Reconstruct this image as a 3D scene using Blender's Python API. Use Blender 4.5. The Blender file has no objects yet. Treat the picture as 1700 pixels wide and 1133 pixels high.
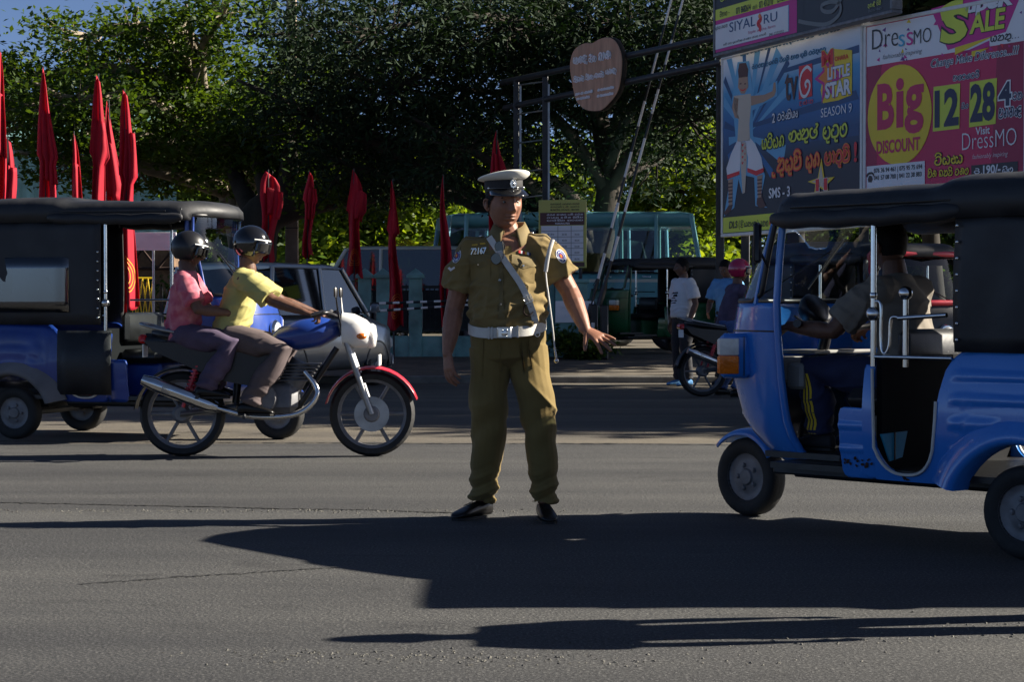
import bpy, bmesh, math, random
import numpy as np
from math import sin, cos, pi, radians, sqrt, atan2
from mathutils import Vector, Matrix, Euler
from mathutils.bvhtree import BVHTree

SC = bpy.context.scene
COL = SC.collection
random.seed(7)
RNG = np.random.default_rng(11)

# ------------------------------------------------------------------ camera
FPX, HOR, CAMH = 3300.0, 505.0, 1.12          # focal length and horizon in photo pixels, lens height in metres
cam_d = bpy.data.cameras.new('camera')
cam = bpy.data.objects.new('camera', cam_d)
COL.objects.link(cam)
cam_d.sensor_width = 36.0
cam_d.lens = FPX * 36.0 / 1700.0
cam_d.clip_start, cam_d.clip_end = 0.1, 2000.0
cam.location = (0, 0, CAMH)
cam.rotation_euler = (radians(90) - math.atan((566.5 - HOR) / FPX), 0, 0)
SC.camera = cam

# ------------------------------------------------------------------ sky, sun, exposure
SUN_AZ, SUN_EL = radians(7.5), radians(30.0)  # azimuth from +X towards +Y
w = bpy.data.worlds.new('World')
SC.world = w
w.use_nodes = True
nt = w.node_tree
nt.nodes.clear()
sky = nt.nodes.new('ShaderNodeTexSky')
sky.sky_type = 'NISHITA'
sky.sun_disc = False
sky.sun_elevation = SUN_EL
sky.sun_rotation = radians(90) - SUN_AZ
sky.air_density, sky.dust_density, sky.ozone_density = 0.3, 0.35, 1.6
bg = nt.nodes.new('ShaderNodeBackground')
bg.inputs['Strength'].default_value = 0.05
wo = nt.nodes.new('ShaderNodeOutputWorld')
nt.links.new(sky.outputs[0], bg.inputs[0])
nt.links.new(bg.outputs[0], wo.inputs[0])
sun_d = bpy.data.lights.new('sun', 'SUN')
sun_d.energy = 5.0
sun_d.angle = radians(0.5)
sun_d.color = (1.0, 0.92, 0.79)
sun = bpy.data.objects.new('sun', sun_d)
COL.objects.link(sun)
sdir = Vector((cos(SUN_EL) * cos(SUN_AZ), cos(SUN_EL) * sin(SUN_AZ), sin(SUN_EL)))
sun.rotation_euler = sdir.to_track_quat('Z', 'Y').to_euler()
SC.view_settings.view_transform = 'Standard'
SC.view_settings.look = 'None'
SC.view_settings.gamma = 1.0
SC.view_settings.use_curve_mapping = False
SC.view_settings.exposure = 1.5


def P(px, py, Y):
    """world point seen at photo pixel (px, py) at distance Y"""
    return Vector(((px - 850.0) * Y / FPX, Y, CAMH - (py - HOR) * Y / FPX))


def GX(px, Y):
    return (px - 850.0) * Y / FPX


def gz(Y):
    """height of the ground at distance Y"""
    if Y < 28.3: return 0.0
    if Y < 34: return 0.02 + 0.22 * (Y - 28.3) / 5.7
    return 0.24


# ------------------------------------------------------------------ materials
def mat(name, col, rough=0.6, metal=0.0, var=0.12, scale=6.0, bump=0.0, bscale=60.0, trans=0.0, alpha=1.0,
        col2=None, coat=0.0, spec=0.5, detail=4.0, sheen=0.0, stretch=None, rvar=0.0):
    m = bpy.data.materials.new(name)
    m.use_nodes = True
    t = m.node_tree
    b = t.nodes['Principled BSDF']
    b.inputs['Roughness'].default_value = rough
    b.inputs['Metallic'].default_value = metal
    b.inputs['Specular IOR Level'].default_value = spec
    if coat: b.inputs['Coat Weight'].default_value = coat; b.inputs['Coat Roughness'].default_value = 0.08
    if trans: b.inputs['Transmission Weight'].default_value = trans
    if alpha < 1: b.inputs['Alpha'].default_value = alpha
    if sheen: b.inputs['Sheen Weight'].default_value = sheen
    tc = t.nodes.new('ShaderNodeTexCoord')
    src = tc.outputs['Object']
    if stretch:
        mp = t.nodes.new('ShaderNodeMapping')
        mp.inputs['Scale'].default_value = stretch
        t.links.new(src, mp.inputs[0]); src = mp.outputs[0]
    if var > 0 or col2:
        n = t.nodes.new('ShaderNodeTexNoise')
        n.inputs['Scale'].default_value = scale
        n.inputs['Detail'].default_value = detail
        t.links.new(src, n.inputs['Vector'])
        r = t.nodes.new('ShaderNodeValToRGB')
        c2 = col2 if col2 else tuple(min(1, c * (1 + var)) for c in col)
        c1 = col if col2 else tuple(c * (1 - var) for c in col)
        r.color_ramp.elements[0].position = 0.3; r.color_ramp.elements[1].position = 0.7
        r.color_ramp.elements[0].color = (*c1, 1); r.color_ramp.elements[1].color = (*c2, 1)
        t.links.new(n.outputs['Fac'], r.inputs[0])
        t.links.new(r.outputs[0], b.inputs['Base Color'])
        if rvar:
            mr = t.nodes.new('ShaderNodeMapRange')
            mr.inputs['From Min'].default_value = 0.3; mr.inputs['From Max'].default_value = 0.7
            mr.inputs['To Min'].default_value = max(0, rough - rvar); mr.inputs['To Max'].default_value = rough + rvar
            t.links.new(n.outputs['Fac'], mr.inputs[0]); t.links.new(mr.outputs[0], b.inputs['Roughness'])
    else:
        b.inputs['Base Color'].default_value = (*col, 1)
    if bump:
        n2 = t.nodes.new('ShaderNodeTexNoise')
        n2.inputs['Scale'].default_value = bscale
        n2.inputs['Detail'].default_value = 3
        t.links.new(src, n2.inputs['Vector'])
        bp = t.nodes.new('ShaderNodeBump')
        bp.inputs['Strength'].default_value = bump
        bp.inputs['Distance'].default_value = 0.01
        t.links.new(n2.outputs['Fac'], bp.inputs['Height'])
        t.links.new(bp.outputs[0], b.inputs['Normal'])
    return m


def glass_mat(name, tint=(0.6, 0.7, 0.7), a=0.25, rough=0.03):
    m = bpy.data.materials.new(name); m.use_nodes = True
    t = m.node_tree; t.nodes.clear()
    o = t.nodes.new('ShaderNodeOutputMaterial')
    tr = t.nodes.new('ShaderNodeBsdfTransparent'); tr.inputs[0].default_value = (*tint, 1)
    gl = t.nodes.new('ShaderNodeBsdfGlossy'); gl.inputs['Roughness'].default_value = rough
    fr = t.nodes.new('ShaderNodeLayerWeight'); fr.inputs[0].default_value = .5
    pw = t.nodes.new('ShaderNodeMath'); pw.operation = 'POWER'; pw.inputs[1].default_value = 4.0
    t.links.new(fr.outputs['Facing'], pw.inputs[0])
    mr = t.nodes.new('ShaderNodeMath'); mr.operation = 'MULTIPLY_ADD'
    mr.inputs[1].default_value = .8; mr.inputs[2].default_value = .04 + a * 0.15; mr.use_clamp = True
    mx = t.nodes.new('ShaderNodeMixShader')
    t.links.new(pw.outputs[0], mr.inputs[0]); t.links.new(mr.outputs[0], mx.inputs[0])
    t.links.new(tr.outputs[0], mx.inputs[1]); t.links.new(gl.outputs[0], mx.inputs[2])
    t.links.new(mx.outputs[0], o.inputs[0])
    return m


def leaf_mat(name, c1, c2, transl=0.45, rough=0.45):
    m = bpy.data.materials.new(name); m.use_nodes = True
    t = m.node_tree
    b = t.nodes['Principled BSDF']; o = t.nodes['Material Output']
    g = t.nodes.new('ShaderNodeNewGeometry')
    r = t.nodes.new('ShaderNodeValToRGB')
    r.color_ramp.elements[0].color = (*c1, 1); r.color_ramp.elements[1].color = (*c2, 1)
    t.links.new(g.outputs['Random Per Island'], r.inputs[0])
    t.links.new(r.outputs[0], b.inputs['Base Color'])
    b.inputs['Roughness'].default_value = rough
    b.inputs['Specular IOR Level'].default_value = .3; tl = t.nodes.new('ShaderNodeBsdfTranslucent')
    hs = t.nodes.new('ShaderNodeMixRGB'); hs.blend_type = 'MULTIPLY'; hs.inputs[0].default_value = 1.0
    hs.inputs[2].default_value = (2.3, 2.0, 0.7, 1)
    t.links.new(r.outputs[0], hs.inputs[1]); t.links.new(hs.outputs[0], tl.inputs[0])
    mx = t.nodes.new('ShaderNodeMixShader'); mx.inputs[0].default_value = transl
    t.links.new(b.outputs[0], mx.inputs[1]); t.links.new(tl.outputs[0], mx.inputs[2])
    t.links.new(mx.outputs[0], o.inputs[0])
    return m


# ------------------------------------------------------------------ mesh building helpers
def nrm(v):
    v = np.asarray(v, float); n = np.linalg.norm(v)
    return v / n if n > 1e-9 else v


def V(*a): return np.array(a, float)


def spline(pts, k=6, closed=False):
    """Catmull-Rom through the points"""
    p = np.asarray(pts, float); n = len(p); out = []
    for i in range(n if closed else n - 1):
        if closed: a, b, c, d = p[(i - 1) % n], p[i], p[(i + 1) % n], p[(i + 2) % n]
        else: a, b, c, d = p[max(i - 1, 0)], p[i], p[i + 1], p[min(i + 2, n - 1)]
        for j in range(k):
            t = j / k
            out.append(0.5 * ((2 * b) + (-a + c) * t + (2 * a - 5 * b + 4 * c - d) * t * t + (-a + 3 * b - 3 * c + d) * t ** 3))
    if not closed: out.append(p[-1])
    return np.array(out)


class MB:
    def __init__(s): s.v = []; s.f = []; s.m = []; s.n = 0

    def add(s, verts, faces, mi=0, M=None):
        verts = np.asarray(verts, float).reshape(-1, 3)
        if M is not None:
            A = np.array(M); verts = verts @ A[:3, :3].T + A[:3, 3]
        s.v.append(verts)
        s.f += [tuple(i + s.n for i in f) for f in faces]
        s.m += [mi] * len(faces)
        s.n += len(verts)
        return s

    def box(s, c, size, mi=0, bev=0.0, M=None, rz=0.0):
        hx, hy, hz = size[0] / 2, size[1] / 2, size[2] / 2
        R = np.array([[cos(rz), -sin(rz), 0], [sin(rz), cos(rz), 0], [0, 0, 1]])
        if bev <= 0:
            v = [(x, y, z) for x in (-hx, hx) for y in (-hy, hy) for z in (-hz, hz)]
            f = [(0, 1, 3, 2), (4, 6, 7, 5), (0, 4, 5, 1), (2, 3, 7, 6), (0, 2, 6, 4), (1, 5, 7, 3)]
        else:
            b = min(bev, hx * .9, hy * .9, hz * .9); v = []; idx = {}
            for i, x in enumerate((-1, 1)):
                for j, y in enumerate((-1, 1)):
                    for k, z in enumerate((-1, 1)):
                        for a in range(3):
                            q = [x * (hx - b), y * (hy - b), z * (hz - b)]
                            q[a] = (x * hx, y * hy, z * hz)[a]
                            idx[(i, j, k, a)] = len(v); v.append(q)
            f = []
            for k in (0, 1):
                q = [idx[(0, 0, k, 2)], idx[(1, 0, k, 2)], idx[(1, 1, k, 2)], idx[(0, 1, k, 2)]]; f.append(q if k else q[::-1])
                q = [idx[(k, 0, 0, 0)], idx[(k, 1, 0, 0)], idx[(k, 1, 1, 0)], idx[(k, 0, 1, 0)]]; f.append(q if k else q[::-1])
                q = [idx[(0, k, 0, 1)], idx[(0, k, 1, 1)], idx[(1, k, 1, 1)], idx[(1, k, 0, 1)]]; f.append(q if k else q[::-1])
            for i in (0, 1):
                for j in (0, 1):
                    q = [idx[(i, j, 0, 0)], idx[(i, j, 0, 1)], idx[(i, j, 1, 1)], idx[(i, j, 1, 0)]]; f.append(q if i != j else q[::-1])
                    q = [idx[(i, 0, j, 0)], idx[(i, 1, j, 0)], idx[(i, 1, j, 2)], idx[(i, 0, j, 2)]]; f.append(q if i == j else q[::-1])
                    q = [idx[(0, i, j, 1)], idx[(1, i, j, 1)], idx[(1, i, j, 2)], idx[(0, i, j, 2)]]; f.append(q)
            for i in (0, 1):
                for j in (0, 1):
                    for k in (0, 1): f.append([idx[(i, j, k, a)] for a in range(3)])
        v = np.array(v, float) @ R.T + np.array(c, float)
        return s.add(v, f, mi, M)

    def loft(s, rings, mi=0, cap=(True, True), closed=True, M=None):
        rings = [np.asarray(r, float) for r in rings]
        n = len(rings[0]); v = np.concatenate(rings); f = []
        for i in range(len(rings) - 1):
            a, b = i * n, (i + 1) * n
            for j in range(n if closed else n - 1):
                k = (j + 1) % n
                f.append((a + j, a + k, b + k, b + j))
        if cap[0]: f.append(tuple(range(n))[::-1])
        if cap[1]: f.append(tuple(range((len(rings) - 1) * n, len(rings) * n)))
        return s.add(v, f, mi, M)

    def tube(s, path, r, n=8, mi=0, cap=(True, True), ry=None, side=None, M=None, round_end=False):
        p = np.asarray(path, float); k = len(p)
        r = np.full(k, r, float) if np.isscalar(r) else np.asarray(r, float)
        ry = r if ry is None else (np.full(k, ry, float) if np.isscalar(ry) else np.asarray(ry, float))
        if round_end:
            t0, t1 = nrm(p[0] - p[1]), nrm(p[-1] - p[-2])
            p = np.concatenate([[p[0] + t0 * r[0] * .9], [p[0] + t0 * r[0] * .6], p, [p[-1] + t1 * r[-1] * .6], [p[-1] + t1 * r[-1] * .9]])
            r = np.concatenate([[r[0] * .4, r[0] * .8], r, [r[-1] * .8, r[-1] * .4]])
            ry = np.concatenate([[ry[0] * .4, ry[0] * .8], ry, [ry[-1] * .8, ry[-1] * .4]])
            k += 4
        tg = np.gradient(p, axis=0)
        rings = []
        prev = None
        for i in range(k):
            t = nrm(tg[i])
            if side is not None: a = np.asarray(side, float)
            elif prev is None: a = V(0, 0, 1) if abs(t[2]) < .9 else V(1, 0, 0)
            else: a = prev
            a = nrm(a - t * np.dot(a, t)); prev = a
            b = np.cross(t, a)
            ang = np.arange(n) * 2 * pi / n
            rings.append(p[i] + np.outer(np.cos(ang) * r[i], a) + np.outer(np.sin(ang) * ry[i], b))
        return s.loft(rings, mi, cap, True, M)

    def lathe(s, prof, n=16, mi=0, M=None, axis=2, cap=(True, True), c=(0, 0, 0)):
        rings = []
        for r, h in prof:
            ang = np.arange(n) * 2 * pi / n
            q = np.zeros((n, 3)); o = [i for i in range(3) if i != axis]
            q[:, o[0]] = r * np.cos(ang); q[:, o[1]] = r * np.sin(ang); q[:, axis] = h
            rings.append(q + np.array(c, float))
        return s.loft(rings, mi, cap, True, M)

    def ell(s, c, r, nu=12, nv=8, mi=0, M=None):
        rr = (r, r, r) if np.isscalar(r) else r
        prof = [(max(sin(pi * i / nv), .02), -cos(pi * i / nv)) for i in range(nv + 1)]
        rings = []
        for a, h in prof:
            ang = np.arange(nu) * 2 * pi / nu
            rings.append(np.stack([c[0] + rr[0] * a * np.cos(ang), c[1] + rr[1] * a * np.sin(ang), np.full(nu, c[2] + rr[2] * h)], 1))
        return s.loft(rings, mi, (True, True), True, M)

    def prism(s, poly, y0, y1, mi=0, M=None):
        """polygon in (x,z), extruded along y"""
        n = len(poly)
        v = [(x, y0, z) for x, z in poly] + [(x, y1, z) for x, z in poly]
        f = [tuple(range(n)), tuple(range(n, 2 * n))[::-1]] + [(i, i + n, (i + 1) % n + n, (i + 1) % n) for i in range(n)]
        return s.add(v, f, mi, M)

    def sheet(s, grid, mi=0, M=None):
        g = np.asarray(grid, float); a, b = g.shape[:2]
        f = [(i * b + j, i * b + j + 1, (i + 1) * b + j + 1, (i + 1) * b + j) for i in range(a - 1) for j in range(b - 1)]
        return s.add(g.reshape(-1, 3), f, mi, M)

    def mesh(s, name='m', smooth=40):
        me = bpy.data.meshes.new(name)
        v = np.concatenate(s.v) if s.v else np.zeros((0, 3))
        me.from_pydata(v.tolist(), [], s.f)
        if len(set(s.m)) > 1: me.polygons.foreach_set('material_index', s.m)
        if smooth and len(s.f):
            me.polygons.foreach_set('use_smooth', [True] * len(s.f))
            if smooth < 180: me.set_sharp_from_angle(angle=radians(smooth))
        me.update()
        return me

    def build(s, name, mats, parent=None, smooth=40, solid=0.0, bevel=0.0, loc=None, subsurf=0, label=None, fixn=True):
        me = s.mesh(name, smooth)
        if fixn:
            bm = bmesh.new(); bm.from_mesh(me); bmesh.ops.recalc_face_normals(bm, faces=bm.faces); bm.to_mesh(me); bm.free()
        for m in (mats if isinstance(mats, (list, tuple)) else [mats]): me.materials.append(m)
        o = bpy.data.objects.new(name, me); COL.objects.link(o)
        if parent: o.parent = parent
        if loc is not None: o.location = loc
        if subsurf:
            md = o.modifiers.new('sub', 'SUBSURF'); md.levels = md.render_levels = subsurf
        if solid:
            md = o.modifiers.new('solid', 'SOLIDIFY'); md.thickness = solid; md.offset = 0
        if bevel:
            md = o.modifiers.new('bevel', 'BEVEL'); md.width = bevel; md.segments = 2; md.limit_method = 'ANGLE'; md.angle_limit = radians(40)
        if label: o['label'] = label
        return o


def tag(o, label=None, cat=None, group=None, kind=None):
    if label: o['label'] = label
    if cat: o['category'] = cat
    if group: o['group'] = group
    if kind: o['kind'] = kind
    return o


def thing(name, label, cat, loc=(0, 0, 0), rz=0.0, group=None):
    o = bpy.data.objects.new(name, None); COL.objects.link(o)
    o.empty_display_size = .2
    o.location = loc; o.rotation_euler = (0, 0, rz)
    return tag(o, label, cat, group)


def copy_tree(o, parent=None):
    c = o.copy(); COL.objects.link(c); c.parent = parent
    for ch in list(o.children): copy_tree(ch, c)
    return c


def remesh(mb, voxel, it=3, fac=0.5):
    """fuse overlapping closed shells into one continuous surface; returns (verts, faces)"""
    me = mb.mesh('tmp', 0)
    bm = bmesh.new(); bm.from_mesh(me); bmesh.ops.recalc_face_normals(bm, faces=bm.faces); bm.to_mesh(me); bm.free()
    o = bpy.data.objects.new('tmp', me); COL.objects.link(o)
    md = o.modifiers.new('r', 'REMESH'); md.mode = 'VOXEL'; md.voxel_size = voxel; md.adaptivity = 0.0
    if it:
        ms = o.modifiers.new('s', 'SMOOTH'); ms.iterations = it; ms.factor = fac
    dg = bpy.context.evaluated_depsgraph_get(); dg.update()
    ev = o.evaluated_get(dg)
    m2 = bpy.data.meshes.new_from_object(ev, depsgraph=dg)
    bpy.data.objects.remove(o); bpy.data.meshes.remove(me)
    return m2


def mv(me):
    a = np.zeros(len(me.vertices) * 3); me.vertices.foreach_get('co', a); return a.reshape(-1, 3)


def mn(me):
    a = np.zeros(len(me.vertices) * 3); me.vertices.foreach_get('normal', a); return a.reshape(-1, 3)


def setv(me, v): me.vertices.foreach_set('co', v.ravel()); me.update()


def link_mesh(name, me, mats, parent, smooth=True, label=None):
    me.name = name
    me.materials.clear()
    for m in (mats if isinstance(mats, (list, tuple)) else [mats]): me.materials.append(m)
    me.polygons.foreach_set('use_smooth', [smooth] * len(me.polygons))
    o = bpy.data.objects.new(name, me); COL.objects.link(o); o.parent = parent
    if label: o['label'] = label
    return o


def bvh_of(me):
    return BVHTree.FromPolygons([v.co.copy() for v in me.vertices], [tuple(p.vertices) for p in me.polygons])


def decal(bvh, outline, off=.003, mi=0, mb=None, origin_y=-3.0, rings=3, dirv=(0, 1, 0), to3=None):
    """thin patch: an outline in (x,z) laid on a surface as seen along dirv, with a skirt back into the surface"""
    mb = mb or MB()
    o = np.asarray(outline, float); c = o.mean(0); n = len(o)
    lay = [c + (o - c) * (k / rings) for k in range(1, rings + 1)]
    pts = [c] + [q for l in lay for q in l]
    d = Vector(dirv); out = []
    hits = []
    for q in pts:
        s0 = Vector(to3(q)) if to3 else Vector((q[0], origin_y, q[1]))
        h = bvh.ray_cast(s0, d); hits.append((s0, h[0]))
    dep = [(h - s0).dot(d) for s0, h in hits if h is not None]; dm = sum(dep) / max(len(dep), 1)
    for s0, h in hits:
        if h is None: h = bvh.find_nearest(s0 + d * dm)[0]
        out.append(h - d * off)
    back = [p + d * (off + .004) for p in out[-n:]]
    f = [(0, 1 + i, 1 + (i + 1) % n) for i in range(n)]
    for k in range(rings - 1):
        a, b = 1 + k * n, 1 + (k + 1) * n
        f += [(a + i, b + i, b + (i + 1) % n, a + (i + 1) % n) for i in range(n)]
    a, b = 1 + (rings - 1) * n, 1 + rings * n
    f += [(a + i, b + i, b + (i + 1) % n, a + (i + 1) % n) for i in range(n)]
    mb.add([tuple(p) for p in out + back], f, mi)
    return mb


# ------------------------------------------------------------------ lettering
_tc = {}


def text_geo(s, off=0.0, shear=0.0, space=1.0):
    key = (s, off, shear, space)
    if key in _tc: return _tc[key]
    c = bpy.data.curves.new('t', 'FONT'); c.body = s; c.offset = off; c.shear = shear; c.resolution_u = 3; c.space_character = space
    o = bpy.data.objects.new('t', c); COL.objects.link(o)
    dg = bpy.context.evaluated_depsgraph_get(); dg.update()
    me = bpy.data.meshes.new_from_object(o.evaluated_get(dg), depsgraph=dg)
    v = mv(me); f = [tuple(p.vertices) for p in me.polygons]
    bpy.data.objects.remove(o); bpy.data.curves.remove(c); bpy.data.meshes.remove(me)
    v = v[:, :2]
    if len(v):
        lo, hi = v.min(0), v.max(0); v = (v - lo) / np.maximum(hi - lo, 1e-6)
    _tc[key] = (v, f)
    return _tc[key]


GL = {  # rounded letter skeletons of the local script: strokes through points, x 0..1, height 0..1
 'g': [[(.28, .4), (.1, .3), (.2, .04), (.42, .12), (.36, .42), (.14, .72), (.38, 1), (.78, .95), (.96, .5), (.82, .05), (.62, .1)]],
 't': [[(.38, .55), (.2, .7), (.05, .48), (.1, .1), (.45, 0), (.88, .1), (1, .5), (.82, .93), (.45, 1), (.25, .85)]],
 'r': [[(.2, 1.2), (.6, 1.2), (.8, .95), (.55, .65), (.2, .72), (.05, .38), (.28, 0), (.7, .03), (.88, .38), (.6, .64)]],
 'T': [[(.2, .85), (.05, .4), (.3, 0), (.75, .05), (.97, .5), (.76, .97), (.42, .82), (.48, .48)]],
 'p': [[(.38, .97), (.1, .82), (.04, .3), (.3, 0), (.75, 0), (1, .3), (.92, .8), (.68, .97)], [(.07, .52), (.34, .45), (.42, .7)]],
 'm': [[(.4, .62), (.15, .66), (.2, .98), (.46, .92), (.42, .6), (.1, .42), (.12, .04), (.6, 0), (.97, .2), (.97, .8), (.7, .97)]],
 's': [[(.42, .55), (.2, .78), (.05, .5), (.1, .08), (.36, 0), (.5, .3), (.66, 0), (.95, .15), (.97, .72), (.65, .97)]],
 'v': [[(.38, .5), (.15, .56), (.05, .25), (.3, 0), (.75, .05), (.97, .5), (.76, .96), (.35, .97), (.18, .78)]],
 'k': [[(.46, .5), (.28, .8), (.06, .5), (.26, .08), (.48, .4), (.6, .88), (.95, .88), (1.1, .42), (.9, 0), (.5, -.02), (.3, .0)]],
 'n': [[(.14, .7), (.3, .97), (.5, .7), (.2, .35), (.06, .08), (.4, 0), (.9, .1), (1, .5), (.82, .92), (.58, .75)]],
 'y': [[(.1, .97), (.06, .3), (.28, 0), (.5, .25), (.5, .65)], [(.5, .25), (.72, 0), (.97, .3), (.95, .82), (.74, .97), (.64, .75)]],
 'l': [[(.5, .45), (.3, .6), (.08, .35), (.3, .04), (.6, .2), (.6, .62), (.36, .97), (.82, 1), (1, .5), (.86, 0)]],
 'd': [[(.85, .97), (.3, .97), (.1, .68), (.4, .52), (.78, .52), (.3, .4), (.1, .08), (.5, -.16), (.85, .0)]],
 'h': [[(.3, .5), (.1, .4), (.2, .04), (.46, .2), (.36, .7), (.6, 1), (.92, .8), (.97, .3), (.76, 0)]],
 'j': [[(.4, .9), (.1, .8), (.05, .3), (.3, 0), (.75, 0), (1, .35), (.85, .75), (.6, .6), (.8, .4)], [(.9, .85), (1.1, 1.2), (.8, 1.25)]],
 'A': [[(.05, .98), (.32, .85), (.34, .3), (.15, .02)]],
 'E': [[(.4, .5), (.16, .62), (.1, .22), (.42, 0), (.64, .35), (.4, .97)]],
 'a': [[(.2, .9), (.5, .97), (.5, .6), (.15, .5), (.15, .1), (.5, .0), (.52, .45)], [(.52, .3), (.8, .0), (1, .4), (.9, .95)]],
 'i': [[(.05, 1.08), (.3, 1.42), (.75, 1.38), (.97, 1.06)]],
 'u': [[(.55, -.02), (.55, -.34), (.95, -.34)]],
}


def glyph_geo(code, wd=.13):
    x = 0.0; vs = []; fs = []; n = 0
    adv = 0
    for ch in code:
        if ch == ' ': x += .55; continue
        if ch in '.!-': 
            pl = {'.': [[(0, 0), (.12, 0)]], '!': [[(.1, 1.2), (.1, .35)], [(.1, .02), (.1, .12)]], '-': [[(0, .45), (.5, .45)]]}[ch]; wdt = .5; ox = x
        elif ch in 'iu': pl = GL[ch]; ox = x - 1.2; wdt = 0
        else:
            pl = GL.get(ch) or GL[{'b': 'v', 'o': 'm', 'S': 's', 'D': 'd'}.get(ch, 't')]; wdt = .62 if ch in 'AE' else 1.2; ox = x
        for st in pl:
            q = spline(st, 4) if len(st) > 2 else np.array(st, float)
            tg = np.gradient(q, axis=0); tg /= np.maximum(np.linalg.norm(tg, axis=1, keepdims=True), 1e-6)
            nr = np.stack([-tg[:, 1], tg[:, 0]], 1)
            a, b = q + nr * wd / 2, q - nr * wd / 2
            a[:, 0] += ox; b[:, 0] += ox
            k = len(q)
            vs.append(np.concatenate([a, b]))
            fs += [(n + j, n + k + j, n + k + j + 1, n + j + 1) for j in range(k - 1)]
            n += 2 * k
        x += wdt
    v = np.concatenate(vs); lo, hi = v.min(0), v.max(0)
    return (v - lo) / (hi - lo), fs


class Panel:
    """a flat board; photo pixels are turned into positions on its face so print lands where it really is"""
    def __init__(s, p0, p1, z0, z1):                      # far-left ground (x,y), right ground (x,y), bottom, top
        s.p0, s.p1 = V(*p0), V(*p1); s.z0, s.z1 = z0, z1
        d = s.p1 - s.p0; s.W = np.linalg.norm(d); s.u = d / s.W; s.H = z1 - z0
        s.rz = atan2(s.u[1], s.u[0])

    def uv(s, px, py):
        r = V((px - 850) / FPX, 1.0)                       # ray in plan per unit depth
        A = np.array([[s.u[0], -r[0]], [s.u[1], -r[1]]])
        a, t = np.linalg.solve(A, -s.p0)
        return a, CAMH - (py - HOR) / FPX * t - s.z0

    def root(s, name, label, cat, group=None):
        return thing(name, label, cat, (s.p0[0], s.p0[1], s.z0), s.rz, group)


def put2d(mb, v, f, lo, hi, y, mi, skew=0.0):
    q = np.zeros((len(v), 3))
    q[:, 0] = lo[0] + v[:, 0] * (hi[0] - lo[0]); q[:, 2] = lo[1] + v[:, 1] * (hi[1] - lo[1]) + skew * v[:, 0]
    q[:, 1] = y
    mb.add(q, f, mi)


class Print:
    """collects flat print for one panel; layer k lies k*4 mm proud of the face"""
    def __init__(s, panel, mats): s.p = panel; s.mb = MB(); s.mats = mats; s.k = {n: i for i, n in enumerate(mats)}

    def fit(s, x0, y0, x1, h):
        a = s.p.uv(x0, y0); t = s.p.uv(x0, y0 - h); r = s.p.uv(x1, y0)
        return (a[0], a[1]), (r[0], t[1])

    def text(s, t, x0, y0, x1, h, c, lay=2, off=0.0, shear=0.0, space=1.0, outline=None, ow=.03, dv=0.0):
        a, b = s.fit(x0, y0, x1, h)
        if outline:
            v, f = text_geo(t, off + ow, shear, space); e = (b[1] - a[1]) * ow * 1.3
            put2d(s.mb, v, f, (a[0] - e, a[1] - e), (b[0] + e, b[1] + e), -.004 * (lay - .5), s.k[outline], dv)
        v, f = text_geo(t, off, shear, space); put2d(s.mb, v, f, a, b, -.004 * lay, s.k[c], dv)

    def glyphs(s, t, x0, y0, x1, h, c, lay=2, wd=.17, outline=None, dv=0.0):
        a, b = s.fit(x0, y0, x1, h)
        if outline:
            v, f = glyph_geo(t, wd + .22); e = (b[1] - a[1]) * .05
            put2d(s.mb, v, f, (a[0] - e, a[1] - e), (b[0] + e, b[1] + e), -.004 * (lay - .5), s.k[outline], dv)
        v, f = glyph_geo(t, wd); put2d(s.mb, v, f, a, b, -.004 * lay, s.k[c], dv)

    def poly(s, pts, c, lay=1):
        q = [s.p.uv(*p) for p in pts]
        s.mb.add([(a, -.004 * lay, b) for a, b in q], [tuple(range(len(q)))], s.k[c])

    def polyuv(s, pts, c, lay=1): s.mb.add([(a, -.004 * lay, b) for a, b in pts], [tuple(range(len(pts)))], s.k[c])

    def curve(s, pts, wd, c, lay=2, k=6):
        q = np.array([s.p.uv(*p) for p in pts]); q = spline(q, k) if len(q) > 2 else q
        tg = np.gradient(q, axis=0); tg /= np.maximum(np.linalg.norm(tg, axis=1, keepdims=True), 1e-6)
        nr = np.stack([-tg[:, 1], tg[:, 0]], 1) * wd / 2; n = len(q)
        v = [(x, -.004 * lay, z) for x, z in np.concatenate([q + nr, q - nr])]
        s.mb.add(v, [(i, n + i, n + i + 1, i + 1) for i in range(n - 1)], s.k[c])

    def build(s, name, parent):
        o = s.mb.build(name, [s.mats[n] for n in s.mats], parent, smooth=0, fixn=False); o['kind'] = 'stuff'; return o
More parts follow.
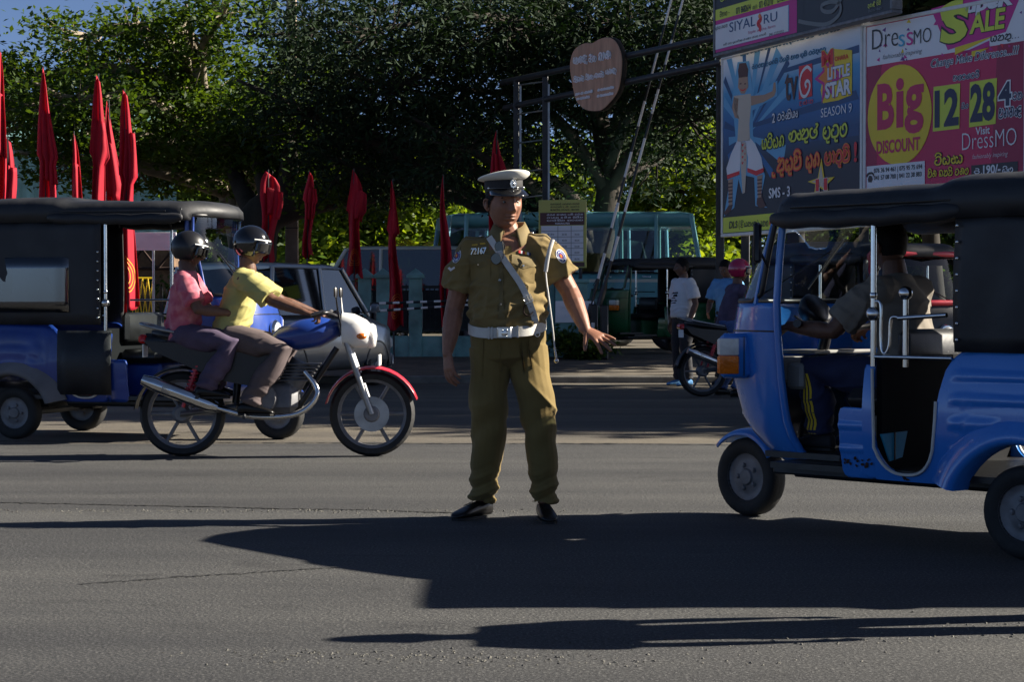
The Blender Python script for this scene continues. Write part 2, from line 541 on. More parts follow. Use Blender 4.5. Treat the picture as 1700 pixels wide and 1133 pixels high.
# ------------------------------------------------------------------ shared materials
M = {}
def asphalt(name, lo, mid, hi, dust):
    m = bpy.data.materials.new(name); m.use_nodes = True; t = m.node_tree; b = t.nodes['Principled BSDF']
    tc = t.nodes.new('ShaderNodeTexCoord')
    def noise(sc, det=3, stretch=None, rough=.5):
        n = t.nodes.new('ShaderNodeTexNoise'); n.inputs['Scale'].default_value = sc; n.inputs['Detail'].default_value = det; n.inputs['Roughness'].default_value = rough
        if stretch:
            mp = t.nodes.new('ShaderNodeMapping'); mp.inputs['Scale'].default_value = stretch
            t.links.new(tc.outputs['Object'], mp.inputs[0]); t.links.new(mp.outputs[0], n.inputs[0])
        else: t.links.new(tc.outputs['Object'], n.inputs[0])
        return n
    fine = noise(85, 4, None, .7)
    r = t.nodes.new('ShaderNodeValToRGB')
    e = r.color_ramp.elements
    e[0].position = .36; e[0].color = (*lo, 1); e[1].position = .68; e[1].color = (*hi, 1)
    q = e.new(.52); q.color = (*mid, 1)
    t.links.new(fine.outputs['Fac'], r.inputs[0])
    big = noise(.55, 5, (.5, 1.6, 1), .6)
    r2 = t.nodes.new('ShaderNodeValToRGB'); r2.color_ramp.elements[0].position = .3; r2.color_ramp.elements[1].position = .72
    r2.color_ramp.elements[0].color = (.62, .62, .64, 1); r2.color_ramp.elements[1].color = (*dust, 1)
    t.links.new(big.outputs['Fac'], r2.inputs[0])
    mx = t.nodes.new('ShaderNodeMixRGB'); mx.blend_type = 'MULTIPLY'; mx.inputs[0].default_value = 1
    t.links.new(r.outputs[0], mx.inputs[1]); t.links.new(r2.outputs[0], mx.inputs[2])
    # oil spots and worn patches
    sp = noise(2.3, 6, (.7, 1.5, 1), .62)
    r3 = t.nodes.new('ShaderNodeValToRGB'); r3.color_ramp.elements[0].position = .30; r3.color_ramp.elements[1].position = .42
    r3.color_ramp.elements[0].color = (.62, .62, .63, 1); r3.color_ramp.elements[1].color = (1, 1, 1, 1)
    t.links.new(sp.outputs['Fac'], r3.inputs[0])
    m2 = t.nodes.new('ShaderNodeMixRGB'); m2.blend_type = 'MULTIPLY'; m2.inputs[0].default_value = 1
    t.links.new(mx.outputs[0], m2.inputs[1]); t.links.new(r3.outputs[0], m2.inputs[2])
    # polished tyre lanes and dusty streaks along the direction of travel
    ln_ = noise(1.0, 4, (.035, 1.5, 1), .55)
    r4 = t.nodes.new('ShaderNodeValToRGB'); r4.color_ramp.elements[0].position = .38; r4.color_ramp.elements[1].position = .62
    r4.color_ramp.elements[0].color = (.74, .74, .75, 1); r4.color_ramp.elements[1].color = (1.14, 1.13, 1.1, 1)
    t.links.new(ln_.outputs['Fac'], r4.inputs[0])
    m3 = t.nodes.new('ShaderNodeMixRGB'); m3.blend_type = 'MULTIPLY'; m3.inputs[0].default_value = 1
    t.links.new(m2.outputs[0], m3.inputs[1]); t.links.new(r4.outputs[0], m3.inputs[2])
    t.links.new(m3.outputs[0], b.inputs['Base Color'])
    b.inputs['Roughness'].default_value = .82
    bp = t.nodes.new('ShaderNodeBump'); bp.inputs['Strength'].default_value = .55; bp.inputs['Distance'].default_value = .012
    ad = t.nodes.new('ShaderNodeMath'); ad.operation = 'ADD'
    t.links.new(fine.outputs['Fac'], ad.inputs[0])
    mid_n = noise(24, 3)
    t.links.new(mid_n.outputs['Fac'], ad.inputs[1])
    t.links.new(ad.outputs[0], bp.inputs['Height']); t.links.new(bp.outputs[0], b.inputs['Normal'])
    return m
M['asphalt'] = asphalt('asphalt', (.014, .0148, .0162), (.037, .038, .040), (.16, .16, .158), (1.25, 1.22, 1.15))
M['asphalt_edge'] = asphalt('dusty_asphalt', (.062, .056, .047), (.115, .102, .082), (.21, .19, .155), (1.2, 1.15, 1.05))
M['earth'] = mat('packed_earth', (.085, .07, .05), .95, var=.4, scale=3, bump=.6, bscale=30)
M['ground'] = mat('far_ground', (.06, .055, .04), .95, var=.3, scale=1)
M['kerb'] = mat('kerb_concrete', (.17, .16, .14), .9, var=.3, scale=5, bump=.4)
M['crack'] = mat('crack_tar', (.018, .018, .018), .9, var=.4, scale=20)
M['black_canvas'] = mat('black_canvas', (.016, .017, .020), .55, var=.35, scale=5, bump=.25, bscale=14, spec=.45, rvar=.1)
M['black_vinyl'] = mat('black_vinyl', (.012, .012, .013), .4, var=.3, scale=8, bump=.15, bscale=20)
M['black_paint'] = mat('black_paint', (.012, .012, .014), .35, var=.2)
M['rubber'] = mat('rubber', (.014, .014, .014), .75, var=.3, scale=12, bump=.3, bscale=40)
M['chrome'] = mat('chrome', (.62, .62, .62), .16, 1.0, var=.08, scale=20)
M['steel'] = mat('galvanised_steel', (.34, .35, .36), .42, .9, var=.2, scale=10)
M['dark_steel'] = mat('dark_steel', (.035, .037, .042), .5, .3, var=.3, scale=8)
M['rim_grey'] = mat('rim_grey', (.16, .16, .17), .5, .3, var=.25, scale=14)
M['blue_paint'] = mat('blue_paint', (.026, .175, .58), .24, var=.16, scale=3.5, col2=(.036, .205, .63), coat=.6, rvar=.08, bump=.10, bscale=4.5)
M['dark_blue_paint'] = mat('dark_blue_paint', (.012, .045, .25), .35, var=.2, scale=3, coat=.4)
M['green_paint'] = mat('green_paint', (.008, .085, .03), .35, var=.2, scale=3, coat=.4)
M['fender_grey'] = mat('fender_grey', (.13, .13, .14), .6, var=.25, scale=5)
M['rust'] = mat('rust', (.03, .013, .008), .9, var=.4, scale=30)
M['glass'] = glass_mat('clear_glass', (.72, .8, .8), .3)
M['glass_dark'] = glass_mat('tinted_glass', (.10, .13, .14), .5)
M['plastic_window'] = glass_mat('cloudy_plastic', (.16, .2, .25), .9, .12)
M['orange_lens'] = mat('orange_lens', (.75, .17, .01), .22, var=.2, scale=25, bump=.4, bscale=90, coat=.5)
M['white_lens'] = mat('white_lens', (.75, .75, .72), .2, var=.1, scale=25, bump=.4, bscale=90, coat=.5)
M['red_lens'] = mat('red_lens', (.5, .01, .01), .2, var=.1, coat=.5)
M['grey_plastic'] = mat('grey_plastic', (.20, .20, .19), .5, var=.15, scale=6)
M['cyan_far_light'] = mat('cyan_far_light', (.03, .35, .55), .5, var=.1)
M['white_paint'] = mat('white_paint', (.72, .72, .70), .4, var=.1, scale=6)
M['khaki'] = mat('khaki_cloth', (.205, .147, .057), .85, var=.10, scale=9, bump=.18, bscale=420, sheen=.1, spec=.2)
M['khaki_trousers'] = mat('khaki_twill', (.175, .124, .042), .85, var=.12, scale=7, bump=.18, bscale=420, sheen=.1, spec=.2)
M['khaki_trim'] = mat('khaki_trim', (.175, .13, .052), .85, var=.1, scale=12, bump=.15, bscale=420)
M['skin'] = mat('brown_skin', (.27, .125, .078), .5, var=.14, scale=30, bump=.08, bscale=220, spec=.35)
M['skin_dark'] = mat('dark_brown_skin', (.13, .065, .042), .5, var=.14, scale=30, spec=.35)
M['lips'] = mat('lips', (.36, .06, .06), .42, var=.1, scale=40)
M['mouth'] = mat('mouth_nostril_shade', (.05, .018, .016), .6, var=.1)  # dark of the mouth line and nostrils: shade painted as colour
M['hair'] = mat('black_hair', (.008, .007, .007), .7, var=.3, scale=80, bump=.2, bscale=150, spec=.15)
M['eye_white'] = mat('eye_white', (.2, .18, .16), .25, var=.05)
M['iris'] = mat('iris', (.02, .012, .008), .15, var=.05)
M['white_cloth'] = mat('white_cloth', (.62, .62, .64), .85, var=.06, scale=9, bump=.1, bscale=300)
M['white_strap'] = mat('white_strap', (.60, .58, .53), .6, var=.1, scale=20, bump=.1, bscale=200)
M['cap_white'] = mat('cap_white', (.78, .76, .68), .7, var=.05, scale=8, bump=.05, bscale=400)
M['cap_band'] = mat('cap_band', (.02, .019, .02), .8, var=.2, scale=30)
M['patent'] = mat('patent_black', (.008, .008, .009), .12, var=.1, coat=.8)
M['shoe'] = mat('shoe_leather', (.008, .0075, .0075), .3, var=.2, scale=10, spec=.3)
M['silver'] = mat('silver_metal', (.72, .72, .70), .25, 1.0, var=.08, scale=30)
M['navy'] = mat('navy_cloth', (.015, .02, .06), .85, var=.2, scale=10)
M['patch_white'] = mat('patch_white', (.7, .7, .72), .8, var=.05)
M['patch_navy'] = mat('patch_navy', (.03, .05, .22), .8, var=.05)
M['patch_red'] = mat('patch_red', (.6, .03, .03), .8, var=.05)
M['patch_gold'] = mat('patch_gold', (.75, .45, .05), .7, var=.05)
M['light_blue_cloth'] = mat('light_blue_cloth', (.10, .28, .55), .85, var=.1, scale=9)
M['yellow_cloth'] = mat('pale_yellow_cloth', (.42, .38, .13), .85, var=.1, scale=9, bump=.1, bscale=300)
M['pink_cloth'] = mat('pink_cloth', (.42, .05, .10), .85, var=.3, scale=14, col2=(.60, .22, .25))
M['grey_cloth'] = mat('grey_cloth', (.19, .165, .135), .9, var=.12, scale=9)
M['dark_cloth'] = mat('dark_cloth', (.02, .02, .024), .85, var=.25, scale=9)
M['mauve_cloth'] = mat('mauve_cloth', (.07, .05, .09), .85, var=.25, scale=9)
M['denim'] = mat('denim', (.05, .09, .22), .9, var=.2, scale=40)
M['brown_cloth'] = mat('brown_trousers', (.10, .075, .075), .9, var=.15, scale=9)
M['red_cloth'] = mat('red_cloth', (.47, .004, .026), .75, var=.12, scale=4, bump=.1, bscale=200)
M['stripe_yellow'] = mat('stripe_yellow', (.62, .42, .02), .8, var=.1)
M['helmet_pink'] = mat('helmet_pink', (.42, .015, .07), .2, var=.1, coat=.8)
M['teal_wall'] = mat('teal_wall', (.17, .34, .32), .85, var=.3, scale=4, bump=.3, bscale=20)
M['iron'] = mat('iron_bars', (.025, .03, .03), .6, .3, var=.3)
M['concrete'] = mat('pole_concrete', (.36, .27, .20), .9, var=.25, scale=4, bump=.3, bscale=25)
M['bark'] = mat('bark', (.030, .024, .018), .95, var=.45, scale=4, bump=.9, bscale=14, stretch=(1, 1, .25))
M['bark_pale'] = mat('pale_bark', (.20, .165, .12), .95, var=.35, scale=4, bump=.8, bscale=14, stretch=(1, 1, .25))

# ------------------------------------------------------------------ ground
def sheet_obj(name, x0, x1, ys, m, zf, nx=2):
    g = [[(x, y, zf(y)) for x in np.linspace(x0, x1, nx)] for y in ys]
    o = MB().sheet(g).build(name, m, smooth=0, fixn=False)
    return tag(o, kind='structure')
sheet_obj('ground', -700, 700, [-200, 1500], M['ground'], lambda y: -.06)
sheet_obj('road', -120, 120, [-30, 15.9], M['asphalt'], lambda y: 0)
sheet_obj('road_shoulder', -120, 120, [15.9, 28.1], M['asphalt_edge'], lambda y: .0)
tag(MB().box((0, 28.2, .03), (240, .2, .14), bev=.02).build('kerb', M['kerb']), kind='structure')
sheet_obj('pavement', -120, 120, [28.3, 30, 32, 34, 60, 160], M['earth'], lambda y: gz(y) + .0)

def strip(name, px0, py0, px1, py1, wpx, seed, n=120):
    """a ragged crack lying on the road between two photo points"""
    rg = np.random.default_rng(seed)
    def gp(px, py):
        Y = FPX * CAMH / (py - HOR); return V((px - 850) * Y / FPX, Y, .004)
    t = np.linspace(0, 1, n); jy = np.cumsum(rg.normal(0, 1, n)); jy -= np.linspace(jy[0], jy[-1], n)
    a = []; b = []
    for i in range(n):
        p = gp(px0 + (px1 - px0) * t[i], py0 + (py1 - py0) * t[i])
        wd = wpx * (.25 + abs(rg.normal(0, .7))); p[1] += jy[i] * .006
        a.append(p + V(0, wd / 2, 0)); b.append(p - V(0, wd / 2, 0))
    o = MB().sheet([a, b]).build(name, M['crack'], smooth=0, fixn=False)
    return tag(o, kind='structure')
strip('road_crack', 0, 836, 760, 853, .05, 1, 260)
strip('road_crack', 130, 972, 560, 944, .022, 2, 160)
strip('road_joint', -300, 732, 2400, 744, .06, 3, 420)

def loose_stones(name, spots, seed):
    """scabbed patch: loose chips of aggregate lying on the tar"""
    rg = np.random.default_rng(seed); mb = MB()
    for px, py, sx, sy, n in spots:
        Y = FPX * CAMH / (py - HOR); cx = (px - 850) * Y / FPX
        for _ in range(n):
            x, y = cx + rg.normal(0, sx), Y + rg.normal(0, sy); r = rg.uniform(.003, .008)
            a = rg.uniform(0, 6.28, 5); a.sort()
            base = [(x + r * cos(q), y + r * sin(q), .001) for q in a]
            mb.add(base + [(x + rg.normal(0, r * .2), y + rg.normal(0, r * .2), r * .8)], [(i, (i + 1) % 5, 5) for i in range(5)])
    return tag(mb.build(name, mat('stone_chips', (.12, .115, .10), .9, var=.5, scale=60), smooth=0), kind='stuff')
loose_stones('loose_chippings', [(760, 1095, .3, .06, 140), (480, 1088, .2, .05, 60), (1250, 1070, .3, .10, 90), (1640, 1050, .25, .15, 90), (380, 850, 1.2, .05, 500), (900, 1104, .5, .05, 70)], 5)
M['red_trim'] = mat('red_trim', (.5, .02, .04), .4, var=.1, coat=.3)

def add_translucency(m, col, f):
    t = m.node_tree; o = t.nodes['Material Output']; b = t.nodes['Principled BSDF']
    tl = t.nodes.new('ShaderNodeBsdfTranslucent'); tl.inputs[0].default_value = (*col, 1); mx = t.nodes.new('ShaderNodeMixShader'); mx.inputs[0].default_value = f
    t.links.new(b.outputs[0], mx.inputs[1]); t.links.new(tl.outputs[0], mx.inputs[2]); t.links.new(mx.outputs[0], o.inputs[0])
add_translucency(M['red_cloth'], (.65, .01, .03), .35)
M['dark_board'] = mat('dark_board', (.006, .0065, .008), .8, var=.2, spec=.15)
# ------------------------------------------------------------------ people
def Rm(yaw=0, pitch=0, roll=0):
    """head frame: +y is the way the face looks; yaw about z, pitch about x (down negative), roll about y"""
    return (Matrix.Rotation(yaw, 3, 'Z') @ Matrix.Rotation(roll, 3, 'Y') @ Matrix.Rotation(pitch, 3, 'X'))


def g2(x, s): return np.exp(-(x / s) ** 2)


def head_geo(nu=72, nv=64, fat=0.0):
    """face looking along +y, eyes at z=0, chin -0.112, crown +0.118; returns verts, faces, per-face material (1 = lips)"""
    th = np.linspace(0, 2 * pi, nu, endpoint=False); th = th + .55 * np.sin(th) * -.5   # crowd columns to the front
    ph = np.linspace(-pi / 2 + .03, pi / 2 - .03, nv)
    T, F = np.meshgrid(th, ph)
    dx, dy, dz = np.sin(T) * np.cos(F), np.cos(T) * np.cos(F), np.sin(F)
    x, y, z = .0765 * dx, .096 * dy, .116 * dz
    # skull widens at the back, jaw narrows below
    low = np.clip((-.02 - z) / .095, 0, 1)
    x *= 1 - low ** 1.6 * (.28 - fat)
    y = np.where(dy > 0, y * (1 - .10 * low), y * (1 - .42 * low))
    x *= 1 + .10 * np.clip(-dy, 0, 1) * np.clip((z + .02) / .06, 0, 1)
    y += np.where(dy < 0, -.008 * np.clip((z + .02) / .06, 0, 1) * (-dy), 0)
    fr = np.clip(dy * 1.6, 0, 1)
    ax = np.abs(x)
    y -= fr * .006 * np.clip((z - .03) / .08, 0, 1)                       # forehead slopes back
    prof = np.interp(z, [-.056, -.046, -.038, -.030, -.01, .012, .024, .03], [0, .006, .025, .032, .020, .010, .004, 0])
    y += fr * g2(x, .0105 + .005 * g2(z + .034, .012)) * prof            # nose
    y += fr * .008 * g2(ax - .013, .007) * g2(z + .038, .008)            # nostril wings
    y += fr * .006 * g2(z - .024, .009) * g2(ax - .026, .026)            # brow
    y -= fr * .0115 * g2(ax - .032, .016) * g2(z - .003, .0125)           # sockets
    y += fr * .006 * g2(ax - .045, .018) * g2(z + .02, .02)              # cheeks
    y += fr * (.010 * g2(z + .059, .0055) + .011 * g2(z + .0715, .006)) * g2(x, .021)   # lips
    y -= fr * .0065 * g2(z + .0652, .0026) * g2(x, .024)
    y -= fr * .004 * g2(z + .083, .007) * g2(x, .022)
    y += fr * .013 * g2(z + .100, .014) * g2(x, .024)                     # chin
    y -= fr * .0025 * g2(ax - .026 - (-.05 - z) * .25, .006) * g2(z + .05, .022)   # folds beside the mouth
    v = np.stack([x, y, z], 2).reshape(-1, 3)
    f = []; mi = []
    for i in range(nv - 1):
        for j in range(nu):
            k = (j + 1) % nu
            q = (i * nu + j, i * nu + k, (i + 1) * nu + k, (i + 1) * nu + j)
            c = v[list(q)].mean(0); f.append(q)
            mi.append(2 if (c[1] > .05 and abs(c[0]) < .024 and abs(c[2] + .0652 - .04 * abs(c[0]) * abs(c[0]) * 40) < .0021) or (c[1] > .08 and abs(abs(c[0]) - .0075) < .004 and abs(c[2] + .0425) < .0028) else 1 if (c[1] > .05 and abs(c[0]) < .026 * (1 - .35 * abs(c[2] + .066) / .012) and -.080 < c[2] < -.053) else 0)
    f.append(tuple(range(nu))[::-1]); mi.append(0)
    f.append(tuple(range((nv - 1) * nu, nv * nu))); mi.append(0)
    return v, f, mi


def ear_geo(mb, sx, tf, mi=0):
    c = V(sx * .077, -.012, -.010); E = .86
    pts = [c + E * V(sx * .002, .010, .026), c + E * V(sx * .012, -.004, .031), c + E * V(sx * .016, -.018, .016), c + E * V(sx * .012, -.014, -.008), c + E * V(sx * .004, .004, -.027), c + E * V(0, .010, -.016)]
    mb.tube([tf(p) for p in spline(pts, 4)], .0055, 6, mi, round_end=True)
    mb.ell(tf(c + V(sx * .005, -.004, 0)), (.012, .018, .026), 10, 6, mi)


HAND_OPEN = dict(spread=[-.34, -.12, .10, .34], curl=[.10, .08, .10, .14], thumb=.9)


def hand_geo(mb, wrist, d, back, k=1.0, thumb_side=1, spread=(-.16, -.05, .05, .16), curl=(.35, .38, .42, .48), tcurl=.25, tspread=.7, n=7):
    """palm + five bent fingers.  d: where the fingers point, back: normal of the back of the hand; thumb_side * (d x back) is the thumb side"""
    d = nrm(d); b = nrm(np.asarray(back, float) - d * np.dot(back, d)); s = np.cross(d, b) * thumb_side
    wrist = np.asarray(wrist, float)
    # palm
    rings = []
    for t, wd, th in ((-.03, .027, .021), (0, .028, .019), (.03, .036, .017), (.06, .041, .0155), (.085, .041, .0135), (.094, .036, .010)):
        ang = np.arange(14) * 2 * pi / 14
        rings.append(wrist + d * t * k + np.outer(np.cos(ang) * wd * k, s) + np.outer(np.sin(ang) * th * k, b))
    mb.loft(rings)
    L = ((.044, .026, .021), (.048, .030, .022), (.045, .028, .022), (.035, .021, .020))
    for i in range(4):
        off = (.030, .0105, -.0095, -.029)[i]; base = wrist + d * (.086 - .006 * abs(i - 1.2)) * k + s * off * k
        a = spread[3 - i] if False else spread[i]
        dd = nrm(d * cos(a) + s * -sin(a)); c = curl[i]; p = [base - dd * .022 * k, base]; q = base; bend = c * .55
        for j in range(3):
            dirj = nrm(dd * cos(bend) - b * sin(bend)); q = q + dirj * L[i][j] * k; p.append(q); bend += c * 1.1
        r0 = (.0108, .0110, .0106, .0095)[i] * k
        mb.tube(p, [r0 * 1.05, r0 * 1.1, r0, r0 * .92, r0 * .78], n, round_end=True)
    tb = wrist + d * .022 * k + s * .022 * k - b * .004 * k
    td = nrm(d * cos(tspread) + s * sin(tspread) - b * .25); p = [tb, tb + td * .036 * k]; q = p[-1]; bend = tcurl
    for l in (.032, .026):
        dirj = nrm(td * cos(bend) + (d * .7 - b * .5) * sin(bend)); q = q + dirj * l * k; p.append(q); bend += tcurl
    mb.tube(p, [.0165 * k, .0145 * k, .0122 * k, .0100 * k], n, round_end=True)


def person(name, label, J, C, loc=(0, 0, 0), rz=0.0, vox=.008, head=(0, 0, 0), k=1.0, hair='short', group=None, hands=None, fat=0.0,
           sleeve=.72, torso=None, face=True, sh_r=(.083, .088), shoes='shoe', fold=1.0, leg_r=None, cat='person', waist=(.165, .125), vneck=None, hk=1.0, ak=1.0):
    """J: joints in the figure's own frame (x = towards image right, -y = towards the viewer when facing us)."""
    J = {a: V(*b) * k for a, b in J.items()}
    root = thing(name, label, cat, loc, rz, group)
    H = Rm(*head); Hm = np.array(H); hc = J['head']
    tf = lambda p: hc + (Hm @ (np.asarray(p, float) * V(1, 1, 1.05))) * (k * hk)
    # ---- body: one surface
    b = MB()
    side = nrm(J['sh_b'] - J['sh_a'])
    nb = tf((0, -.03, -.06))
    b.tube([J['neck'] - V(0, 0, .05 * k), J['neck'], nb * .6 + J['neck'] * .4, nb], [(.082 if vneck else .062) * k, .064 * k, .058 * k, .052 * k], 14, side=side); vn = 1.0 if vneck else .72
    b.tube([J['chest'] + V(0, 0, .02), J['neck'] * .7 + J['chest'] * .3 + V(0, -.02 * k, 0), J['neck'] + V(0, -.012 * k, .0)], [.16 * k * vn, .125 * k * vn, .07 * k * vn], 14, ry=[.10 * k * vn, .085 * k * vn, .055 * k * vn], side=side)
    b.tube([J['pel'], J['pel'] * .5 + J['chest'] * .5, J['chest'], J['neck']], [.13 * k, .125 * k, .14 * k, .05 * k], 12, ry=[.09 * k, .09 * k, .10 * k, .045 * k], side=side)
    for s in 'ab':
        sh, el, wr = J['sh_' + s], J['el_' + s], J['wr_' + s]
        fa = wr - el
        b.tube([J['neck'] * .3 + sh * .7 - V(0, 0, .035 * k), sh - V(0, 0, .008 * k), sh * .5 + el * .5, el, el + fa * .3, el + fa * .7, wr, wr + nrm(fa) * .02], np.array([.035, .052, .050, .043, .045, .036, .027 / ak, .022 / ak]) * k * ak, 12)
        hp = (hands or {}).get(s, {})
        hand_geo(b, wr, hp.get('d', fa), hp.get('back', V(-1 if s == 'a' else 1, -.25, 0)), k, hp.get('side', 1 if s == 'a' else -1), **hp.get('kw', {}))
        hp_, kn, an = J['hip_' + s], J['kn_' + s], J['an_' + s]
        b.tube([hp_, kn, an], np.array([.07, .045, .032]) * k, 10)
    me = remesh(b, max(vox * .5, .0038) if vox < .006 else vox * .8, 3)
    bm = bmesh.new(); bm.from_mesh(me)
    hv, hf, hm = head_geo(*((96, 120) if vox < .006 else (48, 44)), fat=fat)
    vs = [bm.verts.new(tuple(tf(p))) for p in hv]
    for q, m_ in zip(hf, hm):
        f_ = bm.faces.new([vs[i] for i in q]); f_.material_index = m_
    eb = MB()
    for sx in (-1, 1): ear_geo(eb, sx, tf)
    ev = np.concatenate(eb.v); vs = [bm.verts.new(tuple(p)) for p in ev]
    for q in eb.f: bm.faces.new([vs[i] for i in q])
    bmesh.ops.recalc_face_normals(bm, faces=bm.faces)
    bm.to_mesh(me); bm.free()
    me.materials.clear(); me.materials.append(C.get('skin', M['skin'])); me.materials.append(M['lips']); me.materials.append(M['mouth'])
    me.polygons.foreach_set('use_smooth', [True] * len(me.polygons))
    me.name = 'body'
    body = bpy.data.objects.new('body', me); COL.objects.link(body); body.parent = root
    if face:
        for sx in (-1, 1):
            e = MB(); c = tf((sx * .0315, .0705, .002))
            e.ell(c, .0118 * k, 12, 8, 0); e.ell(tf((sx * .0315 + .001, .0798, .001)), .0045 * k, 8, 6, 1)
            e.build('eye', [M['eye_white'], M['iris']], root, 180)
        for sx in (-1, 1):
            e = MB(); pts = [(sx * .014, .0885, .019), (sx * .030, .0855, .024), (sx * .048, .073, .019)]
            e.tube([tf(p) for p in spline(pts, 4)], [.002 * k] + [.0042 * k] * 7 + [.0015 * k], 6); e.build('eyebrow', M['hair'], root, 180)
    if hair:
        v = np.array(hv); hb = MB()
        nu, nv = (96, 120) if vox < .006 else (48, 44)
        keep = []
        rg = np.random.default_rng(3)
        hl = {'short': (.062, -.045), 'cap': (.3, -.05)}[hair]
        vv = v.copy()
        up = np.clip((v[:, 2] + .05) / .05, 0, 1)
        nr_ = v / np.linalg.norm(v, axis=1, keepdims=True)
        vv += nr_ * (.004 + .012 * np.clip(v[:, 2] / .1, 0, 1) * (hair == 'short'))[:, None] + rg.normal(0, .0012, v.shape)
        def ok(p):
            line = np.interp(p[1], [-.1, -.02, .03, .06, .09], [hl[1] - .01, hl[1], .01, .045, hl[0]])
            return p[2] > line
        fs = [q for q in hf if len(q) == 4 and all(ok(v[i]) for i in q)]
        fs.append(hf[-1])
        hb.add([tf(p) for p in vv], fs)
        hb.build('hair', M['hair'], root, 180)
    # ---- shirt
    s_ = MB(); p0, p1, p2 = J['pel'], J['chest'], J['neck']
    T = torso or [(-.10, .165, .125), (0, .165, .128), (.35, .160, .13), (.65, .172, .13), (.9, .180, .122), (1.05, .172, .108), (1.17, .145, .092), (1.28, .098, .078), (1.36, .066, .066)]
    def spine(t):
        if t <= 1: return p0 + (p1 - p0) * t
        return p1 + (p2 - p1) * min((t - 1) / .34, 1.0)
    rings_p = [spine(t) if len(r) < 4 else spine(t) + V(*r[2]) * k for t, *r in T]
    s_.tube(rings_p, [r[1] * k for r in T], 24, ry=[r[2] * k for r in T], side=side)
    for s in 'ab':
        sh, el, wr = J['sh_' + s], J['el_' + s], J['wr_' + s]
        a, e = nrm(el - sh), sh + (el - sh) * sleeve
        inn = nrm((p1 * .5 + p2 * .5) - sh)
        path = [sh + inn * .10 * k + V(0, 0, -.02 * k), sh + inn * .03 * k, sh * .5 + e * .5, e, e - a * .002, e - a * .05 * k]
        r = [sh_r[0] * k, sh_r[0] * k * 1.02, sh_r[0] * k * 1.03, sh_r[1] * k, (sh_r[1] - .014) * k, (sh_r[1] - .016) * k]
        if sleeve > 1.1:
            e2 = el + (wr - el) * (sleeve - 1)
            path = [sh + inn * .10 * k, sh, sh * .5 + el * .5, el, el * .5 + e2 * .5, e2]; r = [.082 * k, .080 * k, .066 * k, .055 * k, .05 * k, .045 * k]
        s_.tube(path, r, 16)
    sm = remesh(s_, vox, 4)
    v, nr = mv(sm), mn(sm)
    zz = (v[:, 2] - p0[2]) / k; xx = v[:, 0] / k; yy = v[:, 1] / k
    f1 = np.sin(38 * zz + 22 * xx + 5 * np.sin(9 * xx + 3) + 3 * np.sin(11 * zz))
    f2 = np.sin(-30 * xx + 46 * zz + 4 * np.sin(13 * yy + 5 * zz))
    f3 = np.sin(17 * xx + 3 * np.sin(8 * zz))
    low = np.clip(1 - np.abs(zz - .12) / .2, 0, 1)
    rid = lambda q: (1 - np.abs(q)) ** 2.2
    f4 = np.sin(10 * xx - 17 * zz + 2.2 * np.sin(6 * zz + 8 * xx) + 1.0); f5 = np.sin(12 * xx + 15 * zz + 2.5 * np.sin(7 * xx - 5 * zz) + .4)
    msk = .45 + .55 * np.sin(9 * xx + 4 * zz + 2 * np.sin(7 * zz)) * np.sin(8 * zz - 5 * xx + 1)
    arm = np.clip((np.abs(xx - p0[0] / k) - .17) / .05, 0, 1)
    v += nr * (fold * k * (.0016 * f1 * np.clip(f1, 0, 1) + .0022 * f2 * f3 + .0065 * low * np.clip(f1 * f2, -.2, 1) + .0085 * rid(f4) * msk + .0075 * rid(f5) * (1 - msk) - .003 + .004 * arm * rid(np.sin(30 * zz + 20 * yy))))[:, None]
    setv(sm, v)
    full = bvh_of(sm)
    if vneck:
        vx, vz, sl = vneck
        bm = bmesh.new(); bm.from_mesh(sm)
        dl = [f for f in bm.faces if (lambda c: c.y < p2[1] - .01 and c.z > vz * k and abs(c.x - vx * k) < (c.z - vz * k) * sl + .002)(f.calc_center_median())]
        bmesh.ops.delete(bm, geom=dl, context='FACES'); bm.to_mesh(sm); bm.free()
    shirt = link_mesh('shirt', sm, C['shirt'], root)
    # ---- trousers
    t_ = MB(); LR = leg_r or (.098, .094, .079, .074, .080)
    t_.tube([p0 + V(0, 0, .06) * k, p0 + V(0, 0, .0) * k, (J['hip_a'] + J['hip_b']) / 2 - V(0, 0, .02) * k, (J['hip_a'] + J['hip_b']) / 2 - V(0, 0, .07) * k],
            [waist[0] * k * .985, waist[0] * k, waist[0] * k * .97, .11 * k], 20, ry=[waist[1] * k * .97, waist[1] * k, waist[1] * k * .86, .05 * k], side=side)
    for s in 'ab':
        h_, kn, an = J['hip_' + s], J['kn_' + s], J['an_' + s]
        sh_ = kn - an; e = an + nrm(sh_) * .005
        t_.tube([h_ + nrm(h_ - kn) * .03, h_ * .8 + kn * .2, h_ * .4 + kn * .6, kn, kn * .6 + an * .4, an * .75 + kn * .25, e, e + nrm(sh_) * .002, e + nrm(sh_) * .04],
                np.array([LR[0], LR[0], LR[1], LR[2] * 1.03, LR[2], LR[3], LR[4], LR[4] - .012, LR[4] - .014]) * k, 18)
    tm = remesh(t_, vox, 4)
    v, nr = mv(tm), mn(tm)
    z = v[:, 2] / k; x = v[:, 0] / k; y = v[:, 1] / k
    hem = np.clip(1 - (z - J['an_a'][2] / k) / .22, 0, 1)
    kne = np.exp(-((z - J['kn_a'][2] / k) / .10) ** 2)
    q1 = np.sin(70 * z + 14 * x * np.sin(5 * y + 2) + 2.5 * np.sin(20 * x + 6))
    q2 = np.sin(33 * z - 26 * x + 3 * np.sin(14 * y))
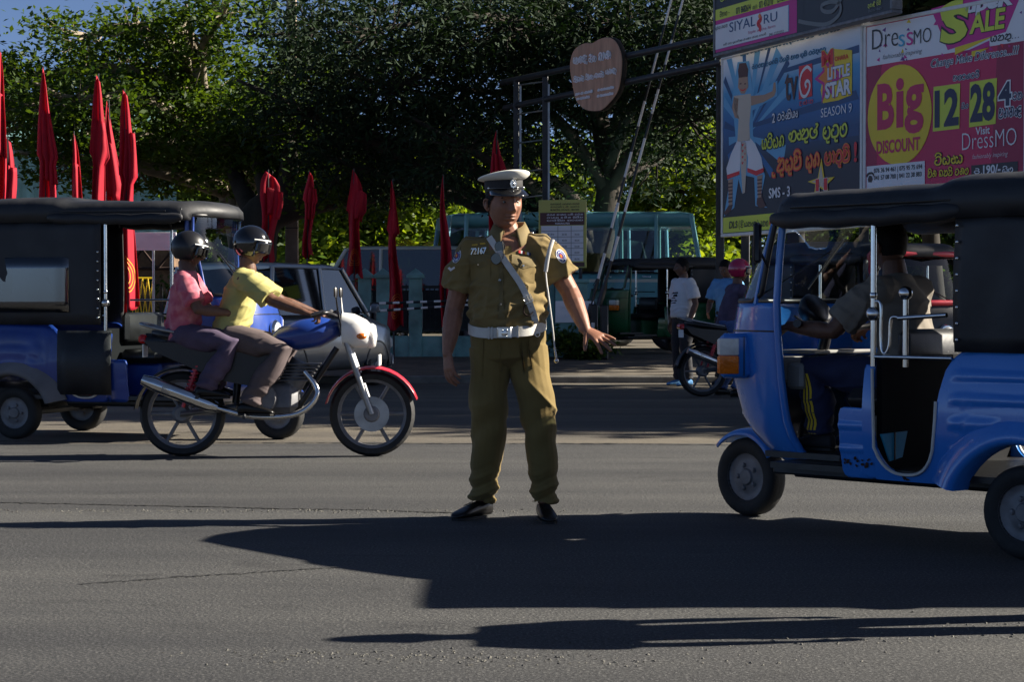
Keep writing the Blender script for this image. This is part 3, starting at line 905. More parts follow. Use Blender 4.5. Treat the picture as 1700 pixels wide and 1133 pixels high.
    v += nr * (fold * k * (.008 * hem * q1 * np.abs(q1) + .0035 * kne * q2 + .0035 * np.sin(16 * x + 9 * z + 2 * np.sin(9 * z)) + .008 * (1 - np.abs(np.sin(13 * x + 9 * z + 2 * np.sin(7 * z + 6 * x)))) ** 2.5 * (.4 + .6 * np.sin(11 * z + 3 * y + 2))))[:, None]
    setv(tm, v)
    trousers = link_mesh('trousers', tm, C['trousers'], root)
    # ---- shoes
    for s in 'ab':
        an, toe = J['an_' + s], J['toe_' + s]
        shoe_geo(root, an, toe, k, shoes)
    return root, dict(bvh=full, shirt=sm, trousers=tm, tf=tf, J=J, Hm=Hm)


def shoe_geo(root, an, toe, k, m):
    f = toe - an; f[2] = 0; L = np.linalg.norm(f); f = nrm(f); sd = np.cross(f, V(0, 0, 1)); sd = nrm(sd)
    base = V(an[0], an[1], toe[2])
    def ring(t, wd, h, z0=.012):
        pts = []
        for a in np.arange(16) * 2 * pi / 16:
            cx, cz = cos(a), sin(a)
            e = .75
            pts.append(base + f * t + sd * wd * np.sign(cx) * abs(cx) ** e + V(0, 0, z0 + (h - z0) * (.5 + .5 * np.sign(cz) * abs(cz) ** e)))
        return pts
    mb = MB()
    T = [(-.072, .018, .05), (-.065, .032, .085), (-.03, .037, .098), (.02, .038, .092), (L * .45, .042, .072), (L * .68, .047, .056), (L * .86, .044, .045), (L * .96, .030, .034), (L * 1.0, .012, .024)]
    mb.loft([ring(t * k if t < 0.03 else t, wd * k, h * k) for t, wd, h in T])
    o = mb.build('shoe', M[m] if isinstance(m, str) else m, root, 60, subsurf=1)
    s2 = MB()
    T2 = [(-.066, .022), (-.05, .032), (.0, .034), (L * .45, .038), (L * .68, .044), (L * .86, .039), (L * .955, .022)]
    top = [base + f * t + sd * wd * k for t, wd in T2] + [base + f * t - sd * wd * k for t, wd in T2[::-1]]
    n = len(top); vv = [p + V(0, 0, .014) for p in top] + [p + V(0, 0, .0) for p in top]
    s2.add(vv, [tuple(range(n)), tuple(range(n, 2 * n))[::-1]] + [(i, i + n, (i + 1) % n + n, (i + 1) % n) for i in range(n)])
    s2.build('sole', M['rubber'], o, 30)
    l = MB()
    for t in (.35, .45, .55):
        c = base + f * L * t + V(0, 0, (.088 - .05 * (t - .2)) * k)
        l.tube([c - sd * .018 * k, c + V(0, 0, .006), c + sd * .018 * k], .0025, 5)
    l.build('lace', M['black_vinyl'], o, 60)
    return o


def joints_stand(h_arm=None, spread=.10, z0=0.0):
    J = dict(pel=(0, 0, .97), chest=(0, -.01, 1.34), neck=(0, .015, 1.475), head=(0, -.015, 1.615),
             sh_a=(-.185, .01, 1.415), sh_b=(.185, .01, 1.415), el_a=(-.245, .03, 1.12), el_b=(.245, .03, 1.12), wr_a=(-.25, -.03, .87), wr_b=(.25, -.03, .87),
             hip_a=(-.085, 0, .90), hip_b=(.085, 0, .90), kn_a=(-.10, -.01, .49), kn_b=(.10, -.01, .49), an_a=(-.11, .02, .09), an_b=(.11, .02, .09),
             toe_a=(-.13, -.17, 0), toe_b=(.13, -.17, 0))
    if h_arm: J.update(h_arm)
    return J
# ------------------------------------------------------------------ the police officer
OS = 319.0
def OX(px): return (px - 850) / OS
def OZ(py): return CAMH - (py - 505) / OS
JO = dict(pel=(-.022, 0, .985), chest=(-.022, -.012, 1.34), neck=(-.012, .02, 1.475), head=(-.040, -.03, 1.646),
          sh_a=(-.226, .0, 1.392), sh_b=(.170, .0, 1.400), el_a=(-.300, .035, 1.10), wr_a=(-.335, -.03, .865), el_b=(.300, .0, 1.185), wr_b=(.380, -.12, .985),
          hip_a=(-.118, 0, .86), hip_b=(.082, 0, .86), kn_a=(-.118, -.01, .48), kn_b=(.142, -.05, .48), an_a=(-.158, .06, .085), an_b=(.165, -.06, .085),
          toe_a=(-.30, -.13, 0), toe_b=(.195, -.28, 0))
CO = dict(skin=M['skin'], shirt=M['khaki'], trousers=M['khaki_trousers'])
TO = [(-.06, .165, .115), (.0, .187, .145), (.12, .203, .168), (.35, .206, .172), (.62, .206, .158), (.88, .200, .136), (1.04, .186, .115), (1.18, .158, .098), (1.29, .112, .086), (1.36, .078, .074)]
officer, OI = person('police_officer', 'policeman in khaki uniform and white-topped peaked cap standing on the road', JO, CO, loc=(0, 10.35, 0), vox=.0052,
                     head=(pi + radians(24), radians(-2), radians(2)), hair='cap', torso=TO, sleeve=.68, sh_r=(.089, .097), waist=(.196, .150), fold=2.0, hk=1.12, ak=1.14,
                     leg_r=(.106, .098, .083, .071, .068), fat=.235, vneck=(OX(836), 1.425, .75),
                     hands=dict(a=dict(d=(.10, -.22, -1), back=(-.75, -.65, -.1), side=1, kw=dict(curl=(.42, .40, .38, .36), tspread=.45)),
                                b=dict(d=(.74, -.42, -.42), back=(.35, -.72, .55), side=1, kw=dict(spread=(-.48, -.16, .14, .40), curl=(.16, .10, .10, .10), tspread=1.05, tcurl=.12))))
BV = OI['bvh']
def OD(pts): return [(OX(a), OZ(b)) for a, b in pts]
def flat_text(t, x0, z0, x1, z1, m, off=.004, bold=.0, shear=0.0, skew=0.0, name='lettering', bvh=BV, parent=officer, oy=-3.0):
    v, f = text_geo(t, bold, shear); out = []
    for a, b in v:
        x, z = x0 + a * (x1 - x0), z0 + b * (z1 - z0) + skew * a
        h = bvh.ray_cast(Vector((x, oy, z)), Vector((0, 1, 0)))
        out.append(tuple(h[0] - Vector((0, off, 0))) if h[0] else (x, 0, z))
    ym = min(p[1] for p in out)
    out = [(p[0], ym + .3 * (p[1] - ym), p[2]) for p in out]
    return MB().add(out, f).build(name, m, parent, smooth=0)
def disc(px, py, rx, ry, n=20, rot=0.0):
    return [(OX(px + rx * cos(a) * cos(rot) - ry * sin(a) * sin(rot)), OZ(py - rx * cos(a) * sin(rot) - ry * sin(a) * cos(rot))) for a in np.arange(n) * 2 * pi / n]
# number badge, small bars over it, medal ribbon
flat_text('72167', OX(782), OZ(424), OX(808), OZ(413), M['silver'], .012, .03, .15, .006, 'number_badge')
mb = MB()
for a in ((784, 407, 793), (797, 405, 806)): decal(BV, OD([(a[0], a[1] + 1.6), (a[2], a[1] + .9), (a[2], a[1] - .9), (a[0], a[1] - .4)]), .004, 0, mb)
mb.build('badge_bar', M['patch_gold'], officer, 30)
mb = MB()
for i, mi in enumerate((0, 1, 0, 2, 1, 3)): decal(BV, OD([(861 + i * 3.4, 421 + i * .75), (864.4 + i * 3.4, 421.7 + i * .75), (864.4 + i * 3.4, 417 + i * .75), (861 + i * 3.4, 416.3 + i * .75)]), .006, mi, mb)
mb.build('medal_ribbon', [M['patch_red'], M['white_cloth'], M['patch_gold'], M['navy']], officer, 30)
# pockets with flaps
def pocket(x0, x1, y0, tilt, bx, by):
    w_ = x1 - x0
    decal(BV, OD([(x0 + 1.5, y0 + 14), (x1 - 1.5, y0 + 14 + tilt), (x1 - 2, y0 + 42 + tilt), (x0 + w_ * .5, y0 + 45 + tilt / 2), (x0 + 2, y0 + 42)]), .0028, rings=5).build('pocket', M['khaki'], officer, 60)
    decal(BV, OD([(x0, y0), (x1, y0 + tilt), (x1 + .5, y0 + 15 + tilt), (x0 + w_ * .75, y0 + 18 + tilt * .7), (x0 + w_ * .5, y0 + 22 + tilt / 2), (x0 + w_ * .25, y0 + 18 + tilt * .2), (x0 - .5, y0 + 15)]), .006, rings=4).build('pocket_flap', M['khaki_trim'], officer, 60)
    decal(BV, disc(bx, by, 1.7, 1.7, 10), .010).build('button', M['silver'], officer, 60)
pocket(780, 816, 425, -1.5, 794, 440)
pocket(850, 889, 423, 5, 869, 442)
for bx, by in ((830, 466), (832, 505), (834, 430)): decal(BV, disc(bx, by, 2.0, 2.0, 10), .008).build('button', M['silver'], officer, 60)
decal(BV, OD([(825, 405), (838, 405), (839, 530), (826, 530)]), .0022, rings=8).build('placket', M['khaki_trim'], officer, 60)
# sleeve patches
def patch(px, py, rx, ry, rot, dr):
    mb = MB()
    for s, mi, o in ((1.0, 0, .003), (.86, 1, .0036), (.62, 0, .0042), (.54, 1, .0047), (.3, 2, .0054), (.16, 3, .006)):
        decal(BV, disc(px, py, rx * s, ry * s, 20, rot), o, mi, mb, dirv=dr, to3=lambda q, d=Vector(dr): Vector((q[0], 0, q[1])) - d * 2)
    for k in range(9):
        a = .5 + k * 5.3 / 9
        decal(BV, disc(px + rx * .74 * cos(a), py - ry * .74 * sin(a), .8, .9, 6, rot), .005, 0, mb, rings=1, dirv=dr, to3=lambda q, d=Vector(dr): Vector((q[0], 0, q[1])) - d * 2)
    tag(mb.build('sleeve_patch', [M['patch_white'], M['patch_navy'], M['patch_red'], M['patch_gold']], officer, 30), kind='stuff')
patch(758, 425, 7.5, 12.5, radians(-12), (0, 1, 0))
patch(931, 426, 7.5, 12.5, radians(25), (0, 1, 0))
decal(BV, OD([(743.5, 446), (746.5, 443.5), (748.5, 447), (755, 443), (756, 446), (748.5, 451)]), .005, rings=2).build('chevron', M['patch_white'], officer, 30)
# waist belt and cross strap
def torso_ring(z, n=64, off=.006, cx=-.022):
    out = []
    for a in np.arange(n) * 2 * pi / n:
        d = Vector((cos(a), sin(a), 0)); o = Vector((cx, 0, z)) + d * 1.0
        h = BV.ray_cast(o, -d)
        r = min((h[0] - Vector((cx, 0, z))).length if h[0] else .2, .205 - .045 * abs(sin(a)))
        out.append((cx + cos(a) * (r + off), sin(a) * (r + off)))
    o = np.array(out)
    for _ in range(3): o = (np.roll(o, 1, 0) + o * 2 + np.roll(o, -1, 0)) / 4
    return o
rg_ = torso_ring(1.0, off=.012)
front = np.clip(-rg_[:, 1] / .15, 0, 1)
zc = 1.005 - .030 * front + .012 * np.clip((rg_[:, 0] + .022) / .2, -1, 1)
mb = MB(); rings = []
for dz, off in ((-.026, 1.0), (-.026, 1.03), (.026, 1.03), (.026, 1.0)):
    rings.append(np.stack([(rg_[:, 0] + .022) * off - .022, rg_[:, 1] * off, zc + dz], 1))
mb.loft(rings, cap=(False, False)); belt = mb.build('belt', M['white_strap'], officer, 50)
def belt_pt(x):
    i = min((i for i in range(len(rg_)) if rg_[i, 1] < 0), key=lambda i: abs(rg_[i, 0] - x)); return V(rg_[i, 0], rg_[i, 1] * 1.03, zc[i])
b0 = belt_pt(OX(836)); mb = MB()
mb.box(b0 + V(0, -.006, 0), (.078, .012, .060), bev=.004)
mb.box(b0 + V(0, -.013, 0), (.066, .006, .048), 0, .002)
mb.ell(b0 + V(0, -.017, -.002), (.017, .004, .019), 14, 8)
for k in (-1, 1): mb.ell(b0 + V(k * .011, -.018, .010), (.006, .004, .008), 8, 6)
mb.box(b0 + V(0, -.018, -.018), (.030, .004, .004), 0, .001)
mb.build('buckle', M['silver'], belt, 40)
for px in (811, 817, 858, 893):
    q = belt_pt(OX(px)); MB().box(q + V(0, -.003, 0), (.012, .008, .062), bev=.003).build('belt_keeper', M['white_strap'], belt, 40)
q = belt_pt(OX(892)); mb = MB()
mb.tube([q + V(.012 * cos(a), -.010, -.030 + .012 * sin(a)) for a in np.linspace(0, 2 * pi, 14)], .0022, 6); mb.build('belt_ring', M['silver'], belt, 60)
def strap(name, pts, wd, off, m, th=.003, k=8, nm=None, bvh=BV):
    q = spline(np.array([(OX(a), OZ(b)) for a, b in pts]), k); q = np.array([c for c in q if bvh.ray_cast(Vector((c[0], -3, c[1])), Vector((0, 1, 0)))[0]]); tg = np.gradient(q, axis=0); tg /= np.linalg.norm(tg, axis=1, keepdims=True)
    nr_ = np.stack([-tg[:, 1], tg[:, 0]], 1); rows = []; ys = []
    for c in q:
        h = bvh.ray_cast(Vector((c[0], -3, c[1])), Vector((0, 1, 0))); ys.append(h[0].y if h[0] else (ys[-1] if ys else 0))
    ys = np.array(ys); ys = np.minimum(ys, np.convolve(np.pad(ys, 4, 'edge'), np.ones(9) / 9, 'valid'))
    for u, o in ((-.5, 0), (-.5, off + th), (-.2, off + th + .0012), (.2, off + th + .0012), (.5, off + th), (.5, 0)):
        rows.append(np.stack([q[:, 0] + nr_[:, 0] * wd * u, ys - o, q[:, 1] + nr_[:, 1] * wd * u], 1))
    mb = MB().sheet(np.array(rows))
    o = mb.build(name, m, officer, 50); return o, q, ys
cs, q, ys = strap('cross_strap', [(800, 374), (812, 394), (831, 423), (847, 447), (864, 472), (876, 497), (885, 521), (889, 537)], .033, .009, M['white_strap'])
mb = MB()
for t in (.70, .76, .82, .87):
    i = int(t * (len(q) - 1)); mb.ell((q[i, 0], ys[i] - .0145, q[i, 1]), (.0028, .001, .0028), 8, 4)
mb.build('strap_hole', M['cap_band'], cs, 60)
i = int(.66 * len(q)); mb = MB()
c = V(q[i, 0], ys[i] - .016, q[i, 1]); e1, e2 = nrm(V(q[i + 1, 0] - q[i, 0], 0, q[i + 1, 1] - q[i, 1])), None
e2 = np.cross(e1, V(0, 1, 0)); rr = [c + e1 * a * .018 + e2 * b * .021 for a, b in ((1, 1), (1, -1), (-1, -1), (-1, 1), (1, 1))]
mb.tube(rr, .0026, 6); mb.tube([c + e1 * .018, c - e1 * .022], .0022, 6); mb.build('strap_buckle', M['silver'], cs, 60)
mb = MB()   # brown leather hanger below the strap
c = V(OX(878), ys[-12] - .012, OZ(515))
mb.tube(spline([c + V(-.02, 0, .03), c + V(-.028, -.01, -.01), c + V(-.005, -.012, -.03), c + V(.018, -.006, -.012)], 5), .0035, 6, ry=.006); mb.build('strap_hanger', M['rust'], cs, 60)
# lanyard at the left shoulder: white thong, cord and metal tip
pts = [(OX(917), -.10, OZ(399)), (OX(912), -.125, OZ(415)), (OX(908), -.135, OZ(432)), (OX(905), -.140, OZ(452))]
lan = MB().tube(spline(pts, 5), .011, 8, ry=.004, side=(1, 0, 0)).build('lanyard', M['white_strap'], officer, 60)
mb = MB().tube(spline([pts[-1], (OX(907), -.142, OZ(472)), (OX(911), -.15, OZ(500)), (OX(916), -.155, OZ(540)), (OX(920), -.15, OZ(578))], 6), .0042, 6)
mb.build('lanyard_cord', M['white_strap'], lan, 60)
mb = MB()
for k in range(6): mb.ell((OX(920 + k * .4), -.15, OZ(578 + k * 2.8)), (.006, .006, .0055), 8, 6)
mb.ell((OX(922.6), -.15, OZ(598)), .012, 10, 8); mb.build('lanyard_tip', M['silver'], lan, 60)
# epaulettes
for s, (xa, ya, xb, yb) in (('a', (803, 374, 757, 392)), ('b', (879, 373, 924, 393))):
    a0, b0_ = V(OX(xa), 0, OZ(ya)), V(OX(xb), 0, OZ(yb)); rows = []
    for t in np.linspace(0, 1, 9):
        row = []
        for u in np.linspace(-1, 1, 7):
            wd = .020 + .012 * t - (.012 * max(0, .12 - t) / .12)
            x = a0[0] + (b0_[0] - a0[0]) * t; y = u * wd - .012
            h = BV.ray_cast(Vector((x, y, 2.2)), Vector((0, 0, -1))); z = (h[0].z if h[0] else 1.45) + .0065 - .006 * (abs(u) > .95)
            row.append((x, y, z))
        rows.append(row)
    MB().sheet(rows).build('epaulette', M['khaki_trim'], officer, 60, solid=.003)
    x = a0[0] + (b0_[0] - a0[0]) * .10; h = BV.ray_cast(Vector((x, -.02, 2.2)), Vector((0, 0, -1)))
    MB().ell(((x, -.024, (h[0].z if h[0] else 1.45) + .011)), (.0085, .0085, .006), 10, 6).build('button', M['silver'], officer, 60)
# collar
cx, cy = -.012, .014
rows = []
for i, (r_, z_) in enumerate(((.072, 1.462), (.069, 1.52), (.0685, 1.545), (.075, 1.548), (.092, 1.512), (.106, 1.478))):
    row = []
    for a in np.linspace(radians(-66), radians(246), 40):
        fr_ = max(0, -sin(a)); e = max(0, (fr_ - .45) / .46)
        dip = (.040, .045, .045, .045, .040, .040)[i] * fr_ + (i >= 4) * (i - 3) * .016 * e
        rr = r_ + (i >= 4) * (i - 3) * .006 * e
        row.append((cx + cos(a) * rr * 1.05, cy + sin(a) * rr * 1.12, z_ - dip))
    rows.append(row)
MB().sheet(rows).build('collar', M['khaki_trim'], officer, 180, solid=.003)
# belt loops / trouser pleats and fly
TB = bvh_of(OI['trousers'])
decal(TB, OD([(826, 562), (832, 562), (836, 610), (832, 618), (827, 606)]), .003, rings=4).build('trouser_fly', M['khaki_trousers'], officer, 60)
for pl in ([(800, 562), (803, 562), (801, 625), (799.5, 625)], [(862, 562), (865, 562), (871, 620), (869, 620)], [(873, 562), (876, 562), (884, 612), (882, 612)]):
    decal(TB, OD(pl), .004, rings=3).build('trouser_pleat', M['khaki_trousers'], officer, 60)
# cap
tf = OI['tf']
def tilt(p):
    x, y, z = p; t = min(1, max(0, (z - .095) / .016)); return tf((x, y, z + t * (.14 * y - .02 * x)))
cap_top = MB(); n = 40; rings = []
for rx, ry, z, yo in ((.0845, .102, .095, 0), (.100, .117, .101, .002), (.114, .131, .108, .004), (.119, .137, .112, .004), (.119, .137, .117, .004), (.110, .126, .121, .004), (.08, .09, .124, .003), (.03, .035, .125, .003)):
    rings.append([tilt((rx * sin(a), ry * cos(a) + yo - .004, z + (.005 * max(0, cos(a)) ** 2 if z > .109 else 0))) for a in np.arange(n) * 2 * pi / n])
cap_top.loft(rings)
cap = cap_top.build('cap', M['cap_white'], officer, 60, subsurf=1)
mb = MB(); rings = []
for rx, ry, z in ((.0815, .0995, .048), (.0845, .1025, .048), (.0855, .1035, .070), (.0855, .1035, .097), (.082, .100, .099)):
    rings.append([tf((rx * sin(a), ry * cos(a) - .004, z)) for a in np.arange(n) * 2 * pi / n])
mb.loft(rings, cap=(False, True)); mb.build('cap_band', M['cap_band'], cap, 60)
rows = []
for t in np.linspace(0, 1, 7):
    row = []
    for a in np.linspace(radians(-72), radians(72), 25):
        out = .052 * (cos(a * 1.25) ** .6 if cos(a * 1.25) > 0 else 0)
        r_ = 1.0; x = (.087 + out * .55 * t) * sin(a); y = .105 * cos(a) - .004 + out * t * .95
        row.append(tf((x, y, 0.060 - t * t * .010 - t * .024 * cos(a) - .012 * (1 - cos(a)))))
    rows.append(row)
MB().sheet(rows).build('cap_visor', M['patent'], cap, 180, solid=.004, subsurf=1)
mb = MB(); mb.tube([tf((.0875 * sin(a), .1055 * cos(a) - .004, .063)) for a in np.linspace(radians(-75), radians(75), 24)], .0045, 6, ry=.003); mb.build('chin_strap', M['patent'], cap, 60)
mb = MB()
for s in (-1, 1): mb.ell(tf((s * .087, .024, .064)), .0075, 8, 6)
mb.build('cap_button', M['silver'], cap, 60)
mb = MB(); c = V(0, .1025, .082)
pts = [tf(c + V(.016 * cos(a) * (1 + .12 * cos(8 * a)), .002, .019 * sin(a) * (1 + .12 * cos(8 * a)))) for a in np.arange(24) * 2 * pi / 24]
mb.loft([pts, [p + OI['Hm'] @ V(0, .004, 0) for p in pts]]); mb.ell(tf(c + V(0, .006, -.002)), (.009, .009, .011), 10, 8)
for s in (-1, 0, 1): mb.ell(tf(c + V(s * .007, .006, .014)), .0042, 6, 5)
mb.build('cap_badge', M['silver'], cap, 40)
# sunglasses hung on the placket
sg = thing('sunglasses', "dark sunglasses hanging from the policeman's shirt front on the white cross strap", 'sunglasses', (0, 10.35, 0))
def hy(x, z):
    h = BV.ray_cast(Vector((x, -3, z)), Vector((0, 1, 0))); return h[0].y if h[0] else -.1
ctr = [(830, 411), (824, 431)]
for k, (a, b) in enumerate(ctr):
    x, z = OX(a), OZ(b); y = hy(x, z) - .026; pts = []
    for t in np.arange(18) * 2 * pi / 18: pts.append((x + .023 * cos(t) * (1 + .10 * cos(2 * t)), y - .004 * cos(t), z + .028 * sin(t)))
    MB().loft([pts, [(p[0], p[1] - .004, p[2]) for p in pts]]).build('lens', M['patent'], sg, 60)
    MB().tube(pts + pts[:1], .0028, 6).build('frame', M['black_paint'], sg, 60)
x, z = OX(827.5), OZ(421); y = hy(x, z) - .03
MB().tube(spline([(OX(834), y, OZ(419)), (x + .004, y - .005, z), (OX(821), y, OZ(423))], 4), .0026, 6).build('bridge', M['silver'], sg, 60)
MB().tube(spline([(OX(834), y, OZ(402)), (OX(836), y - .004, OZ(420)), (OX(834), y + .006, OZ(440))], 4), .0026, 6).build('temple', M['black_paint'], sg, 60)
# ------------------------------------------------------------------ three-wheelers
def wheel(root, c, r, wd, axis_rz=0.0, rim='rim_grey', hub=True, name='wheel', tyre_m='rubber', flip=1):
    """tyre with a rim child; axle along local y"""
    mb = MB(); R = Matrix.Translation(Vector(c)) @ Matrix.Rotation(axis_rz, 4, 'Z')
    h = wd / 2
    prof = [(r * .60, -h * .72), (r * .70, -h * .95), (r * .84, -h * 1.0), (r * .95, -h * .88), (r * .99, -h * .62), (r, -h * .2), (r, h * .2), (r * .99, h * .62), (r * .95, h * .88), (r * .84, h * 1.0), (r * .70, h * .95), (r * .60, h * .72), (r * .60, -h * .72)]
    mb.lathe(prof, 36, axis=1, M=R, cap=(False, False))
    o = mb.build(name, M[tyre_m], root, 50)
    rb = MB()
    prof = [(r * .62, -h * .78), (r * .60, -h * .6), (r * .50, -h * .45), (r * .40, -h * .5), (r * .22, -h * .62), (r * .18, -h * .8), (.002, -h * .8)]
    rb.lathe([(a, b) for a, b in prof], 28, axis=1, M=R, cap=(False, True))
    rb.lathe([(a, -b) for a, b in prof], 28, axis=1, M=R, cap=(False, True))
    rb.lathe([(r * .60, -h * .7), (r * .60, h * .7)], 28, axis=1, M=R, cap=(False, False))
    for k in range(5):
        a = k * 2 * pi / 5
        for s in (-1, 1): rb.ell((cos(a) * r * .30, s * h * .62, sin(a) * r * .30), (.014, .012, .014), 6, 4, M=R)
    rb.build('rim', M[rim], o, 40)
    return o


def interp_cols(cols, n):
    """densify a list of (x, zlow, zhigh)"""
    out = []
    for (x0, a0, b0), (x1, a1, b1) in zip(cols, cols[1:]):
        if abs(x1 - x0) < 1e-4: out.append((x0, a0, b0)); continue
        for i in range(n): t = i / n; out.append((x0 + (x1 - x0) * t, a0 + (a1 - a0) * t, b0 + (b1 - b0) * t))
    out.append(cols[-1]); return out


def cowl_level(z):
    """front body in plan: (x at the door edge, forward reach, half width)"""
    zs = [.30, .36, .45, .55, .75, .95, 1.10, 1.14, 1.37, 1.52, 1.60]
    xf = [1.60, 1.70, 1.82, 1.89, 1.955, 1.945, 1.90, 1.88, 1.73, 1.625, 1.57]
    bw = [.28, .33, .38, .41, .44, .46, .47, .47, .465, .455, .45]
    xd = [1.36, 1.40, 1.43, 1.45, 1.46, 1.465, 1.465, 1.465, 1.45, 1.44, 1.43]
    return np.interp(z, zs, xd), np.interp(z, zs, xf), np.interp(z, zs, bw)


def cowl_pt(z, a, off=0.0):
    xd, xf, b = cowl_level(z); A = xf - xd
    c, s = cos(a), sin(a)
    e = .72
    return V(xd + (A + off) * abs(c) ** .9, (b + off) * np.sign(s) * abs(s) ** e, z)


def tuk(name, label, loc, rz, paint, hood='black_canvas', group=None, steer=0.0, roof=0.0, hero=False, rim='rim_grey', fender=None, window=False,
        trim=None, door_cover=None, dash='grey_plastic', side_rail=True, curtain=.345):
    root = thing(name, label, 'auto rickshaw', loc, rz, group)
    pm, hm, ch = M[paint], M[hood], M['chrome']
    fm = M[fender] if fender else pm
    # ---- front cowl
    zs = [.30, .33, .37, .42, .48, .55, .65, .75, .85, .95, 1.04, 1.10, 1.125]
    mb = MB(); mb.sheet([[cowl_pt(z, a) for a in np.linspace(-pi / 2, pi / 2, 33)] for z in zs])
    cowl = mb.build('front_cowl', pm, root, 180, solid=.012)
    mb = MB()
    for s in (-1, 1):
        mb.tube([cowl_pt(z, s * pi / 2) + V(-.004, -s * .004, 0) for z in np.linspace(.32, 1.56 + roof, 18)], .020, 8, ry=.018)
        mb.tube([cowl_pt(z, s * 1.30, .006) for z in np.linspace(1.12, 1.54 + roof, 10)], .012, 6)
    mb.build('front_pillar', pm, root, 60)
    # bead line and badge plate round the nose
    mb = MB(); mb.tube([cowl_pt(.985, a, .003) for a in np.linspace(-pi / 2, pi / 2, 28)], .006, 6); mb.build('cowl_bead', M['black_paint'], cowl, 60)
    MB().sheet([[cowl_pt(z, a, -.03) for a in np.linspace(-1.5, 1.5, 21)] for z in (.40, .5, .6, .72)]).build('kick_panel', M['black_vinyl'], cowl, 180, solid=.006)
    # ---- windscreen
    wa = 1.36
    mb = MB(); mb.sheet([[cowl_pt(z, a * wa, -.004) for a in np.linspace(-1, 1, 25)] for z in np.linspace(1.145, 1.54 + roof, 8)])
    ws = mb.build('windscreen', M['glass'], root, 180)
    mb = MB(); per = []
    for a in np.linspace(-wa * .9, wa * .9, 20): per.append(cowl_pt(1.135, a, .0))
    for z in np.linspace(1.17, 1.53 + roof, 9): per.append(cowl_pt(z, wa, .0))
    for a in np.linspace(wa * .95, -wa * .95, 20): per.append(cowl_pt(1.555 + roof, a, .0))
    for z in np.linspace(1.53 + roof, 1.17, 9): per.append(cowl_pt(z, -wa, .0))
    mb.tube(per + per[:1], .014, 8); mb.build('gasket', M['black_vinyl'], ws, 180)
    mb = MB(); mb.tube([cowl_pt(1.15, .1, .02), cowl_pt(1.40, -.5, .016)], .005, 6); mb.tube([cowl_pt(1.20, -.42, .014), cowl_pt(1.46, -.62, .012)], .006, 6, ry=.010); mb.build('wiper', M['black_paint'], ws, 60)
    # ---- indicator and lamp pods
    for s in (-1, 1):
        R = Matrix.Translation((1.765, s * .415, .86)) @ Matrix.Rotation(s * radians(38), 4, 'Z')
        pod = MB().box((0, 0, 0), (.15, .19, .225), bev=.02, M=R).build('lamp_pod', pm, root, 50)
        MB().box((.078, s * .02, .045), (.022, .128, .085), bev=.008, M=R).build('clear_lens', M['white_lens'], pod, 50)
        MB().box((.078, s * .02, -.045), (.022, .128, .092), bev=.008, M=R).build('orange_lens', M['orange_lens'], pod, 50)
        MB().box((.03, s * .097, .045), (.10, .014, .085), bev=.005, M=R).build('clear_lens', M['white_lens'], pod, 50)
        MB().box((.03, s * .097, -.045), (.10, .014, .092), bev=.005, M=R).build('orange_lens', M['orange_lens'], pod, 50)
        MB().box((-.045, s * .0965, 0), (.004, .01, .20), bev=.002, M=R).build('pod_seam', M['black_paint'], pod, 50)
    mb = MB(); mb.lathe([(.075, 0), (.082, .03), (.070, .05), (.002, .055)], 20, axis=0, c=(1.945, 0, .86)); hl = mb.build('headlamp', M['chrome'], root, 40)
    MB().lathe([(.066, .045), (.05, .062), (.002, .068)], 20, axis=0, c=(1.945, 0, .86)).build('lamp_glass', M['white_lens'], hl, 40)
    MB().box((1.935, 0, .60), (.012, .30, .11), bev=.004).build('number_plate', M['white_paint'], root, 40)
    # ---- side panels (both sides): rear quarter, doorway U, sill and driver's foot panel
    ux = np.linspace(0, 1, 19)
    U = [(.44 + .36 * t, 0, .335 + .30 * (1 - (1 - abs(2 * t - 1) ** 2.6) ** (1 / 2.6))) for t in ux]
    arch = [(.345 * cos(a), .21 + .345 * sin(a)) for a in np.linspace(radians(168), radians(17), 15)]
    cols = [(-.47, .46, .86), (-.455, .42, .895), (-.42, .36, .91)]
    cols += [(x, z, .91) for x, z in arch if x < .30]
    cols += [(.305, .345, .908), (.33, .312, .90), (.37, .31, .87), (.40, .31, .82), (.425, .31, .72), (.44, .31, .64), (.4401, .31, .60)]
    cols += [(x, .305, z if z < .60 else .60) for x, _, z in U[1:-1]]
    cols += [(.80, .305, .60), (.8001, .305, .835), (.845, .305, .835), (.8451, .305, .635), (.955, .305, .635), (.975, .315, .628), (.985, .34, .60)]
    cols = interp_cols(cols, 2)
    for s in (-1, 1):
        g = []
        for x, a, b in cols:
            row = []
            for t in np.linspace(0, 1, 45 if hero else 11):
                z = a + (b - a) * t
                y = .600 - .05 * ((z - .60) / .32) ** 2 + .028 * np.exp(-((x + .05) / .32) ** 2) - .02 * max(0, x - .5)
                if x < .42: # pressed ridges on the quarter panel
                    for zr, x0 in ((.80, -.40), (.695, -.36), (.585, .12), (.46, .20)):
                        if x > x0: y += .011 * np.exp(-(((z - zr) / .017) ** 4)) * min(1, (x - x0) / .03) * min(1, max(0, (.37 - x) / .03))
                if x > .86:
                    for zr in (.55, .44): y += .008 * np.exp(-(((z - zr) / .014) ** 4))
                row.append((x, s * y, z))
            g.append(row)
        sp = MB().sheet(g).build('side_panel', pm, root, 50, solid=.02)
        # white beading round the doorway
        bead = [(x, z) for x, _, z in U[::-1][1:-1] ] + [(.44, .60), (.438, .68)]
        bead = [(.80, .82)] + bead
        MB().tube([(x, s * (.617 - .05 * ((z - .60) / .32) ** 2), z) for x, z in bead], .008, 6).build('door_beading', M['white_strap'], sp, 60)
        # wheel-arch fender
        rings = []
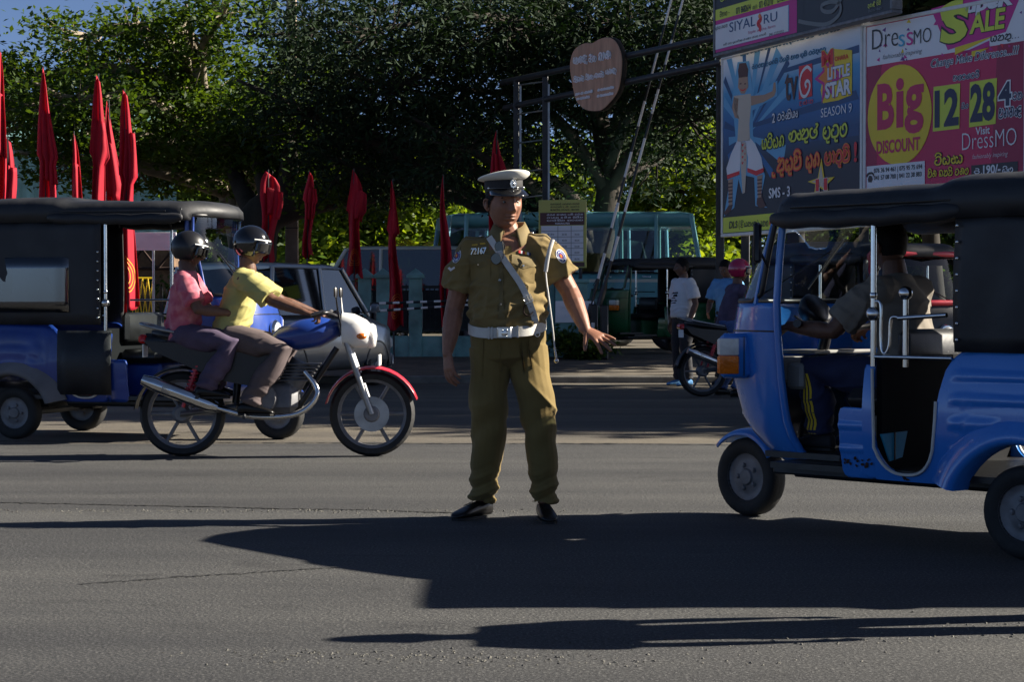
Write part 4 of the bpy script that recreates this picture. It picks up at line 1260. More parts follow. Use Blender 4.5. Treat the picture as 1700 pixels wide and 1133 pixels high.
        for a in np.linspace(radians(176), radians(14), 22):
            c_, s_ = cos(a), sin(a); ring = []
            ex = 1 + .10 * max(0, cos(a)) ** 2
            for r_, y in ((.29, .55), (.295, .665), (.315, .682), (.345, .672), (.385, .645), (.44, .598), (.43, .56)):
                ring.append((c_ * r_ * ex, s * y, .215 + s_ * r_))
            rings.append(ring)
        MB().loft(rings).build('rear_fender', fm, root, 60)
        # chrome posts at the doorway
        mb = MB(); y = s * .585
        mb.tube([(.80, y, .83), (.80, y, 1.53 + roof)], .0135, 10); post = mb.build('door_post', ch, root, 60)
        mb = MB(); mb.ell((.80, y, 1.075), .034, 14, 10); mb.ell((.80, y, 1.16), (.018, .018, .022), 10, 6); mb.build('post_ball', ch, post, 60)
        if hero:
            mb = MB(); mb.tube([(.63, y * .98, .83), (.63, y * .98, 1.14)], .013, 10); mb.ell((.63, y * .98, 1.17), .033, 14, 10); mb.build('grab_post', ch, root, 60)
            mb = MB(); mb.tube(spline([(.795, y, 1.13), (.765, y, 1.13), (.757, y, 1.08), (.757, y, .93), (.735, y, .89), (.71, y, .93), (.705, y, 1.03), (.69, y, 1.06), (.64, y, 1.055)], 5), .008, 8); mb.build('grab_rail', ch, root, 60)
            MB().tube([(.66, y, 1.055), (.40, y, 1.07)], .011, 8).build('side_rail', ch, root, 60); MB().tube([(.79, y, .875), (.37, y, .875)], .010, 8).build('side_rail', ch, root, 60)
        elif side_rail:
            for z in (.98, 1.10): MB().tube([(.80, y, z), (.42, y, z)], .009, 6).build('side_rail', ch, root, 60)
    # ---- rear body
    mb = MB(); rings = []
    for x, w_, z0, z1 in ((-.44, .55, .42, .90), (-.50, .56, .44, .88), (-.54, .54, .47, .85), (-.56, .48, .52, .80)):
        r = []
        for a in np.arange(24) * 2 * pi / 24:
            c_, s_ = cos(a), sin(a); e = .35
            r.append((x, w_ * np.sign(c_) * abs(c_) ** e, (z0 + z1) / 2 + (z1 - z0) / 2 * np.sign(s_) * abs(s_) ** e))
        rings.append(r)
    mb.loft(rings); mb.build('rear_panel', pm, root, 50)
    for s in (-1, 1): MB().box((-.555, s * .46, .66), (.03, .10, .16), bev=.01).build('tail_lamp', M['red_lens'], root, 40)
    # ---- floor, chassis, bulkheads, seats
    mb = MB(); mb.box((.55, 0, .335), (1.75, 1.12, .03)); mb.box((1.38, 0, .37), (.46, .74, .03)); mb.build('floor', M['black_vinyl'], root, 30)
    mb = MB(); mb.tube([(1.55, 0, .36), (.2, 0, .27)], .045, 8); mb.box((.9, 0, .285), (1.2, .62, .06), bev=.02); mb.box((1.25, .30, .30), (.5, .30, .04), bev=.01); mb.tube([(0, -.5, .21), (0, .5, .21)], .035, 8); mb.box((-.1, 0, .34), (.55, .62, .20), bev=.05); mb.box((.25, .2, .27), (.18, .2, .12), bev=.03)
    mb.build('chassis', M['dark_steel'], root, 40)
    mb = MB(); mb.box((.79, 0, .61), (.03, 1.10, .53)); mb.build('bulkhead', M['dark_board'], root, 30)
    mb = MB(); mb.box((.98, -.02, .655), (.36, .74, .11), bev=.045); mb.box((.84, -.02, .88), (.07, .66, .24), bev=.03); mb.build('driver_seat', M['black_vinyl'], root, 50)
    MB().box((.98, -.02, .46), (.32, .60, .28), bev=.02).build('seat_box', pm if not hero else M['black_paint'], root, 40)
    mb = MB(); mb.box((-.10, 0, .66), (.46, 1.06, .13), bev=.05); mb.box((-.38, 0, .95), (.12, 1.08, .50), bev=.05); mb.build('passenger_seat', M['black_vinyl'], root, 50)
    # ---- dashboard and steering
    mb = MB(); mb.box((1.62, 0, .79), (.22, .78, .13), bev=.02); mb.box((1.60, -.12, .875), (.22, .5, .02), bev=.006); mb.box((1.47, .22, .76), (.10, .20, .13), bev=.015); mb.box((1.47, -.20, .79), (.12, .26, .05), bev=.01)
    d = mb.build('dashboard', M[dash], root, 40)
    mb = MB(); mb.box((1.415, .22, .775), (.012, .13, .07), bev=.003); mb.build('glove_box', M['black_paint'], d, 40)
    MB().ell((1.42, .10, .80), (.012, .012, .012), 8, 6).build('tell_tale', M['red_lens'], d, 60)
    mb = MB(); mb.tube([(1.66, 0, .42), (1.50, 0, 1.00)], .03, 8); mb.box((1.50, 0, .995), (.10, .20, .07), bev=.02)
    mb.tube(spline([(1.40, .36, 1.02), (1.47, .22, 1.0), (1.50, 0, .99), (1.47, -.22, 1.0), (1.40, -.36, 1.02)], 5), .014, 8)
    for s in (-1, 1):
        mb.tube([(1.425, s * .32, 1.015), (1.38, s * .41, 1.025)], .021, 8)
        mb.tube([(1.47, s * .24, 1.03), (1.40, s * .40, 1.06)], .007, 6)
    mb.build('handlebar', M['black_paint'], root, 50)
    mb = MB(); Rr = Matrix.Translation((1.56, .03, 1.085)) @ Matrix.Rotation(radians(-50), 4, 'Y')
    mb.lathe([(.002, -.05), (.07, -.05), (.092, -.01), (.092, .025), (.080, .035), (.002, .036)], 20, M=Rr); mb.build('instrument_pod', M['black_paint'], root, 50)
    # ---- hood
    def hood_ring(x, w_, zt, zs, n=25, e=.42, inset=0):
        r = []
        for a in np.linspace(0, pi, n):
            c_, s_ = cos(a), sin(a)
            r.append((x, w_ * np.sign(c_) * abs(c_) ** e, zs + (zt - zs) * abs(s_) ** e))
        return r
    R_ = roof
    def sag(r, amp, ph):
        return [(x, y, z - amp * (max(0, 1 - abs(y) / .6) ** 1) * (0.5 + .5 * sin(ph))) for x, y, z in r]
    mb = MB(); bow = lambda r, d: [(x - d * min(1, abs(y) / .48) ** 2, y, z) for x, y, z in r]
    rings = [bow(hood_ring(1.645, .46, 1.545 + R_, 1.515 + R_), .20), bow(hood_ring(1.64, .485, 1.60 + R_, 1.515 + R_), .20), bow(hood_ring(1.60, .505, 1.64 + R_, 1.51 + R_), .18)]
    for i, x in enumerate(np.linspace(1.50, .52, 12)):
        rings.append(sag(bow(hood_ring(x, .52 + (1.5 - x) * .075, 1.672 + R_ + .010 * (1.5 - x) , 1.505 + R_), .13 * max(0, (x - 1.05) / .45)), .014, i * 1.3))
    for x, dz in ((.46, .0), (.42, .018), (.36, .03), (.20, .034), (.0, .032), (-.2, .024), (-.36, .006), (-.45, -.03), (-.50, -.08)):
        rings.append(sag(hood_ring(x, .605 + dz * .4, 1.682 + R_ + dz, 1.505 + R_), .012, x * 11))
    mb.sheet(rings); hd = mb.build('hood', hm, root, 60, solid=.012)
    # canvas side walls of the passenger cabin
    curtain_ = curtain
    for s in (-1, 1):
        curtain = curtain_ if s < 0 else .345
        g = []
        for x in np.linspace(curtain, -.46, 17):
            g.append([(x, s * (.60 + .012 * sin(t * 3.1) - .03 * max(0, -x - .3) * 2 + .006 * sin(x * 19 + t * 5)), .905 + (1.53 + R_ - .905) * t) for t in np.linspace(0, 1, 10)])
        sw = MB().sheet(g).build('canvas_side', hm, root, 60, solid=.01)
        if window:
            MB().sheet([[(x, s * (.622 + .008 * sin(x * 9)), z) for x in np.linspace(-.42, .16 if curtain < .4 else .50, 8)] for z in np.linspace(1.0, 1.43, 6)]).build('plastic_window', M['plastic_window'], sw, 60, solid=.004)
        st = MB()
        for z in np.linspace(.96, 1.47, 8):
            MB().ell((curtain - .02, s * .618, z), (.009, .008, .009), 8, 5).build('stud', M['silver'], sw, 60)
        mb = MB()   # rolled curtain under the roof edge
        path = [(x, s * (.545 + (1.5 - x) * .06), 1.535 + R_ - .012 * sin((1.55 - x) * 2.6) + .004 * sin(x * 23)) for x in np.linspace(1.41, .34, 20)]
        mb.tube(path, [.03] + [.042] * 18 + [.03], 12, ry=[.02] + [.032] * 18 + [.02], side=(0, 0, 1), round_end=True)
        mb.build('rolled_curtain', hm, hd, 180)
        mb = MB(); mb.tube([(x, s * (.552 + (1.5 - x) * .058), 1.585 + R_) for x in np.linspace(1.30, .36, 12)], .006, 6); mb.build('piping', M['black_vinyl'], hd, 60)
    # rear curtain, front valance
    MB().sheet([[(-.475 - .0 * t, y, .90 + (1.60 + R_ - .90) * t) for y in np.linspace(-.58, .58, 10)] for t in np.linspace(0, 1, 8)]).build('rear_curtain', hm, root, 60, solid=.01)
    if trim:
        mb = MB(); per = [cowl_pt(z, s * 1.45, .02) for s, zz in ((1, np.linspace(1.14, 1.56, 6)), ) for z in zz] + [cowl_pt(1.57, a, .02) for a in np.linspace(1.4, -1.4, 14)] + [cowl_pt(z, -1.45, .02) for z in np.linspace(1.56, 1.14, 6)] + [cowl_pt(1.13, a, .02) for a in np.linspace(-1.4, 1.4, 14)]
        mb.tube(per + per[:1], .026, 8); mb.build('windscreen_trim', M[trim], ws, 180)
    if door_cover:
        MB().sheet([[(x, s_, z) for x in np.linspace(.40, .86, 6)] for z, s_ in ((.36, -.612), (.6, -.622), (.86, -.612))]).build('door_cover', M[door_cover], root, 60, solid=.012)
    # ---- mirrors
    for s in (-1, 1):
        mb = MB(); p = V(1.52, s * .50, 1.40); mb.tube([cowl_pt(1.30, s * 1.4), p + V(.01, s * .03, 0)], .007, 6); mb.box(p + V(.0, s * .045, .02), (.035, .05, .20), bev=.014); mb.build('mirror', M['black_paint'], root, 50)
    # ---- wheels
    wheel(root, (0, .545, .2075), .2075, .115, 0, rim, flip=1); wheel(root, (0, -.545, .2075), .2075, .115, 0, rim)
    wheel(root, (2.0, 0, .2075), .2075, .115, steer, rim)
    mb = MB(); rings = []
    for a in np.linspace(radians(42), radians(150), 14):
        c_, s_ = cos(a), sin(a)
        rings.append([(2.0 + c_ * (.238 + .014 * k) * cos(steer) - y * sin(steer), c_ * (.238 + .014 * k) * sin(steer) + y * cos(steer), .2075 + s_ * (.238 + .014 * k)) for y, k in ((-.085, -1.2), (-.075, .2), (-.045, 1), (0, 1.3), (.045, 1), (.075, .2), (.085, -1.2))])
    MB().sheet(rings).build('front_fender', pm, root, 180, solid=.008)
    mb = MB()
    mb.tube([(2.0, -.075, .2075), (1.84, -.06, .40)], .018, 8)
    mb.box((1.78, 0, .42), (.08, .16, .07), bev=.02); mb.build('fork', M['dark_steel'], root, 50)
    # hood ribs inside
    mb = MB()
    for x in (1.40, .82, .35): mb.tube([(x, -.53, 1.50 + R_), (x, -.50, 1.60 + R_), (x, 0, 1.64 + R_), (x, .50, 1.60 + R_), (x, .53, 1.50 + R_)], .010, 6)
    mb.build('hood_rib', M['dark_steel'], root, 60)
    return root


BT_RZ = radians(134); BT_LOC = (2.654, 9.06, 0)
blue_tuk = tuk('auto_rickshaw', 'bright blue three-wheeler with black canvas hood and chrome door posts, close on the right', BT_LOC, BT_RZ, 'blue_paint', group='three-wheelers', steer=radians(-4), hero=True)
# details of the near blue three-wheeler: rust spots, cyan patch painted for the lit far side seen through the partition
bm_ = MB(); rg = np.random.default_rng(4)
for k in range(34):
    x, z = rg.uniform(.80, 1.0), rg.normal(.375, .010)
    if rg.random() < .25: x, z = rg.normal(.62, .012), rg.normal(.322, .008)
    y = .6045 - .05 * ((z - .60) / .32) ** 2 + .0 - .02 * max(0, x - .5) + .0115; r_ = rg.uniform(.003, .009)
    bm_.add([(x + r_ * cos(a) * rg.uniform(.6, 1.5), y, z + r_ * sin(a) * rg.uniform(.6, 1.2)) for a in np.arange(7) * 2 * pi / 7], [tuple(range(7))])
tag(bm_.build('rust_spots', M['rust'], blue_tuk, 0), kind='stuff')
MB().prism([(-.57, .515), (-.36, .52), (-.40, .40), (-.50, .385)], 0, .008, M=Matrix(((0, -1, 0, .772), (-1, 0, 0, 0), (0, 0, 1, 0), (0, 0, 0, 1)))).build('far_light_patch', M['cyan_far_light'], blue_tuk, 40)
MB().box((.762, .465, .455), (.006, .008, .13)).build('light_patch_seam', M['black_paint'], blue_tuk, 0)
MB().box((.50, .15, 1.0), (.30, .05, .16), bev=.02).build('headrest', M['black_vinyl'], blue_tuk, 50)

lt = tuk('auto_rickshaw', 'dark-hooded blue three-wheeler with grey wheel arch driving past on the left', (-3.95, 17.02, 0), radians(-16), 'dark_blue_paint', group='three-wheelers', roof=.20, fender='fender_grey', window=True, curtain=.77, door_cover='black_canvas', dash='black_vinyl', side_rail=True)
lt.scale = (1.05, 1.05, 1.05)
gt = tuk('auto_rickshaw', 'green three-wheeler with black hood parked under the trees beside the white-shirted man', (GX(1147, 35.5), 35.5, gz(35.5)), radians(180 + 24), 'green_paint', group='three-wheelers', dash='black_vinyl')
rt = tuk('auto_rickshaw', 'dark three-wheeler with red windscreen surround seen through the near blue one', (3.10, 19.4, 0), radians(-68), 'black_paint', group='three-wheelers', trim='red_trim', dash='black_vinyl')
# ------------------------------------------------------------------ motorcycles
def motorcycle(name, label, loc, rz, body, tank, fair, fender, sc=1.0, lean=0.0):
    root = thing(name, label, 'motorcycle', loc, rz, 'motorcycles')
    root.scale = (sc,) * 3; root.rotation_euler = (lean, 0, rz)
    WB, r = 1.29, .29
    for x in (0, WB):
        mb = MB(); mb.lathe([(r - .055, -.035), (r - .02, -.045), (r, -.02), (r, .02), (r - .02, .045), (r - .055, .035), (r - .055, -.035)], 40, axis=1, c=(x, 0, r), cap=(False, False))
        w_ = mb.build('wheel', M['rubber'], root, 50)
        mb = MB(); mb.lathe([(r - .055, -.03), (r - .075, -.02), (r - .075, .02), (r - .055, .03)], 40, axis=1, c=(x, 0, r), cap=(False, False))
        for k in range(6):
            a = k * pi / 3
            mb.tube([(x + .03 * cos(a), 0, r + .03 * sin(a)), (x + (r - .07) * cos(a), 0, r + (r - .07) * sin(a))], .013, 6, ry=.02)
        mb.lathe([(.045, -.07), (.065, -.05), (.065, .05), (.045, .07)], 16, axis=1, c=(x, 0, r)); mb.build('rim', M['rim_grey'], w_, 40)
        if x: MB().lathe([(.12, -.062), (.12, -.058), (.05, -.058), (.05, -.062)], 24, axis=1, c=(x, 0, r), cap=(False, False)).build('brake_disc', M['steel'], w_, 40)
    for s in (-1, 1):
        MB().tube([(WB, s * .075, r), (WB - .13, s * .075, .66), (WB - .21, s * .075, .90)], [.020, .022, .020], 8).build('fork_leg', M['steel'], root, 50)
        MB().tube([(0, s * .09, r), (.38, s * .09, .34)], .020, 8, ry=.03).build('swing_arm', M['steel'], root, 50)
    mb = MB()
    mb.tube(spline([(WB - .22, 0, .84), (.72, 0, .78), (.42, 0, .62), (.36, 0, .36)], 4), .026, 8); mb.tube([(WB - .24, 0, .74), (.78, 0, .32), (.40, 0, .28)], .022, 8)
    for s in (-1, 1): mb.tube([(.55, s * .09, .68), (-.12, s * .10, .74)], .016, 6)
    mb.build('frame', M['black_paint'], root, 60)
    for s in (-1, 1):
        mb = MB(); p, q = V(.02, s * .115, .34), V(.14, s * .115, .68); mb.tube([p, q], .013, 8)
        for k in range(9): mb.tube([(p + (q - p) * (.25 + .07 * k)) - V(0, 0, .006), (p + (q - p) * (.25 + .07 * k)) + V(0, 0, .006)], .028, 8)
        mb.build('shock_absorber', M['red_trim'], root, 60)
    mb = MB(); mb.box((.62, 0, .40), (.34, .24, .22), bev=.05); mb.tube([(.72, 0, .46), (.82, 0, .64)], .085, 12)
    for k in range(6): mb.box((.755 + k * .014, 0, .52 + k * .022), (.22, .22, .008), bev=.003)
    mb.lathe([(.10, -.15), (.09, -.17), (.01, -.175)], 16, axis=1, c=(.56, 0, .40)); mb.build('engine', M['rim_grey'], root, 50)
    mb = MB(); pts = spline([(.84, -.10, .58), (.93, -.13, .44), (.80, -.15, .30), (.50, -.15, .28), (.25, -.16, .34)], 5); mb.tube(pts, .02, 8)
    mb.tube([(.26, -.165, .34), (.20, -.17, .36), (-.16, -.19, .50), (-.24, -.192, .53)], [.03, .048, .050, .034], 12); ex = mb.build('exhaust', M['chrome'], root, 50)
    mb = MB(); mb.tube([(.14, -.20, .385), (-.10, -.225, .48)], .034, 8, ry=.012, side=(0, 0, 1)); mb.build('heat_shield', M['steel'], ex, 50)
    mb = MB(); rings = []
    for x, wd, z0, z1 in ((.60, .07, .76, .82), (.66, .12, .73, .88), (.80, .155, .72, .93), (.94, .15, .74, .95), (1.03, .10, .79, .93), (1.08, .05, .83, .90)):
        rings.append([(x, wd * np.sign(cos(a)) * abs(cos(a)) ** .8, (z0 + z1) / 2 + (z1 - z0) / 2 * sin(a)) for a in np.arange(20) * 2 * pi / 20])
    mb.loft(rings); mb.build('fuel_tank', M[tank], root, 180)
    mb = MB(); rings = []
    for x, wd, z0, z1 in ((.66, .06, .77, .82), (.58, .11, .74, .80), (.40, .135, .73, .80), (.15, .14, .755, .83), (-.10, .12, .79, .86), (-.20, .06, .82, .86)):
        rings.append([(x, wd * np.sign(cos(a)) * abs(cos(a)) ** .6, (z0 + z1) / 2 + (z1 - z0) / 2 * np.sign(sin(a)) * abs(sin(a)) ** .7) for a in np.arange(20) * 2 * pi / 20])
    mb.loft(rings); mb.build('seat', M['black_vinyl'], root, 180)
    for s in (-1, 1):
        MB().loft([[(x, s * y, z) for x, z in ((.62, .70), (.66, .60), (.50, .48), (.28, .52), (-.18, .72), (-.24, .79), (.30, .75))] for y in (.115, .140)]).build('side_cover', M[body], root, 50)
        mb = MB(); mb.tube([(WB - .20, s * .10, .86), (WB - .22, s * .17, 1.00), (WB - .23, s * .19, 1.09)], .006, 6); mb.box((WB - .23, s * .20, 1.115), (.02, .11, .07), bev=.01); mb.build('mirror', M['black_paint'], root, 50)
    mb = MB(); mb.tube(spline([(WB - .38, -.36, .96), (WB - .28, -.30, .98), (WB - .22, -.10, .95), (WB - .22, .10, .95), (WB - .28, .30, .98), (WB - .38, .36, .96)], 5), .012, 8)
    for s in (-1, 1): mb.tube([(WB - .37, s * .35, .962), (WB - .30, s * .27, .982)], .018, 8); mb.tube([(WB - .26, s * .22, .99), (WB - .30, s * .36, .985)], .005, 5)
    mb.build('handlebar', M['black_paint'], root, 60)
    mb = MB(); rings = []
    for x, wd, z0, z1 in ((WB - .20, .12, .76, .98), (WB - .12, .135, .74, .97), (WB - .04, .11, .74, .93), (WB + .01, .06, .76, .88)):
        rings.append([(x, wd * np.sign(cos(a)) * abs(cos(a)) ** .7, (z0 + z1) / 2 + (z1 - z0) / 2 * np.sign(sin(a)) * abs(sin(a)) ** .7) for a in np.arange(20) * 2 * pi / 20])
    mb.loft(rings); fa = mb.build('front_fairing', M[fair], root, 60)
    mb = MB(); mb.lathe([(.085, -.03), (.085, .01), (.07, .03), (.002, .04)], 20, axis=0, c=(WB - .005, 0, .82)); mb.build('headlamp', M['white_lens'], root, 50)
    MB().box((WB + .05, 0, .655), (.012, .20, .075), bev=.003).build('number_plate', M['white_paint'], root, 40)
    for s in (-1, 1): MB().ell((WB - .06, s * .17, .82), (.035, .022, .022), 8, 6).build('indicator', M['orange_lens'], root, 60)
    for x, a0, a1, nm, m in ((WB, 20, 165, 'front_mudguard', fender), (0, 40, 172, 'rear_mudguard', body)):
        MB().sheet([[(x + cos(a) * (r + .035 - .4 * y * y / .06 * .06), y, r + sin(a) * (r + .035) - abs(y) * .25) for y in (-.065, -.04, 0, .04, .065)] for a in np.linspace(radians(a0), radians(a1), 16)]).build(nm, M[m], root, 180, solid=.006)
    MB().box((-.17, 0, .795), (.20, .13, .085), bev=.03).build('tail_cowl', M[body], root, 50)
    mb = MB(); mb.box((-.26, 0, .80), (.06, .14, .06), bev=.015); mb.build('tail_lamp', M['red_lens'], root, 50)
    MB().box((-.255, 0, .72), (.01, .16, .09), bev=.003).build('rear_plate', M['white_paint'], root, 40)
    for a, b in (((.44, -.12, .30), (.46, -.32, .28)), ((.44, .12, .30), (.46, .32, .28)), ((.14, -.12, .42), (.14, -.28, .42)), ((.14, .12, .42), (.14, .28, .42))): MB().tube([a, b], .012, 6).build('footrest', M['dark_steel'], root, 60)
    mb = MB(); mb.tube(spline([(.25, -.12, .80), (-.10, -.13, .86), (-.26, -.10, .90), (-.26, .10, .90), (-.10, .13, .86), (.25, .12, .80)], 5), .010, 8); mb.build('grab_rail', M['steel'], root, 60)
    return root

def helmet(root, tf, k, shell, visor='patent'):
    mb = MB(); n = 28; rings = []
    for i in range(13):
        ph = radians(-48) + (pi / 2 + radians(48)) * i / 12
        ring = []
        for a in np.arange(n) * 2 * pi / n:
            y = cos(a) * cos(ph); cut = max(-.62, sin(ph)) if y > .35 else sin(ph)
            if y > .35: cut = max(cut, -.05 if i < 6 else sin(ph))
            ring.append(tf((.118 * sin(a) * cos(ph), .138 * cos(a) * cos(ph) - .008, .035 + .125 * cut)))
        rings.append(ring)
    mb.loft(rings); h = mb.build('helmet', M[shell], root, 60)
    MB().sheet([[tf((.121 * sin(a), .142 * cos(a) - .008 + .012 * (1 - t), .055 - .085 * t)) for a in np.linspace(-1.25, 1.25, 15)] for t in np.linspace(0, 1, 5)]).build('visor', M[visor], h, 180, solid=.003)
    MB().tube([tf((.119 * sin(a), .139 * cos(a) - .008, .060)) for a in np.linspace(-1.3, 1.3, 15)], .006, 6).build('visor_rim', M['white_paint'], h, 60)
    return h

RID = dict(pel=(0, 0, .86), chest=(0, -.10, 1.22), neck=(0, -.14, 1.36), head=(0, -.17, 1.51), sh_a=(-.185, -.12, 1.29), sh_b=(.185, -.12, 1.29),
           el_a=(-.25, -.36, 1.12), el_b=(.25, -.36, 1.12), wr_a=(-.30, -.58, 1.045), wr_b=(.30, -.58, 1.045), hip_a=(-.10, -.03, .86), hip_b=(.10, -.03, .86),
           kn_a=(-.19, -.42, .76), kn_b=(.19, -.42, .76), an_a=(-.19, -.16, .37), an_b=(.19, -.16, .37), toe_a=(-.20, -.36, .29), toe_b=(.20, -.36, .29))
grip = dict(a=dict(d=(-.2, -1, -.25), back=(-.2, -.2, 1), side=-1, kw=dict(curl=(.9, .95, .95, 1.0), tspread=.5, tcurl=.6)), b=dict(d=(.2, -1, -.25), back=(.2, -.2, 1), side=1, kw=dict(curl=(.9, .95, .95, 1.0), tspread=.5, tcurl=.6)))
bike1 = motorcycle('motorcycle', 'black motorcycle with blue tank and red mudguard ridden past by two people', (GX(303, 14.6), 14.6, 0), 0.0, 'black_paint', 'dark_blue_paint', 'white_paint', 'red_trim', 1.08)
bx, by = GX(303, 14.6), 14.6
rider, RI = person('person', 'motorcycle rider in pale yellow shirt and dark helmet, hands on the handlebar', RID, dict(skin=M['skin_dark'], shirt=M['yellow_cloth'], trousers=M['brown_cloth']), loc=(bx + .34, by, .02), rz=pi / 2,
                   vox=.008, head=(pi, radians(-6), 0), hair=None, hands=grip, sleeve=.85, group='riders', fold=1.3)
helmet(rider, RI['tf'], 1, 'patent')
PIL = dict(RID); PIL.update(chest=(0, -.03, 1.22), neck=(0, -.04, 1.36), head=(.03, -.05, 1.50), sh_a=(-.16, -.03, 1.29), sh_b=(.16, -.03, 1.29), el_a=(-.24, -.16, 1.06), el_b=(.24, -.16, 1.06), wr_a=(-.16, -.36, 1.04), wr_b=(.16, -.36, 1.04), kn_a=(-.20, -.40, .80), kn_b=(.20, -.40, .80), an_a=(-.21, -.20, .46), an_b=(.21, -.20, .46), toe_a=(-.22, -.40, .39), toe_b=(.22, -.40, .39))
pil, PI2 = person('person', 'pillion passenger in pink top sitting behind the yellow-shirted rider', PIL, dict(skin=M['skin_dark'], shirt=M['pink_cloth'], trousers=M['mauve_cloth']), loc=(bx + .0, by, .06), rz=pi / 2,
                  vox=.009, head=(pi + .2, radians(-8), 0), hair=None, sleeve=.8, group='riders', k=.96, fold=1.3)
helmet(pil, PI2['tf'], .96, 'black_paint')
# driver of the near three-wheeler
def in_tuk(lx, ly, lz=0): return (BT_LOC[0] + lx * cos(BT_RZ) - ly * sin(BT_RZ), BT_LOC[1] + lx * sin(BT_RZ) + ly * cos(BT_RZ), lz)
DRV = dict(pel=(0, 0, .77), chest=(0, -.06, 1.12), neck=(0, -.09, 1.26), head=(0, -.13, 1.405), sh_a=(-.19, -.07, 1.19), sh_b=(.19, -.07, 1.19), el_a=(-.29, -.26, .99), el_b=(.30, -.25, .985), wr_a=(-.34, -.47, 1.01), wr_b=(.35, -.47, 1.01),
           hip_a=(-.10, -.03, .76), hip_b=(.11, -.03, .76), kn_a=(-.20, -.44, .79), kn_b=(.21, -.43, .79), an_a=(-.20, -.42, .47), an_b=(.22, -.37, .47), toe_a=(-.20, -.60, .39), toe_b=(.23, -.56, .39))
drv, DI = person('person', 'driver in brownish short-sleeved shirt gripping the handlebar of the bright blue three-wheeler', DRV, dict(skin=M['skin_dark'], shirt=M['grey_cloth'], trousers=M['navy']), loc=in_tuk(1.0, 0), rz=BT_RZ + pi / 2, vox=.0075,
                 head=(pi - .2, radians(-4), 0), hands=grip, sleeve=.8, fold=1.5, shoes='dark_cloth', leg_r=(.098, .092, .080, .066, .070))
DT = bvh_of(DI['trousers']); mb = MB()
J = DI['J']
for k_ in (-1, 0, 1):   # three stripes down the outer seam
    pts = [J['kn_b'] * (1 - t) + J['an_b'] * t for t in np.linspace(.05, .98, 14)]
    rows = [[], []]
    for p in pts:
        for r_, dd in zip(rows, (-.006, .006)):
            o = Vector((1.2, p[1] + .0 + k_ * .020 + dd, p[2])); h = DT.ray_cast(o, Vector((-1, 0, 0)))
            q = h[0] if h[0] else Vector((p[0] + .08, o.y, o.z)); r_.append((q.x + .003, q.y, q.z))
    mb.sheet(rows)
tag(mb.build('trouser_stripes', M['stripe_yellow'], drv, 60), kind='stuff')
# people by the kerb
J1 = joints_stand(dict(pel=(0, -.0, .97), chest=(0, .0, 1.34), el_b=(.25, .05, 1.12), wr_b=(.24, -.05, .88)))
TB1 = [(-.10, .175, .15), (0, .175, .165), (.2, .172, .172), (.45, .168, .155), (.7, .174, .14), (.9, .180, .122), (1.05, .172, .108), (1.17, .145, .092), (1.28, .098, .078), (1.36, .066, .066)]
wm, WI = person('person', 'man in white printed t-shirt standing side-on beside the green three-wheeler', J1, dict(skin=M['skin_dark'], shirt=M['white_cloth'], trousers=M['dark_cloth']), loc=(GX(1133, 27.2), 27.2, 0), rz=radians(-62), vox=.010, head=(pi - .25, 0, 0), torso=TB1, sleeve=.75, shoes='light_blue_cloth')
v_ = bvh_of(WI['shirt']); mb = MB()
for i, (x, z, a, b) in enumerate(((.0, 1.27, .075, .016), (.02, 1.235, .05, .02), (-.02, 1.20, .06, .010), (.0, 1.165, .075, .012), (.01, 1.135, .05, .010))): decal(v_, [(x - a, z - b), (x + a, z - b * .6), (x + a * .8, z + b), (x - a * .7, z + b * .7)], .004, 0, mb)
tag(mb.build('shirt_print', M['dark_cloth'], wm, 30), kind='stuff')
J2 = joints_stand(dict(head=(0, -.04, 1.60), el_a=(-.26, -.02, 1.13), wr_a=(-.18, -.22, 1.02)))
bmn, _ = person('person', 'man in light blue shirt looking down beside the billboard post', J2, dict(skin=M['skin_dark'], shirt=M['light_blue_cloth'], trousers=M['dark_cloth']), loc=(GX(1207, 27.6), 27.6, 0), rz=radians(-35), vox=.011, head=(pi - .15, radians(-18), 0), sleeve=.8)
bike2 = motorcycle('motorcycle', 'black parked motorcycle with its rear wheel showing left of the near blue three-wheeler', (GX(1166, 24.0), 24.0, 0), radians(14), 'black_paint', 'black_paint', 'black_paint', 'black_paint', 1.06)
RD2 = dict(RID); RD2.update(an_a=(-.28, -.02, .09), an_b=(.28, -.02, .09), toe_a=(-.30, -.20, 0), toe_b=(.30, -.20, 0), kn_a=(-.26, -.20, .46), kn_b=(.26, -.20, .46))
r2, RI2 = person('person', 'rider in pink helmet and dull purple top astride the black parked motorcycle', RD2, dict(skin=M['skin_dark'], shirt=M['mauve_cloth'], trousers=M['denim']), loc=(GX(1166, 24.0) + .30, 24.08, 0), rz=pi / 2 + radians(14), vox=.011, head=(pi, 0, 0), hair=None, sleeve=1.8, group='riders')
helmet(r2, RI2['tf'], 1, 'helmet_pink')
r3, RI3 = person('person', 'person in red shirt and dark helmet seen through the cab of the near blue three-wheeler', joints_stand(), dict(skin=M['skin_dark'], shirt=M['pink_cloth'], trousers=M['dark_cloth']), loc=(GX(1308, 21.5), 21.5, 0), rz=radians(20), vox=.012, head=(pi, 0, 0), hair=None, k=.93)
helmet(r3, RI3['tf'], .93, 'black_paint')

